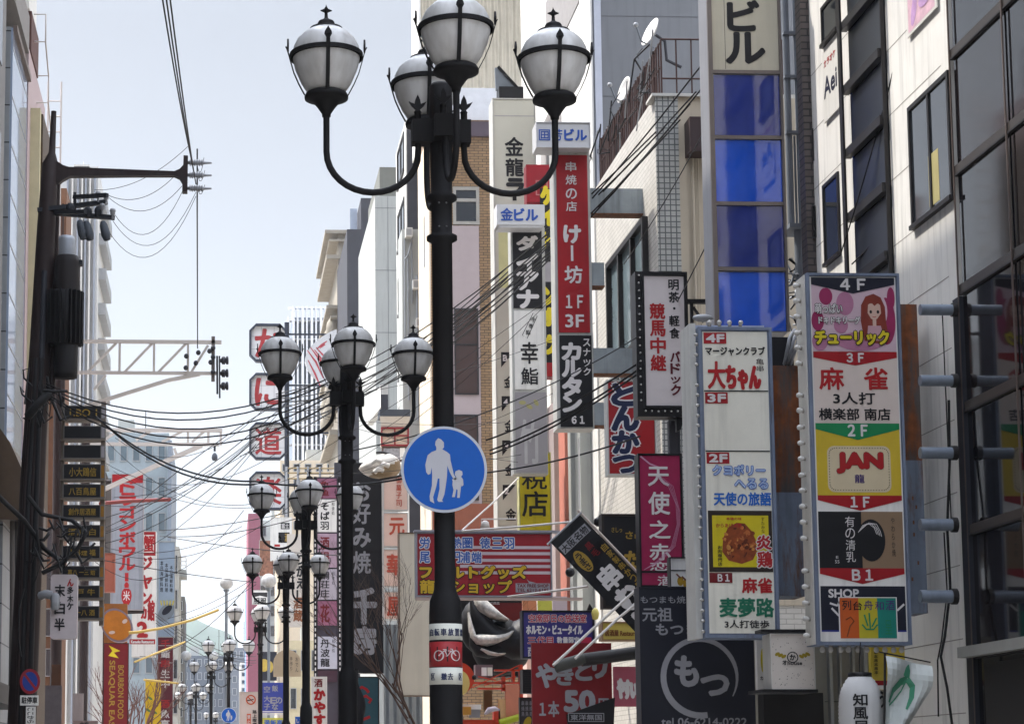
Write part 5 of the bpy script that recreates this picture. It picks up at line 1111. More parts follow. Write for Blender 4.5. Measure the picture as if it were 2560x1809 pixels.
# --- slanting banner on a pole
fr = FR(1361, 1270, 1463, 1620, 31.5, 0); ang = 43.5
cx, cy = 1414, 1321; fr = FR(cx-51, cy, cx+51, cy+1, 31.5, 0); a_ = R(-44)
fr.u = (Vector((math.cos(R(43)), 0, math.sin(R(43)))))*fr.sx; fr.v = (Vector((math.sin(R(43)), 0, -math.cos(R(43)))))*fr.sz
t = thing('skewer_banner', 'black cloth banner slanting across with white, yellow and red lettering', 'banner', fr.pt(cx, cy))
b = MB(); Wd, Ln = 51, 370; nx, ny = 6, 24
for i in range(nx):
    for j in range(ny):
        q = []
        for (u, v) in ((i, j+1), (i+1, j+1), (i+1, j), (i, j)):
            uu, vv = cx-Wd+2*Wd*u/nx, cy+Ln*v/ny; q.append(fr.pt(uu, vv, .012*math.sin(v*1.1)*math.sin(u)))
        b.quad(*q, BK)
def bt(st, u0, v0, u1, v1, m_, bold=.05, rot=0, d=.02, **k): b.txt(fr, st, cx+u0, cy+v0, cx+u1, cy+v1, m_, d, bold, rot=rot, **k)
b.rect(fr, cx-46, cy+22, cx+44, cy+46, .017, SI)
for k, ch in enumerate('大阪名物'): bt(ch, -43+k*21.5, 24, -25+k*21.5, 44, ink, .04)
b.ell(fr, cx-24, cy+88, 16, 32, .017, GO, 20)
for k, ch in enumerate('うまさ'): bt(ch, -32, 64+k*17, -17, 80+k*17, ink, .04)
bt('黒', 4, 62, 22, 80, DR, .05); bt('毛', 4, 84, 22, 102, DR, .05)
for k, ch in enumerate('串むし'): bt(ch, -28, 132+k*68, 22, 190+k*68, WI, .08)
for k, ch in enumerate('自家製串かつ一本'): bt(ch, 31, 90+k*21, 46, 108+k*21, GO, .03)
bt('150', 28, 262, 46, 292, GO, .03); bt('営業中', -40, 345, 40, 362, GO, .03); b.build('cloth', t)
b = MB(); b.tube([fr.pt(cx-60, cy-2, -.02), fr.pt(cx+58, cy-2, -.02)], .018, porc, 8); b.tube([fr.pt(cx+56, cy-12, -.03), fr.pt(cx+58, cy+380, -.03)], .02, M('pale_pole', (190, 176, 168), .5), 8); b.build('pole', t)
# pipes of the banner: white poles
wp = M('white_pole', (206, 200, 194), .5)
pipe('banner_pole', 'white bamboo pole leaning from the red grill banner up to the right, upper one', 'pole', [(1383, 1662, 30.5), (1520, 1536, 30.8), (1650, 1420, 31)], .024, wp)
pipe('banner_pole', 'white bamboo pole leaning up to the right, lower of the two', 'pole', [(1438, 1645, 30.4), (1545, 1545, 30.6), (1660, 1452, 30.8)], .022, wp)
pipe('stay_rod', 'white rod above the striped red sign, sloping up to the right', 'rod', [(1155, 1327, 37), (1300, 1316, 36.5), (1430, 1304, 36)], .02, wp)
pipe('stay_rod', 'white rod rising steeply from the striped sign to the yellow one', 'rod', [(1155, 1325, 37), (1230, 1258, 40), (1296, 1194, 44)], .018, wp)
pipe('stay_rod', 'white rod under the striped red sign, sloping up to the black banner', 'rod', [(1270, 1491, 36), (1380, 1477, 34), (1470, 1465, 32)], .02, wp)
pipe('stay_rod', 'thin white upright rod above the corner of the black banner', 'rod', [(1449, 1270, 34), (1448, 1200, 34.2), (1447, 1095, 34.4)], .014, wp)
# --- striped felt goods sign
s = Sign('striped_sign', 'red and white striped sign with blue and yellow lettering behind the nearest lamp pole', 'sign', 1040, 1330, 1380, 1491, 38.5, .3, M('grey_blue_frame', (150, 150, 160), .5, .2), M('stripe_red', (150, 34, 44), .5, var=.15, scale=2), 4)
for y in (1364, 1379, 1396, 1411, 1427): s.panel(1150, y, 1376, y+7.5, M('stripe_white', (196, 180, 186), .5))
LB = M('light_blue_ink', (52, 92, 168), .5)
for st, x0 in (('労', 1049), ('炎', 1102), ('熱', 1129), ('圏', 1156), ('徳', 1200), ('三', 1230), ('羽', 1260)): s.tx(st, x0+1, 1344, x0+25, 1370, LB, .05, .006, out=WI, ob=.14)
for st, x0 in (('尾', 1049), ('円', 1125), ('浦', 1150), ('端', 1178)): s.tx(st, x0+1, 1379, x0+25, 1406, LB, .05, .006, out=WI, ob=.14)
YO = M('orange_yellow_ink', (196, 160, 40), .5); s.tx('フェルトグッズ', 1050, 1415, 1314, 1445, YO, .07, .008, out=ink, ob=.14); s.tx('龍屋ショップ', 1050, 1450, 1278, 1482, YO, .07, .008, out=ink, ob=.14)
s.panel(1288, 1457, 1374, 1480, SI, .004); s.tx('TAX FREE SHOP', 1292, 1459, 1370, 1467, DR, .03, .008); s.tx('TEL 6212-6185', 1292, 1470, 1370, 1478, DR, .03, .008)
s.p.poly(s.fr, [(1316, 1446), (1322, 1452), (1340, 1456), (1322, 1457)], s.d+.004, SI); s.done()
def f_(b, fr): b.plate(fr, 1040, 1492, 1455, 1498, -.2, .02, M('pale_bar', (180, 160, 152), .5)); b.plate(fr, 1036, 1325, 1400, 1330, -.2, .06, M('grey_blue_frame', (0, 0, 0)))
s.part('bar', f_)
s = Sign('spotlight', 'white spotlight on a thin rod above the striped sign', 'lamp', 1202, 1306, 1222, 1320, 38, .1, None, None)
s.p.lathe([(.0, -.06), (.09, -.06), (.07, .05), (.03, .08), (0, .08)], s.fr.pt(1211, 1313, .1), wp, 12); s.p.tube([s.fr.pt(1203, 1306, .05), s.fr.pt(1203, 1298, .05), s.fr.pt(1290, 1297, .05)], .012, wp, 6); s.done('lamp_head')
# --- purple sign, red grill banner, small ones
s = Sign('purple_sign', 'purple sign with red and white lettering above the red grill banner', 'sign', 1305, 1525, 1486, 1645, 36, .25, NV, PU, 5)
RP = M('pinkish_red_ink', (176, 40, 70), .5)
s.tx('空席即日の放送室', 1322, 1535, 1466, 1555, RP, .04, out=WI, ob=.1); s.tx('ホルモン・ビュータイル', 1316, 1562, 1456, 1584, WI, .05); s.tx('三代目', 1319, 1591, 1382, 1609, RP, .05, out=WI, ob=.1); s.tx('数量限定', 1392, 1591, 1448, 1609, WI, .05); s.panel(1452, 1592, 1478, 1606, RP); s.tx('酉', 1319, 1618, 1332, 1640, WI, .03); s.done()
def f_(b, fr): b.lathe([(0, -.02), (.05, .0), (.07, .1), (.05, .16), (0, .2)], fr.pt(1484, 1548, .2), M('lamp_yellow', (230, 214, 120), .3), 12); b.prism(fr, [(1470, 1523), (1476, 1508), (1486, 1525)][::-1], -.1, 0, blackm)
s.part('spotlight', f_)
s = Sign('grill_banner', 'dark red banner with grey brush lettering and a price, at the bottom', 'banner', 1330, 1606, 1530, 1840, 32, .06, None, M('grill_red', (126, 22, 28), .55, var=.2, scale=2), 0)
for ch, x0, y0, x1, y1 in (('や', 1342, 1660, 1390, 1716), ('き', 1392, 1668, 1432, 1710), ('と', 1440, 1652, 1478, 1698), ('り', 1484, 1632, 1516, 1692)): s.tx(ch, x0, y0, x1, y1, SI, .06)
s.tx('１本', 1348, 1752, 1396, 1790, SI, .05); s.tx('50', 1412, 1727, 1484, 1776, SI, .08); s.tx('円', 1496, 1745, 1520, 1780, SI, .04)
s.p.prism(s.fr, [(1414, 1785), (1440, 1776), (1536, 1742), (1530, 1840), (1420, 1840)][::-1], .02, .04, blackm); s.p.rect(s.fr, 1418, 1781, 1508, 1803, .044, SI); s.p.rect(s.fr, 1420, 1783, 1506, 1801, .047, blackm); s.p.txt(s.fr, '東洋無国', 1424, 1785, 1502, 1799, SI, .05, .04); s.done('cloth')
def f_(b, fr): b.tube([fr.pt(1382, 1668, .25), fr.pt(1455, 1647, .25)], .09, M('mossy_beam', (74, 74, 70), .7, var=.3), 8); b.tube([fr.pt(1450, 1650, .22), fr.pt(1530, 1640, .22), fr.pt(1620, 1628, .22)], .1, M('dark_beam', (44, 42, 42), .6), 8)
s.part('pole', f_)
s = Sign('small_yellow_sign', 'small yellow sign with dark lettering right of the purple one', 'sign', 1504, 1553, 1620, 1601, 37, .3, M('pale_brown_case', (150, 120, 90), .5), M('pale_yellow_face', (196, 176, 84), .5), 4); s.tx('居酒屋 Restaurant', 1512, 1574, 1600, 1589, M('brown_ink', (110, 60, 30)), .05); s.done()
s = Sign('pink_lettered_banner', 'pinkish banner with white brush strokes right of the red grill banner', 'banner', 1534, 1665, 1600, 1765, 37.5, .05, None, M('rose_banner', (168, 84, 100), .6, var=.15), 0)
for k, ch in enumerate('やすい'): s.vt(ch, 1543+k*16, 1690+k*3, 1560+k*16, 1750, WI, .06)
s.done()
s = Sign('vertical_black_grille', 'narrow black louvred box under the purple sign', 'sign box', 1306, 1672, 1335, 1732, 35.2, .3, BK, frame_dk, 2)
for k in range(9): s.panel(1310, 1677+k*6, 1331, 1679+k*6, BK, .01)
s.done()
s = Sign('menu_board', 'dark menu board with white lettering left of the red grill banner', 'menu board', 1299, 1742, 1336, 1840, 33, .1, BK, M('menu_dark', (52, 50, 50), .5, var=.3, scale=9), 2)
for k in range(3): s.vt('串焼鳥', 1303+k*10, 1750, 1311+k*10, 1790, SI, .0)
s.p.ell(s.fr, 1318, 1805, 9, 16, s.d, M('menu_yellow', (170, 150, 40), .5), 14, .4); s.done()
# --- tall vertical signs of the middle distance
s = Sign('grill_tower_sign', 'tall red sign with white characters, black snack bar panel below it', 'sign', 1388, 370, 1480, 1068, 40.7, .5, PALE, None, 0)
s.p.plate(s.fr, 1395, 386, 1473, 831, 0, .02, RD); s.p.plate(s.fr, 1396, 838, 1476, 1064, 0, .02, BK); s.d = .024
for ch, y0, y1 in (('串', 404, 427), ('焼', 437, 461), ('の', 471, 497), ('店', 504, 528)): s.tx(ch, 1418, y0, 1445, y1, WI, .02)
s.tx('け', 1412, 565, 1452, 607, WI, .06); s.panel(1428, 614, 1434, 653, WI, .006); s.tx('坊', 1412, 666, 1455, 708, WI, .05); s.tx('１Ｆ', 1414, 739, 1456, 770, WI, .03); s.tx('3F', 1412, 787, 1457, 818, WI, .03)
for ch, y0, y1 in (('カ', 859, 897), ('ル', 901, 939), ('タ', 944, 987), ('ン', 990, 1026)): s.tx(ch, 1403, y0, 1447, y1, WI, .08)
for ch, y0 in (('ス', 847), ('ナ', 871), ('ッ', 898), ('ク', 919)): s.tx(ch, 1455, y0, 1472, y0+18, WI, .03)
s.tx('６１', 1424, 1038, 1454, 1056, WI, .06); s.done('panel')
for x0, y0, x1, y1 in ((1481, 468, 1646, 534), (1481, 655, 1512, 716), (1481, 868, 1600, 934), (1481, 1003, 1516, 1062)):
    def f_(b, fr): b.plate(fr, x0, y0, x1, y1-3, -.3, -.02, M('stained_steel', (150, 158, 162), .55, .2, var=.2, scale=3, streak=.35)); b.plate(fr, x0, y1-3, x1, y1, -.31, -.0, rust)
    s.part('bracket', f_)
s = Sign('blue_lettered_box', 'white box with blue characters on top of the tall red sign', 'sign', 1340, 306, 1476, 370, 40.4, .5, M('white_box', (204, 204, 206), .45, var=.06), M('white_box', (0, 0, 0)), 3)
BD = M('building_blue_ink', (44, 84, 170), .5)
s.p.frame(s.fr, 1347, 325, 1375, 352, 2.5, s.d, s.d+.004, BD); s.tx('田', 1352, 330, 1371, 348, BD, .04); s.tx('芳', 1381, 324, 1405, 352, BD, .03); s.tx('ビル', 1411, 324, 1466, 351, BD, .05); s.done()
s = Sign('diana_sign', 'stacked sign with black katakana panel, white sushi panel and a faded grey one', 'sign', 1280, 566, 1366, 1182, 48, .45, PALE, None, 0)
s.p.plate(s.fr, 1285, 576, 1358, 770, 0, .02, BK); s.p.plate(s.fr, 1286, 777, 1361, 973, 0, .02, W_); s.p.plate(s.fr, 1286, 980, 1364, 1178, 0, .02, GY); s.d = .024
for ch, y0, y1 in (('ダ', 590, 624), ('イ', 636, 677), ('ア', 682, 723), ('ナ', 727, 769)): s.tx(ch, 1296, y0, 1346, y1, WI, .08)
s.tx('幸', 1302, 856, 1344, 909, ink, .03); s.tx('鮨', 1302, 920, 1344, 961, ink, .03)
pl = [(1334, 782), (1344, 790), (1318, 846), (1306, 838)]; s.p.stroke(s.fr, pl, 1.4, s.d+.004, ink, True)
for k, ch in enumerate('手巻鮨'): s.tx(ch, 1329-k*7, 793+k*16, 1340-k*7, 805+k*16, ink, .02)
s.tx('竹', 1297, 1049, 1348, 1156, M('faded_pale', (186, 184, 186), .5), .03); 
for k in range(3): s.p.ell(s.fr, 1304+k*17, 1006+(k % 2)*10, 9, 5, s.d+.001*k, M('faded_yellow', (170, 164, 110), .6), 12, .5*k)
s.done('panel')
s = Sign('blue_lettered_box', 'white rounded box with blue characters above the black katakana panel', 'sign', 1240, 510, 1364, 568, 47.5, .5, None, None, 3); s.p.plate(s.fr, 1242, 511, 1362, 562, -.5, 0, M('white_box', (0, 0, 0))); s.p.plate(s.fr, 1248, 562, 1356, 568, -.5, -.02, M('white_box', (0, 0, 0))); s.d = .004
s.tx('金', 1252, 521, 1282, 551, BD, .05); s.tx('ビル', 1286, 522, 1344, 551, BD, .05); s.done('case')
s = Sign('dragon_sign', 'tall white sign with large black characters and black floor flags down its left side', 'sign', 1237, 240, 1346, 1310, 52, .7, M('grey_white_case', (190, 188, 180), .5, var=.1, streak=.2), M('cream_white_face', (196, 194, 180), .5, var=.08, scale=1), 4)
s.panel(1242, 284, 1342, 286, GY)
s.tx('金', 1268, 340, 1313, 386, ink, .05); s.tx('龍', 1269, 394, 1313, 438, ink, .05); s.tx('ラ', 1272, 446, 1312, 486, ink, .08); s.tx('ー', 1286, 490, 1294, 500, ink, .1)
s.panel(1248, 572, 1284, 720, M('yellow_white_face', (206, 204, 150), .5, var=.1), .001)
for y, ch in ((880, 'B'), (989, '4'), (1098, '3'), (1207, '2')): s.p.poly(s.fr, [(1251, y), (1251, y+38), (1283, y)], s.d+.004, ink); s.tx(ch, 1256, y+8, 1266, y+22, WI, .05, .009)
for y in (940, 1048, 1156, 1265): s.tx('金', 1258, y, 1283, y+28, ink, .05)
for y in (580, 620, 655, 706, 770, 836): s.tx('仁', 1272, y, 1283, y+20, ink, .05)
s.done()
def f_(b, fr): b.plate(fr, 1256, 206, 1318, 239, -.6, -.1, blackm); b.prism(fr, [(1250, 148), (1262, 147), (1318, 206), (1252, 206)][::-1], -.5, -.4, M('grey_gusset', (120, 126, 132), .5)); b.beam(fr.pt(1258, 146, -.38), fr.pt(1312, 206, -.38), .06, .06, blackm)
s.part('top_bracket', f_)
s = Sign('red_yellow_sign', 'red and black sign with slanting yellow letters squeezed between two tall signs', 'sign', 1319, 410, 1392, 940, 50, .4, M('dark_red_case', (120, 26, 34), .5), None, 0)
s.p.plate(s.fr, 1320, 411, 1391, 505, 0, .02, M('wine_red', (140, 22, 36), .45)); s.p.plate(s.fr, 1352, 470, 1391, 905, .021, .03, BK); s.p.plate(s.fr, 1360, 905, 1391, 938, .0, .02, RD); s.d = .034
s.p.frame(s.fr, 1342, 450, 1372, 488, 3, .021, .024, M('wine_pale', (170, 110, 110), .5))
for ch, y in (('ケ', 468), ('イ', 520), ('ト', 580), ('ン', 720), ('ボ', 770), ('ウ', 840)): s.tx(ch, 1356, y, 1386, y+42, YI, .1)
s.panel(1360, 655, 1384, 705, GY); s.done()
s = Sign('blue_red_sign', 'blue sign edged in red behind the grey faded panel', 'sign', 1362, 930, 1441, 1124, 54, .3, M('dark_red_case', (0, 0, 0)), M('royal_blue', (30, 60, 165), .45, var=.1), 4)
s.panel(1362, 1000, 1390, 1057, W_, .002); s.tx('つ', 1365, 944, 1384, 960, WI, .04); s.tx('ビル1階', 1368, 1070, 1404, 1080, WI, .03); s.done()
s = Sign('tax_free_sign', 'yellow sign with two black characters below the faded grey panel', 'sign', 1297, 1130, 1378, 1328, 49, .3, M('pale_yellow_case', (190, 186, 130), .5), YE, 3)
s.tx('税', 1305, 1177, 1367, 1222, ink, .03); s.tx('店', 1305, 1228, 1368, 1290, ink, .03); s.done()
s = Sign('orange_bunting', 'orange and yellow cloth hanging beside the yellow sign', 'bunting', 1372, 1122, 1396, 1175, 53, .04, None, M('orange_cloth', (206, 110, 40), .6, var=.25, scale=3), 0); s.p.poly(s.fr, [(1376, 1122), (1396, 1122), (1392, 1170)][::-1], s.d, M('yellow_cloth', (214, 180, 60), .6)); s.done('cloth')
# --- small white board, lantern and flag at lower right
s = Sign('oyster_board', 'white rain spotted board with a dark logo in yellow flourishes', 'sign', 1926, 1583, 2036, 1722, 24.6, .35, M('lit_white_case', (214, 212, 206), .5, streak=.2), M('spotted_white', (206, 198, 190), .55, var=.05), 2)
rnd = random.Random(5)
for k in range(60): s.p.ell(s.fr, rnd.uniform(1931, 2031), rnd.uniform(1588, 1717), rnd.uniform(.5, 1.3), rnd.uniform(.5, 1.6), s.d+.0005, frame_dk, 6)
for sg in (-1, 1):
    for k in range(3): s.p.ell(s.fr, 1981+sg*(22+k*8), 1640-k*3, 7, 4, s.d+.002+.0005*k, M('olive_yellow_ink', (150, 130, 30), .5), 10, .5*sg)
s.p.stroke(s.fr, [(1981+13*math.cos(q*.35), 1642+13*math.sin(q*.35)) for q in range(18)], 2.5, s.d+.005, ink, True); s.tx('か', 1974, 1635, 1988, 1649, ink, .05); s.tx('オ', 1955, 1650, 1966, 1661, ink, .05); s.tx('house', 1968, 1652, 2004, 1661, ink, .05); s.done()
s.part('bracket', lambda b, fr: b.plate(fr, 1905, 1572, 2070, 1580, -.3, .0, blackm)); s.part('bracket', lambda b, fr: b.plate(fr, 1900, 1722, 2040, 1730, -.6, .05, blackm))
s = Sign('yellow_strip_sign', 'narrow white sign with a yellow picture beside the rain spotted board', 'sign', 1893, 1592, 1926, 1726, 25.8, .1, None, W_, 0); s.p.ell(s.fr, 1906, 1650, 5, 30, s.d, YI, 14); s.vt('か', 1898, 1688, 1910, 1700, ink, .03); s.done()
t = thing('paper_lantern', 'white ribbed paper lantern with black characters and a black cap', 'lantern', P(2152, 1850, 23))
pl_ = P(2152, 1760, 23); s_ = 23*1.045/F
pm = M('lantern_paper', (206, 206, 206), .7, var=.06)
b = MB(); prof = [(28*s_, 66*s_)]
for k in range(44):
    q = k/43; z = 62-q*190; r_ = 53*(1-abs(2*q-1)**3.2*.42)+1.1*(1 if k % 2 else -1); prof.append((r_*s_, z*s_))
b.lathe(prof[::-1], pl_, pm, 32)
class QL:
    def pt(q, u, v, d=0):
        a = (u-2152)/53.0; r = (54.5+.5*0)*s_+d; return Vector((pl_.x+r*math.sin(a), pl_.y-r*math.cos(a), pl_.z-(v-1760)*s_))
ql = QL()
for ch, y in (('知', 1736), ('風', 1768), ('尼', 1800)):
    b.txt(ql, ch, 2119, y, 2151, y+28, ink, .003, .05)
b.txt(ql, 'う', 2186, 1730, 2204, 1768, ink, .003, .04); b.build('paper', t)
b = MB(); b.lathe([(27*s_, 64*s_), (28*s_, 65*s_), (28*s_, 76*s_), (25*s_, 77*s_), (0, 77*s_)], pl_, blackm, 24); b.tube([pl_+Vector((0, 0, 76*s_)), pl_+Vector((.0, 0, 105*s_)), pl_+Vector((.02, 0, 150*s_))], .006, wire_m, 5); b.build('cap', t)
t = thing('flag', 'white cloth flag with a green brushed emblem hung beside the lantern', 'flag', P(2225, 1850, 22.6))
fr = FR(2200, 1628, 2330, 1809, 22.6); b = MB()
out = lambda u, v: (2217-8*v+u*(112-95*max(0, v-.35)**1.1)+0, 1638+v*185+u*(26*(1-v)-26*v*0))
cloth = M('flag_cloth', (196, 202, 200), .7, var=.08)
n_, m_ = 10, 12
def fp_(u, v): x, y = out(u, v); return fr.pt(x, y, .06*math.sin(u*7+v*4)+.03*math.sin(v*9))
for i in range(n_):
    for j in range(m_): b.add([fp_(i/n_, (j+1)/m_), fp_((i+1)/n_, (j+1)/m_), fp_((i+1)/n_, j/m_), fp_(i/n_, j/m_)], [(0, 1, 2, 3)], cloth, True)
class QF:
    def pt(q, u, v, d=0): p = fp_(u, v); return p+Vector((0, -d-.004, 0))
qf = QF(); gf = M('flag_green', (70, 140, 110), .6, var=.1)
b.stroke(qf, [(.12, .62), (.2, .45), (.35, .32), (.5, .26)], [.05, .1, .11, .1], .003, gf); b.stroke(qf, [(.5, .26), (.62, .36), (.66, .52), (.6, .7)], [.1, .1, .1, .05], .004, gf); b.stroke(qf, [(.14, .66), (.26, .6), (.42, .44), (.46, .32)], .03, .005, gf); b.stroke(qf, [(.47, .24), (.5, .12), (.52, .05)], [.16, .12, .03], .006, gf)
b.build('cloth', t)
b = MB(); b.tube([fr.pt(2202, 1628, -.02), fr.pt(2330, 1654, -.02)], .008, frame_dk, 6); b.tube([fr.pt(2217, 1630, -.02), fr.pt(2208, 1860, -.02)], .014, frame_dk, 6); b.build('pole', t)
s = Sign('yellow_shop_sign', 'yellow and white shop sign low behind the green emblem flag', 'sign', 2178, 1604, 2262, 1722, 24.9, .1, None, M('warm_yellow_panel', (214, 190, 70), .5, var=.2, scale=4), 0)
s.panel(2178, 1700, 2262, 1712, RD); s.panel(2178, 1712, 2262, 1722, W_)
for k in range(3): s.vt('串本', 2184, 1625+k*20, 2194, 1645+k*20, ink, .02)
s.done()
# lower wall and door frames behind the lantern
s = Sign('shop_doorway', 'beige shop front with pale steel door posts behind the lantern', 'shop front', 1893, 1590, 2384, 1840, 25.9, .1, None, M('beige_shopfront', (150, 146, 134), .7, var=.12, scale=2), 0)
def f_(b, fr):
    for u, w in ((2068, 8), (2094, 5), (2126, 6), (2155, 8), (2305, 6), (2366, 5)): b.plate(fr, u, 1590, u+w, 1840, .0, .12, frame_al)
    for v in (1752,): b.plate(fr, 2060, v, 2384, v+1.5, .0, .02, frame_dk)
s.part('door_post', f_)
def f_(b, fr): b.plate(fr, 1893, 1733, 2040, 1840, .02, .3, M('dark_shopfront', (30, 28, 27)))
s.part('dark_awning', f_); s.done('wall')
# black cables and bag at the lower right column
b = MB(); q = [(2372, 1000), (2374, 1150), (2368, 1320), (2376, 1470), (2362, 1590), (2352, 1640), (2368, 1720), (2380, 1809)]
b.tube([P(u, v, 23.4) for u, v in q], .015, wire_m, 6); b.tube([P(u-8, v+10, 23.45) for u, v in q[2:6]]+[P(2346, 1790, 23.4)], .009, wire_m, 6); tag(b.build('hanging_cable', None, P(2372, 1600, 23.4)), 'thick black cable hanging down beside the dark corner column', 'cable')
# satellite dishes and roof things
def dish(u, v, r, Y, label, tilt):
    p = P(u, v, Y); t = thing('satellite_dish', label, 'satellite dish', P(u+10, v+90, Y)); R_ = r*Y/F
    ax = Vector(tilt).normalized(); b = MB(); prof = [(R_*k/6, .28*R_*(k/6)**2) for k in range(7)]
    b.lathe([(x, z) for x, z in prof]+[(x, z+.012) for x, z in prof[::-1]], p, M('dish_white', (214, 212, 208), .4), 24, True, ax); b.build('reflector', t)
    b = MB(); e = p+ax*R_*1.1+Vector((-.25*R_, 0, .1*R_)); b.tube([p+Vector((0, 0, -R_*.95)), p+Vector((-.5*R_, 0, -.7*R_))+ax*R_*.4, e], .02, pipe_grey, 6); b.ball(e, .09*R_+.03, porc, 10); b.build('feed_arm', t)
    b = MB(); b.tube([p-ax*.05, p-ax*.15+Vector((.12, 0, -.1)), p-ax*.15+Vector((.15, 0, -R_*1.6)), p+Vector((.6, 0, -R_*2.3))], .035, dark_grey, 8); b.build('mast', t)
dish(1634, 85, 39, 44, 'white satellite dish seen almost edge on above the roof railing', (-.93, -.25, .38))
dish(1568, 228, 36, 45.2, 'lower satellite dish turned edge on, left on the railed roof', (-.95, -.2, .25))
rnd = random.Random(11); b = MB()
for k in range(34):
    y = rnd.uniform(y9+.2, y9b-.2); z = z9+rnd.uniform(.3, 1.5); dz = rnd.uniform(-.6, .3)
    b.tube([(FXR+.05, y, z), (FXR-.02+rnd.uniform(-.15, .2), y+.5, z+dz-.15), (FXR+.2, y+rnd.uniform(.8, 1.6), z+dz)], rnd.uniform(.008, .02), wire_m if k % 4 else porc, 5)
tag(b.build('roof_cables', None, (FXR, y9, z9)), 'tangle of black cables over the railed roof', 'cables')
# ================================================================== middle: signs behind the lamps
dkframe = M('ring_frame', (52, 58, 72), .5, .3)
trans = M('white_acrylic', (236, 234, 234), .3, var=.05)
redpaint = M('crab_red', (176, 40, 42), .5, var=.12, scale=2)
for k, (ch, y0, y1, lab) in enumerate((('か', 809, 904, 'topmost'), ('に', 932, 1025, 'second'), ('道', 1055, 1148, 'third'), ('楽', 1178, 1274, 'lowest'))):
    YK = 150; x0, x1 = 623, 717; fr = FR(x0, y0, x1, y1, YK); c_ = 17
    t = thing('octagon_sign', {'topmost': 'topmost of the octagonal red lettered signs above the lamps', 'second': 'second octagonal red lettered sign from the top', 'third': 'third octagonal sign from the top, dense red character', 'lowest': 'lowest octagonal red lettered sign, behind the third lamp'}[lab], 'sign', fr.pt(670, y1), 'octagonal framed signs in a column')
    o = lambda g: [(x0+c_, y0+g), (x1-c_, y0+g), (x1-g, y0+c_), (x1-g, y1-c_), (x1-c_, y1-g), (x0+c_, y1-g), (x0+g, y1-c_), (x0+g, y0+c_)]
    b = MB(); A, B = o(0), o(5.5)
    for i in range(8):
        j = (i+1) % 8; b.hexa([fr.pt(*A[i], -.5), fr.pt(*A[j], -.5), fr.pt(*B[j], -.5), fr.pt(*B[i], -.5), fr.pt(*A[i], .1), fr.pt(*A[j], .1), fr.pt(*B[j], .1), fr.pt(*B[i], .1)], dkframe)
    b.build('frame', t)
    b = MB(); b.prism(fr, o(5)[::-1], -.3, -.2, trans)
    for v in (y0+30, y0+62): b.rect(fr, x0+6, v, x1-6, v+.8, -.197, GY)
    for u in (x0+30, x0+62): b.rect(fr, u, y0+6, u+.8, y1-6, -.193, GY)
    b.txt(fr, ch, x0+16, y0+13, x1-14, y1-14, redpaint, -.18, .035); b.build('face', t)
b = MB(); fr = FR(660, 800, 720, 1809, 151); b.tube([fr.pt(717, 2000), fr.pt(717, 800)], .18, dkframe, 8)
for v in (830, 960, 1080, 1210): b.beam(fr.pt(690, v), fr.pt(830, v), .12, .12, dkframe)
tag(b.build('sign_mast', None, fr.pt(717, 1990)), 'thin dark mast carrying the octagonal signs', 'mast')
# white fan-shaped sign with red strokes
fr = FR(763, 820, 842, 975, 138); b = MB()
pts = [(842, 822)]+[(842-79*math.sin(math.pi*k/24)**.8*(1 if k < 25 else 1), 822+154*k/24) for k in range(1, 24)]+[(842, 976)]
b.prism(fr, pts, -.6, 0, M('fan_white', (196, 196, 198), .4, var=.08)); fan_r = M('fan_red', (170, 60, 70), .5)
for q in ([(768, 875), (790, 905), (808, 945)], [(776, 868), (800, 900), (822, 950)], [(786, 874), (808, 902), (828, 945)], [(790, 868), (812, 892), (838, 930)], [(770, 900), (788, 935), (802, 968)], [(792, 872), (804, 862), (818, 852)], [(800, 870), (812, 860)]): b.stroke(fr, q, [2, 5, 2][:len(q)], .01, fan_r)
tag(b.build('fan_sign', None, fr.pt(800, 976)), 'white fan shaped sign with fine red strokes behind the second lamp', 'sign')
# angled white panel and the small shrine-like box below it
b = MB(); a0, a1 = PX(915, 1000, 7.9), PX(953, 1000, 7.9); q = [PX(953, 960, 7.9), PX(953, 1016, 7.9), PX(915, 1063, 7.9), PX(915, 1014, 7.9)]
b.add(q+[p+Vector((.35, 0, 0)) for p in q], [(0, 1, 2, 3), (7, 6, 5, 4), (0, 4, 5, 1), (1, 5, 6, 2), (2, 6, 7, 3), (3, 7, 4, 0)], white_panel)
fr = FR(953, 959, 968, 1026, a1.y); b.plate(fr, 952, 959, 970, 1026, -.1, .02, dark_grey)
tag(b.build('slanted_sign_box', None, q[2]), 'white slanting sign box on the facade left of the red latticed box', 'sign box')
s = Sign('lattice_box', 'red latticed sign box with a pale sloping hood and dark roof', 'sign box', 950, 1025, 1026, 1114, 86, .8, None, None)
s.p.plate(s.fr, 948, 1026, 1024, 1043, -.8, .3, M('roof_slate', (56, 62, 72), .6)); 
s.p.add([s.fr.pt(u, v, d) for u, v, d in ((948, 1043, .28), (1024, 1043, .28), (1020, 1068, 0), (953, 1068, 0))], [(3, 2, 1, 0)], M('hood_pale', (196, 192, 186), .6)); s.done('hood')
def f_(b, fr): b.plate(fr, 954, 1069, 1020, 1113, -.7, -.02, M('lattice_cream', (196, 178, 160), .6))
s.part('panel', f_)
def f_(b, fr):
    lr = M('lattice_red', (130, 26, 34), .5); b.frame(fr, 952, 1068, 1022, 1115, 4, -.01, .08, lr); b.plate(fr, 985, 1072, 988.5, 1111, -.01, .07, lr); b.plate(fr, 956, 1087, 1018, 1090, -.01, .06, lr)
s.part('lattice', f_)
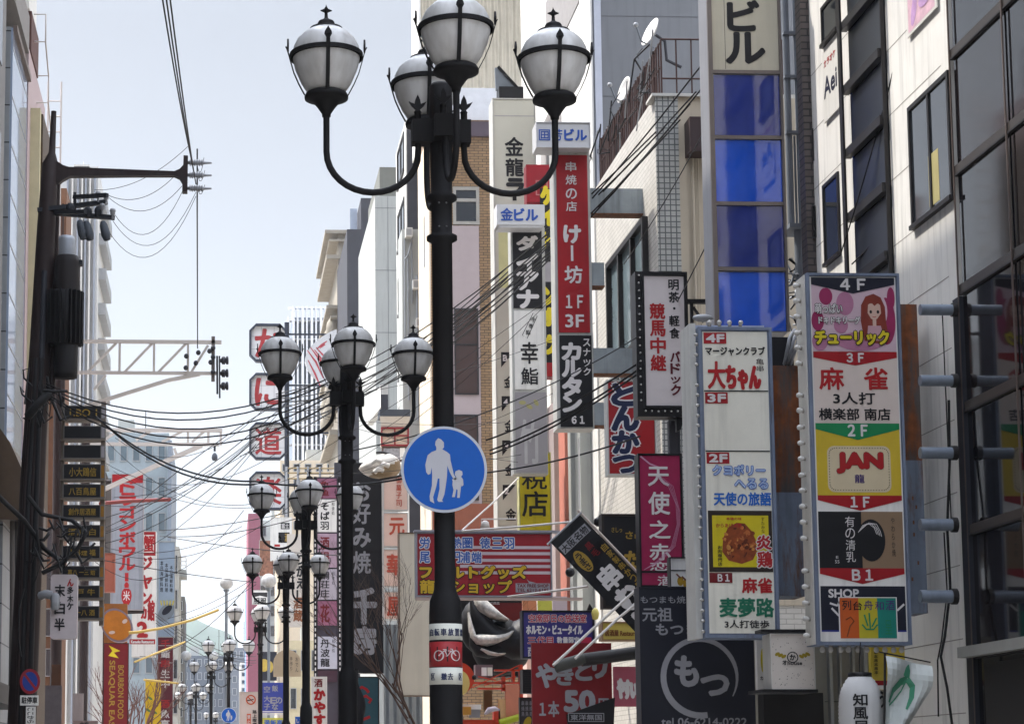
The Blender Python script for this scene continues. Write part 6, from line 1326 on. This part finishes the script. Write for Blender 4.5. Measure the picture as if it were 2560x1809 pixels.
s = Sign('photo_sign', 'small sign with blurred white and grey pictures under the red latticed box', 'sign', 955, 1116, 1022, 1152, 86, .3, M('brown_case', (84, 60, 50), .6), M('grey_print', (150, 150, 156), .5, var=.6, scale=6), 4); s.panel(1000, 1119, 1012, 1148, W_); s.done()
# white rounded sculpture
t = thing('dumpling_sculpture', 'white and sandy rounded sculpture like a big dumpling left of the walkers sign', 'sculpture', P(960, 1197, 50))
b = MB(); c_ = P(956, 1166, 50); n1, n2 = 26, 16; vs = []; S1 = 50*1.03/F
cl_w = M('sculpture_white', (214, 208, 200), .5, var=.12, scale=2.5); cl_s = M('sculpture_sand', (150, 130, 100), .6, var=.45, scale=3)
for j in range(n2+1):
    ph = math.pi*j/n2
    for i in range(n1):
        a = 2*math.pi*i/n1; r_ = 1+.06*math.sin(5*a)*math.sin(ph)+.04*math.sin(3*ph+a)
        x = 47*r_*math.sin(ph)*math.cos(a); z = 31*r_*math.cos(ph); x -= 8*max(0, -math.cos(a))*max(0, 1-abs(z)/20); y = 40*r_*math.sin(ph)*math.sin(a)
        vs.append(c_+Vector((x*S1, y*S1, (z+x*.06)*S1)))
fs = [(j*n1+i, (j+1)*n1+i, (j+1)*n1+(i+1) % n1, j*n1+(i+1) % n1) for j in range(n2) for i in range(n1)]
top = [f for f in fs if (vs[f[0]].z-c_.z) > -.02+(vs[f[0]].x-c_.x)*.55]; low = [f for f in fs if f not in top]
b.add(vs, top, cl_w, True); b.add(vs, low, cl_s, True); b.build('body', t)
b = MB()
for k, (u, v) in enumerate(((938, 1150), (958, 1160), (944, 1172))): b.tube([P(u-8, v+8, 49.4), P(u+2, v, 49.35), P(u+14, v+4, 49.4)], .06, cl_w, 8)
b.build('fold', t); b = MB(); b.tube([P(940, 1131, 49.8), P(957, 1130, 49.8), P(970, 1134, 49.9)], .03, frame_dk, 6); b.build('top_strap', t); b = MB(); b.tube([P(950, 1199, 49.8), P(990, 1192, 49.6), P(1008, 1186, 49.6)], .03, frame_dk, 6); b.build('bottom_strap', t)
# dark okonomiyaki signs
s = Sign('okonomi_sign', 'tall black sign with pale grey characters behind the second lamp pole', 'sign', 868, 1156, 958, 1680, 52, .4, BK, M('board_black', (25, 24, 28), .5, var=.15, scale=2), 2)
for ch, y0, y1 in (('お', 1206, 1250), ('好', 1256, 1308), ('み', 1320, 1366), ('焼', 1378, 1432)): s.tx(ch, 882, y0, 926, y1, SI, .04)
s.tx('千', 880, 1472, 938, 1556, SI, .1); s.tx('房', 882, 1566, 938, 1632, SI, .1); s.tx('※', 867, 1612, 876, 1628, DR, .04)
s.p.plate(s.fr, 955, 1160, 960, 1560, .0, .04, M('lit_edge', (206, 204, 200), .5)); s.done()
s = Sign('teal_board', 'dark teal board with red brush strokes below the tall black sign', 'sign', 886, 1690, 948, 1840, 50, .3, BK, M('dark_teal_board', (46, 82, 92), .5, var=.2, scale=2), 3)
for q in ([(895, 1724), (905, 1716), (916, 1722), (922, 1730)], [(900, 1745), (915, 1738), (928, 1748), (922, 1756)], [(905, 1798), (925, 1790)]): s.p.stroke(s.fr, q, 7, s.d+.004, RI)
s.done()
pts = [(855, 1670), (890, 1668), (902, 1700), (912, 1760), (900, 1840), (848, 1840), (850, 1740)]
fr = FR(850, 1670, 912, 1840, 22.8); b = MB(); n = 10; vs = []
for j in range(17):
    q = j/16; r_ = .07+.1*q-.02*math.sin(q*9)
    for i in range(n*2): a = math.pi*i/n; rr = r_*(1+.13*math.sin(3*a+q*6)+.08*math.sin(5*a-q*9)); vs.append(P(880, 1672+q*180, 23.4)+Vector((rr*math.cos(a)+.0, rr*math.sin(a), 0)))
b.add(vs, [(j*2*n+i, (j+1)*2*n+i, (j+1)*2*n+(i+1) % (2*n), j*2*n+(i+1) % (2*n)) for j in range(16) for i in range(2*n)], M('black_sheet', (30, 28, 30), .6, var=.2), True)
tag(b.build('wrapped_sheet', None, P(880, 1840, 23.4)), 'black plastic sheet tied round the second lamp pole', 'sheet')
# pinkish column of small signs
for k, (y0, y1, st, lab) in enumerate(((1190, 1275, '有', 'upper pinkish sign with small red characters left of the walkers sign'), (1281, 1366, '元', 'pinkish sign with a faded red flower, second of its column'), (1372, 1466, '華', 'pinkish sign with a red leaf stroke, third of its column'), (1478, 1548, '屋', 'lowest sign of the pinkish column, red character on white'))):
    s = Sign('column_sign', lab, 'sign', 958, y0, 1020, y1, 62, .3, PALE, M('pinkish_face', (206, 178, 164), .5, var=.12, scale=1.5), 2, 'pinkish signs in a column')
    if k == 0:
        for j, ch in enumerate('御菓子司'): s.tx(ch, 990, 1192+j*19, 1004, 1208+j*19, M('faded_red', (170, 70, 50), .5), .02)
    else: s.tx(st, 968+(k == 1)*6, y0+14, 1010, y1-(10 if k == 3 else 30), M('faded_red', (170, 70, 50), .5), .06)
    s.done()
s = Sign('blank_sign', 'blank cream sign board crossed by twig shadows left of the nearest lamp', 'sign', 998, 1330, 1079, 1738, 47, .35, M('brown_edge', (120, 96, 76), .6), M('cream_board', (212, 204, 188), .5, var=.08, scale=1, streak=.08), 2); s.done()
s = Sign('corrugated_fence', 'grey corrugated sheet under the blank cream sign', 'fence', 960, 1560, 1056, 1840, 49, .1, None, corr('zinc_sheet', (150, 158, 164), .18, .45, .3), 0); s.done('sheet')
p = P(1090, 1809, 45); bare_tree('bare_tree', 'bare winter tree in front of the blank cream sign', (P(1062, 1500, 45).x, 45, 0), P(1050, 1300, 45).z, .5, 5, bark, .045, 6, (-.12, -.1, 0), 6)
# film-strip tower sign
fr = FR(784, 1215, 856, 1710, 66); t = thing('strip_sign', 'tall narrow sign tower edged with black and white dashes', 'sign', fr.pt(820, 1800))
b = MB(); b.plate(fr, 786, 1190, 850, 1830, -.4, 0, M('strip_board', (70, 64, 74), .5, var=.2)); 
for x in (784, 845):
    b.plate(fr, x, 1190, x+8, 1830, 0, .06, BK)
    for k in range(36): b.rect(fr, x+2.5, 1205+k*14, x+5.5, 1213+k*14, .064, WI)
b.build('case', t)
for y0, y1, m_, st, cm in ((1195, 1244, M('mauve_pink_panel', (150, 96, 120), .5, var=.25, scale=3), '魚鱼', DR), (1247, 1329, W_, 'そば羽', ink), (1333, 1418, M('pale_mauve_panel', (176, 150, 166), .5, var=.35, scale=2.2), '酒場', DR), (1422, 1498, M('grey_lilac_panel', (180, 172, 182), .5), '鯛荘庄', ink), (1502, 1562, M('mauve_pink_panel', (0, 0, 0)), '花', DR), (1590, 1670, M('pale_lilac_panel', (190, 190, 202), .5), '丹波龍', ink), (1674, 1702, M('plum_dark', (70, 46, 58), .5), '', ink)):
    b = MB(); b.plate(fr, 794, y0, 842, y1, .001, .05, m_)
    if st: b.vtxt(fr, st, 800, y0+5, 824, y1-4, cm, .055, .03)
    if st and cm is ink: b.vtxt(fr, '和食処', 829, y0+6, 837, y0+40, ink, .055, .0)
    b.build('panel', t)
s = Sign('cheap_banner', 'white banner with red brush characters at the bottom, right of the third lamp pole', 'banner', 778, 1690, 818, 1840, 55, .05, None, W_, 0)
for k, ch in enumerate('かやすや'): s.tx(ch, 786, 1722+k*32, 812, 1748+k*32, RI, .08)
s.tx('酒', 786, 1696, 806, 1716, DR, .05); s.done('cloth')
s = Sign('cream_letter_board', 'cream board with brown and black characters between two lamp poles', 'sign', 718, 1334, 768, 1566, 105, .3, None, M('cream_pale_board', (214, 206, 196), .5, var=.08), 0)
for k, ch in enumerate('りかえし'): s.tx(ch, 742, 1385+k*30, 760, 1410+k*30, ink, .05)
for k, ch in enumerate('酒蔵'): s.tx(ch, 734, 1492+k*32, 756, 1520+k*32, M('brown_letter', (140, 84, 50), .5), .06)
s.done()
s = Sign('blue_banner', 'blue banner with pale scrawled characters near the foot of the lamps', 'banner', 656, 1705, 708, 1780, 68, .05, None, M('banner_blue', (58, 70, 150), .6, var=.12), 0)
for k, (ch, x, y) in enumerate((('空', 660, 1714), ('飯', 680, 1712), ('大', 660, 1738), ('E', 676, 1742), ('の', 690, 1742), ('子', 660, 1758), ('な', 680, 1758))): s.tx(ch, x, y, x+15, y+15, SI, .04)
for v in (1782, 1786, 1790): s.p.rect(s.fr, 656, v-6, 708, v-4, s.d, WI)
s.done('cloth')
s = Sign('yellow_blue_banner', 'yellow banner with blue characters under the blue one', 'banner', 656, 1793, 708, 1840, 68, .05, None, M('banner_yellow', (190, 186, 80), .6), 0)
for k, ch in enumerate('満飯亭'): s.tx(ch, 660+k*16, 1798, 674+k*16, 1814, BI, .04)
s.done('cloth')
s = Sign('no_smoking_board', 'pinkish white board with an orange no smoking ring', 'sign', 598, 1728, 647, 1840, 62, .15, PALE, M('pinkish_white_board', (206, 192, 186), .5, var=.06), 1)
s.p.stroke(s.fr, [(627+11*math.cos(a*.314), 1748+11*math.sin(a*.314)) for a in range(20)], 3, s.d+.003, M('orange_ink', (196, 80, 40), .5), True); s.p.stroke(s.fr, [(619, 1740), (635, 1756)], 2.4, s.d+.006, M('orange_ink', (0, 0, 0))); s.p.stroke(s.fr, [(618, 1750), (634, 1747)], 2.6, s.d+.01, ink)
s.panel(617, 1783, 627, 1830, M('orange_ink', (0, 0, 0))); s.vt('禁止', 618, 1785, 626, 1809, WI, .02); s.vt('路上喫煙', 631, 1773, 642, 1815, ink, .04); s.done()
s = Sign('blue_flag', 'small slanting blue sign at the bottom behind the second lamp pole', 'banner', 738, 1790, 757, 1840, 52, .05, None, M('clear_blue', (40, 100, 200), .5), 0); s.tx('い', 741, 1796, 753, 1806, WI, .03); s.done('cloth')
s = Sign('yellow_emblem_sign', 'dark blue sign with round yellow emblems at the street end', 'sign', 650, 1628, 692, 1700, 150, .3, NV, NV, 1); s.p.ell(s.fr, 660, 1662, 13, 16, s.d+.01, M('emblem_yellow', (206, 176, 80), .5, var=.2), 20); s.p.ell(s.fr, 676, 1666, 7, 14, s.d+.02, M('emblem_yellow', (0, 0, 0)), 16); s.done()
s = Sign('tan_round_sign', 'tan round topped sign with faint characters behind the third lamp pole', 'sign', 684, 1620, 752, 1690, 110, .3, None, None)
s.p.prism(s.fr, [(684, 1690)]+[(718+34*math.cos(math.pi-k*math.pi/16), 1655-32*math.sin(math.pi-k*math.pi/16)) for k in range(17)][::1]+[(752, 1690)], -.3, 0, M('tan_board', (170, 150, 122), .6, var=.1)); s.vt('手作り', 724, 1640, 732, 1676, frame_dk, .0); s.vt('おでん', 738, 1640, 746, 1680, frame_dk, .0); s.done()
# stacked white frames and fish ornament high behind lamp three
s = Sign('white_hoarding', 'white shop hoarding with black and red lettering between the lamp arms', 'sign', 676, 1292, 730, 1400, 120, .4, W_, W_, 1)
s.panel(702, 1306, 724, 1322, ink); s.tx('富士', 704, 1308, 722, 1320, WI, .03, .01); s.panel(696, 1330, 724, 1356, BK); s.tx('酒', 712, 1333, 722, 1353, GO, .04, .01)
s.p.poly(s.fr, [(690, 1326), (700, 1340), (712, 1360), (700, 1372), (688, 1366)], s.d, W_); s.panel(686, 1360, 700, 1366, RI, .004); s.done()
s = Sign('stained_hoarding', 'patchy hoarding with red and brown picture strips beside the pink end wall', 'sign', 648, 1350, 684, 1440, 130, .3, PALE, M('patchy_print', (150, 104, 84), .6, var=.7, scale=4), 1); s.done()
s = Sign('blue_arch_sign', 'white and dark lettered board inside the broad blue frame', 'sign', 630, 1474, 672, 1510, 140, .3, PALE, W_, 1); s.p.poly(s.fr, [(632, 1480), (668, 1480), (668, 1492), (650, 1488), (634, 1492)][::-1], s.d, frame_dk); s.tx('服服', 634, 1494, 666, 1508, ink, .05); s.done()
# dark canopy above the roof edge behind lamp two, black wall low
s = Sign('black_hoarding', 'plain black hoarding low behind the second lamp', 'hoarding', 836, 1156, 950, 1206, 75, .3, None, dark_grey, 0); s.done('board')
# horizontal yellow pipes and window boxes of the sandy building
b = MB(); fr = FR(712, 1170, 860, 1300, 140)
for v in (1170, 1182, 1196): b.tube([fr.pt(715, v), fr.pt(850, v)], .05, M('tan_rail', (150, 130, 90), .5), 6)
for u in (717, 745, 770, 800, 845): b.tube([fr.pt(u, 1166), fr.pt(u, 1300)], .09, porc, 6)
tag(b.build('scaffold_rails', None, fr.pt(780, 1300)), 'thin tan rails and posts below the white louvred tower', 'railing')
# --- stall under the striped sign: giant tail, vermilion frames, drum
t = thing('fish_sculpture', 'big black and white tail of a fish sculpture under the striped sign', 'sculpture', P(1240, 1690, 42))
fr = FR(1150, 1490, 1320, 1690, 42); b = MB()
fb = M('fish_black', (26, 26, 30), .55, var=.4, scale=8, bump=.3); fw = M('fish_white', (206, 202, 196), .45, var=.5, scale=11, streak=.5, bump=.6)
def blade(center, wid, dep, m_, k=14):
    """A tapering curved fin with an oval cross-section along center (photo pixels)."""
    n = 14; vs = []
    for i, (u, v) in enumerate(center):
        a = center[max(i-1, 0)]; c = center[min(i+1, len(center)-1)]; tx, ty = c[0]-a[0], c[1]-a[1]; q = math.hypot(tx, ty); nx_, ny_ = -ty/q, tx/q
        for j in range(n):
            g_ = 2*math.pi*j/n; vs.append(fr.pt(u+nx_*wid[i]*math.cos(g_), v+ny_*wid[i]*math.cos(g_), dep[i]*math.sin(g_)))
    b.add(vs, [(i*n+j, i*n+(j+1) % n, (i+1)*n+(j+1) % n, (i+1)*n+j) for i in range(len(center)-1) for j in range(n)], m_, True)
blade([(1350, 1580), (1300, 1600), (1278, 1606), (1256, 1600), (1232, 1586), (1212, 1566), (1198, 1544), (1186, 1520), (1178, 1498)], [52, 50, 42, 32, 27, 24, 20, 12, 3], [.5, .5, .45, .36, .3, .26, .2, .12, .03], fb)
blade([(1330, 1585), (1260, 1612), (1240, 1622), (1218, 1628), (1196, 1626), (1184, 1610), (1176, 1580)], [30, 24, 20, 17, 15, 12, 4], [.4, .32, .26, .22, .18, .14, .03], fb); b.build('body', t)
b = MB(); blade([(1268, 1550), (1246, 1541), (1226, 1530), (1208, 1516), (1196, 1502), (1190, 1494)], [3, 10, 16, 19, 14, 5], [.34, .4, .38, .32, .26, .12], fw); b.build('upper_lobe', t); b = MB(); b.ball(fr.pt(1262, 1612, -.55), .62, fb, 20, (1.0, .8, .95)); b.ball(fr.pt(1200, 1560, -.5), .5, fb, 18, (.7, .8, 1.1)); b.build('trunk_mass', t)
b = MB(); blade([(1276, 1580), (1262, 1592), (1240, 1598), (1214, 1600), (1192, 1598), (1182, 1590), (1176, 1560), (1172, 1530)], [3, 10, 14, 17, 14, 8, 5, 2], [.5, .5, .46, .42, .36, .3, .2, .1], fw)
blade([(1258, 1634), (1240, 1636), (1218, 1632), (1198, 1622)], [2, 4, 6, 3], [.4, .42, .4, .34], fw); b.build('tail_fin', t)
s = Sign('dark_stall_roof', 'black stall hood behind the fish tail sculpture', 'stall', 1146, 1500, 1306, 1690, 43.2, .6, None, M('stall_black', (28, 25, 25), .6), 0)
s.p.poly(s.fr, [(1196, 1506), (1306, 1506), (1306, 1556), (1260, 1560), (1225, 1545)][::-1], s.d, M('deep_red_cloth', (110, 28, 28), .6, var=.2)); s.tx('三四五', 1226, 1504, 1250, 1510, WI, .02, .01); s.done('hood')
fr = FR(1140, 1655, 1192, 1735, 41); t = thing('drum_sign', 'vermilion ringed drum sign with a yellow face beside the nearest lamp pole', 'sign', fr.pt(1152, 1735))
b = MB(); ve = M('vermilion', (196, 62, 36), .5, var=.12)
b.prism(fr, [(1146+40*math.cos(a*math.pi/16), 1694-40*math.sin(a*math.pi/16)) for a in range(32)], -.3, 0, ve); b.ell(fr, 1147, 1706, 27, 32, .01, M('drum_yellow', (214, 186, 110), .5), 28); b.tx = None; b.build('drum', t)
b = MB(); b.ball(fr.pt(1186, 1692, .0), .05, frame_dk, 10); b.build('knob', t)
s = Sign('vermilion_stall', 'vermilion framed food stall front under the fish tail', 'stall', 1150, 1652, 1316, 1840, 41.5, .3, None, None)
def f_(b, fr):
    for x0, y0, x1, y1 in ((1256, 1690, 1264, 1726), (1282, 1674, 1288, 1704), (1300, 1660, 1308, 1840), (1238, 1672, 1300, 1676), (1180, 1704, 1300, 1708), (1196, 1718, 1300, 1722), (1234, 1770, 1250, 1840), (1150, 1798, 1236, 1840)): b.plate(fr, x0, y0, x1, y1, -.2, 0, ve)
    for a, c in (((1180, 1718), (1298, 1662)), ((1210, 1712), (1290, 1690)), ((1196, 1690), (1240, 1700))): b.beam(fr.pt(*a, .02), fr.pt(*c, .02), .02, .02, ve)
s.part('frame', f_)
for x0, y0, x1, y1, d0, d1, m_ in ((1264, 1710, 1298, 1800, -.1, .02, M('salmon_panel', (206, 130, 104), .6)), (1246, 1746, 1264, 1800, -.1, .0, M('pale_orange_panel', (214, 170, 120), .6)), (1215, 1722, 1237, 1772, -.5, -.4, M('olive_panel', (110, 98, 64), .6)), (1190, 1660, 1234, 1694, -.3, -.05, M('mauve_board', (110, 92, 96), .6)), (1205, 1667, 1218, 1688, -.05, -.02, W_), (1220, 1667, 1232, 1688, -.05, -.02, CR)): s.part('panel', lambda b, fr: b.plate(fr, x0, y0, x1, y1, d0, d1, m_))
def f_(b, fr): b.plate(fr, 1152, 1766, 1176, 1786, -.1, .1, M('amber_lampshade', (206, 150, 60), .4)); b.plate(fr, 1150, 1760, 1202, 1772, -.3, .04, W_); b.plate(fr, 1176, 1772, 1200, 1792, -.3, .0, SI)
s.part('light_box', f_)
s.p.tube([s.fr.pt(1210, 1784, .1), s.fr.pt(1220, 1774, .15), s.fr.pt(1234, 1771, .18), s.fr.pt(1246, 1774, .15)], [.02, .06, .05, .02], M('pale_lilac_cloth', (196, 188, 200), .5), 10); s.p.tube([s.fr.pt(1246, 1806, .1), s.fr.pt(1296, 1792, .1)], .07, M('lime_cloth', (170, 180, 40), .5), 10); s.done('ornament')
s = Sign('pastel_menu_boards', 'row of orange, yellow and lilac menu cards above the purple sign', 'menu board', 1306, 1490, 1420, 1526, 44, .05, None, None)
for k, m_ in enumerate((M('card_salmon', (214, 140, 100), .5), M('card_lemon', (206, 206, 90), .5), M('card_lilac', (200, 186, 196), .5))): s.p.plate(s.fr, 1306+k*38, 1490, 1342+k*38, 1526, -.05, .0, m_)
s.done('card')
s = Sign('round_lamp', 'dark round speaker hanging at the left edge of the slanting banner', 'speaker', 1412, 1412, 1434, 1442, 36, .1, None, None); s.p.lathe([(0, 0), (.07, .0), (.085, .05), (.05, .14), (0, .15)], s.fr.pt(1424, 1432, .1), blackm, 14, True, (-.4, -1, 0)); s.done('case')
s = Sign('round_lamp', 'dark ring shaped speaker above the black banner', 'speaker', 1476, 1296, 1500, 1312, 35, .1, None, None); s.p.lathe([(0, 0), (.07, .0), (.085, .05), (.05, .14), (0, .15)], s.fr.pt(1488, 1306, .1), blackm, 14, True, (.6, -.8, 0)); s.done('case')
# ================================================================== wires
def wires(label, runs, r=.012, cat='cables', name='cable_run', n=14):
    """Each run: (px, py, Y) to (px, py, Y) with a sag in metres."""
    b = MB(); o = None
    for a, c, sag in runs:
        p, q = P(*a), P(*c); o = o or p
        b.tube([p.lerp(q, k/n)-Vector((0, 0, 4*sag*(k/n)*(1-k/n))) for k in range(n+1)], r, wire_m, 5, False)
    return tag(b.build(name, None, o), label, cat)
wires('three long power lines rising from the brown bracket arm to the top edge', [((402, -30, 26), (478, 395, 42), .12), ((412, -30, 26), (484, 428, 42), .12), ((422, -30, 26), (490, 460, 42), .12)], .013)
wires('thin vertical wire hanging from the bracket arm tip towards the lower gantry', [((493, 372, 42), (493, 500, 42.5), 0), ((493, 490, 42), (494, 870, 56), .05)], .016)
wires('thin grey leads looping from the bracket arm to the fuses', [((470, 366, 42), (235, 475, 42), .25), ((455, 420, 42), (262, 484, 42), .35), ((455, 465, 42), (272, 494, 42), .4), ((460, 470, 42), (284, 532, 42), .7), ((490, 480, 42), (282, 552, 42), .8), ((490, 490, 42), (270, 576, 42), .9)], .006)
wires('small loops of wire at the tips of the bracket arm insulators', [((510, 394, 42), (492, 408, 42), .25), ((512, 426, 42), (492, 432, 42), .2), ((512, 462, 42), (492, 466, 42), .18)], .006, n=8)
wires('thick bundle of black cables swinging from the utility pole to the second lamp', [((115, 958, 41.5), (900, 905, 40), .8), ((115, 965, 41.5), (900, 912, 40), .88), ((118, 972, 41.5), (900, 935, 40), .95), ((118, 985, 41.5), (900, 940, 40), 1.05), ((118, 990, 41.5), (900, 960, 40), 1.1)], .015)
wires('bundle of black cables climbing from behind the second lamp to the upper right roof', [((690, 985, 62), (1640, 330, 38), .9), ((690, 990, 62), (1660, 320, 38), 1.1), ((690, 996, 62), (1700, 300, 37), 1.3), ((690, 1004, 62), (1725, 260, 37), 1.5), ((690, 1020, 62), (1740, 230, 37), 1.2), ((690, 1030, 62), (1772, 200, 36), 1.6), ((690, 1060, 62), (1772, 140, 36), 1.5)], .016)
wires('second layer of thin cables climbing to the roof railing', [((640, 1100, 70), (1500, 440, 46), .8), ((640, 1120, 70), (1560, 400, 45), .9), ((600, 1140, 75), (1600, 350, 44), 1.0), ((640, 1078, 70), (1480, 470, 46), 1.2)], .015)
wires('black cables running down to the lower left from the crossing bundle', [((690, 1010, 62), (300, 1300, 70), -.2), ((690, 1030, 62), (260, 1320, 70), .3), ((690, 1050, 62), (240, 1340, 66), .5), ((640, 1110, 70), (250, 1360, 66), .6), ((640, 1090, 70), (235, 1300, 62), .4)], .014)
wires('long cable dropping from the tenant boards to the third lamp', [((240, 1040, 42), (640, 1203, 36), .35), ((245, 1044, 42), (645, 1210, 36), .4), ((640, 1203, 36), (1080, 1180, 33), .15)], .018)
wires('pair of thin wires crossing the sky above the hill to the right', [((400, 1325, 70), (880, 1238, 60), .2), ((400, 1340, 70), (760, 1290, 60), .2), ((420, 1342, 70), (900, 1390, 60), .1), ((260, 1400, 60), (640, 1455, 70), .05)], .014)
wires('thin parallel lines descending towards the far lamps', [((390, 1540, 90), (640, 1650, 120), .5), ((390, 1550, 90), (640, 1656, 120), .5), ((390, 1556, 90), (630, 1662, 120), .6), ((388, 1532, 90), (640, 1640, 120), .5)], .016)
wires('thin lines slanting up from the shrimp poster to the octagon signs', [((420, 1545, 90), (640, 1440, 80), .2), ((420, 1560, 90), (640, 1460, 80), .2), ((350, 1640, 80), (640, 1440, 60), .6)], .012)
wires('dark cables running from behind the blue walkers sign to the bulb edged sign', [((1215, 1100, 36), (1600, 905, 33), .1), ((1225, 1125, 36), (1600, 920, 33), .12), ((1225, 1135, 36), (1600, 930, 33), .12), ((1180, 1184, 38), (1600, 1090, 34), .1)], .016)
wires('thin cable from the second lamp across to the black snack sign', [((860, 1130, 30), (1600, 838, 33), .25)], .01)
wires('thin cable crossing the sunlit white wall', [((2255, 90, 25), (2100, 640, 27), .1), ((2385, 300, 23.6), (2130, 660, 27), .15), ((1560, 660, 40), (1775, 300, 33), .1), ((1560, 980, 40), (1772, 600, 30), .1)], .01)
wires('loose loops of cable on the white wall under the lilac poster', [((2290, -20, 24.6), (2335, 40, 24.3), 1.1), ((2275, -20, 24.6), (2348, 20, 24.2), 1.25)], .006)
wires('cables running down the corner of the glass building', [((2362, 0, 23.7), (2374, 760, 23.7), 0), ((2368, 0, 23.7), (2382, 760, 23.7), 0), ((2355, 760, 23.7), (2378, 1300, 23.7), .02)], .008)
b = MB(); rnd = random.Random(21)
for k in range(46):
    a = (rnd.uniform(75, 150), rnd.uniform(955, 1010)) if k < 18 else (rnd.uniform(80, 215), rnd.uniform(1290, 1400))
    c = (a[0]+rnd.uniform(-40, 60), a[1]+rnd.uniform(-30, 50)); m_ = ((a[0]+c[0])/2, max(a[1], c[1])+rnd.uniform(0, 26)); Y_ = rnd.uniform(41, 42)
    b.tube([P(*a, Y_), P(*m_, Y_-.1), P(*c, Y_)], rnd.uniform(.012, .035), wire_m, 5)
b.tube([P(120, 985, 41.2), P(95, 1010, 41), P(70, 1040, 41.2)], .09, wire_m, 8)
b.tube([P(-20, 1225, 40), P(60, 1300, 41), P(110, 1370, 41.4), P(150, 1400, 41.4)], .05, wire_m, 6)
b.tube([P(70, 1240, 41), P(105, 1285, 41), P(180, 1300, 41.4), P(215, 1330, 41.4)], .05, wire_m, 6)
b.tube([P(215, 1330, 41.2), P(195, 1370, 41.2), P(150, 1410, 41.2), P(105, 1432, 41.2)], .05, wire_m, 6)
tag(b.build('cable_tangle', None, P(100, 1300, 41.5)), 'tangle of thick black cables knotted around the utility pole', 'cables')
b = MB()
for q in ([(62, 1010), (72, 920), (58, 925), (60, 945), (80, 965)], [(60, 980), (50, 965), (55, 985), (78, 1005)]): b.tube([P(u, v, 41.4) for u, v in q], .02, wire_m, 5)
tag(b.build('cable_loops', None, P(60, 1000, 41.4)), 'small black cable loops on the left flank of the utility pole', 'cables'); b = MB(); b.tube([P(60, 1470, 41.3), P(48, 1520, 41.2), P(46, 1600, 41.2), P(52, 1640, 41.3)], .02, wire_m, 5)
tag(b.build('drop_cable', None, P(48, 1550, 41.2)), 'single black cable bowed out left of the utility pole above the no stopping sign', 'cable')

rnd = random.Random(77)
wires('spread of fine sagging wires between the left boards and the third lamp', [((rnd.uniform(220, 300), rnd.uniform(1060, 1420), 52), (rnd.uniform(600, 760), rnd.uniform(980, 1330), 46), rnd.uniform(.2, 1.0)) for k in range(11)], .007)
wires('spread of fine wires between the third lamp and the signs behind the nearest lamp', [((rnd.uniform(640, 780), rnd.uniform(1000, 1240), 48), (rnd.uniform(1180, 1500), rnd.uniform(700, 1160), 42), rnd.uniform(.1, .6)) for k in range(9)], .006)
# ================================================================== the air of the street
hz = bpy.data.materials.new('air'); hz.use_nodes = True; n = hz.node_tree.nodes; n.clear()
v = n.new('ShaderNodeVolumePrincipled'); v.inputs['Color'].default_value = (.86, .92, 1, 1); v.inputs['Density'].default_value = HAZE; v.inputs['Anisotropy'].default_value = .3
o = n.new('ShaderNodeOutputMaterial'); hz.node_tree.links.new(v.outputs[0], o.inputs['Volume'])
b = MB(); b.box(-2600, 2600, -120, 5100, -2, 190, hz); o = b.build('haze'); o['kind'] = 'stuff'
scene.cycles.volume_bounces = 1
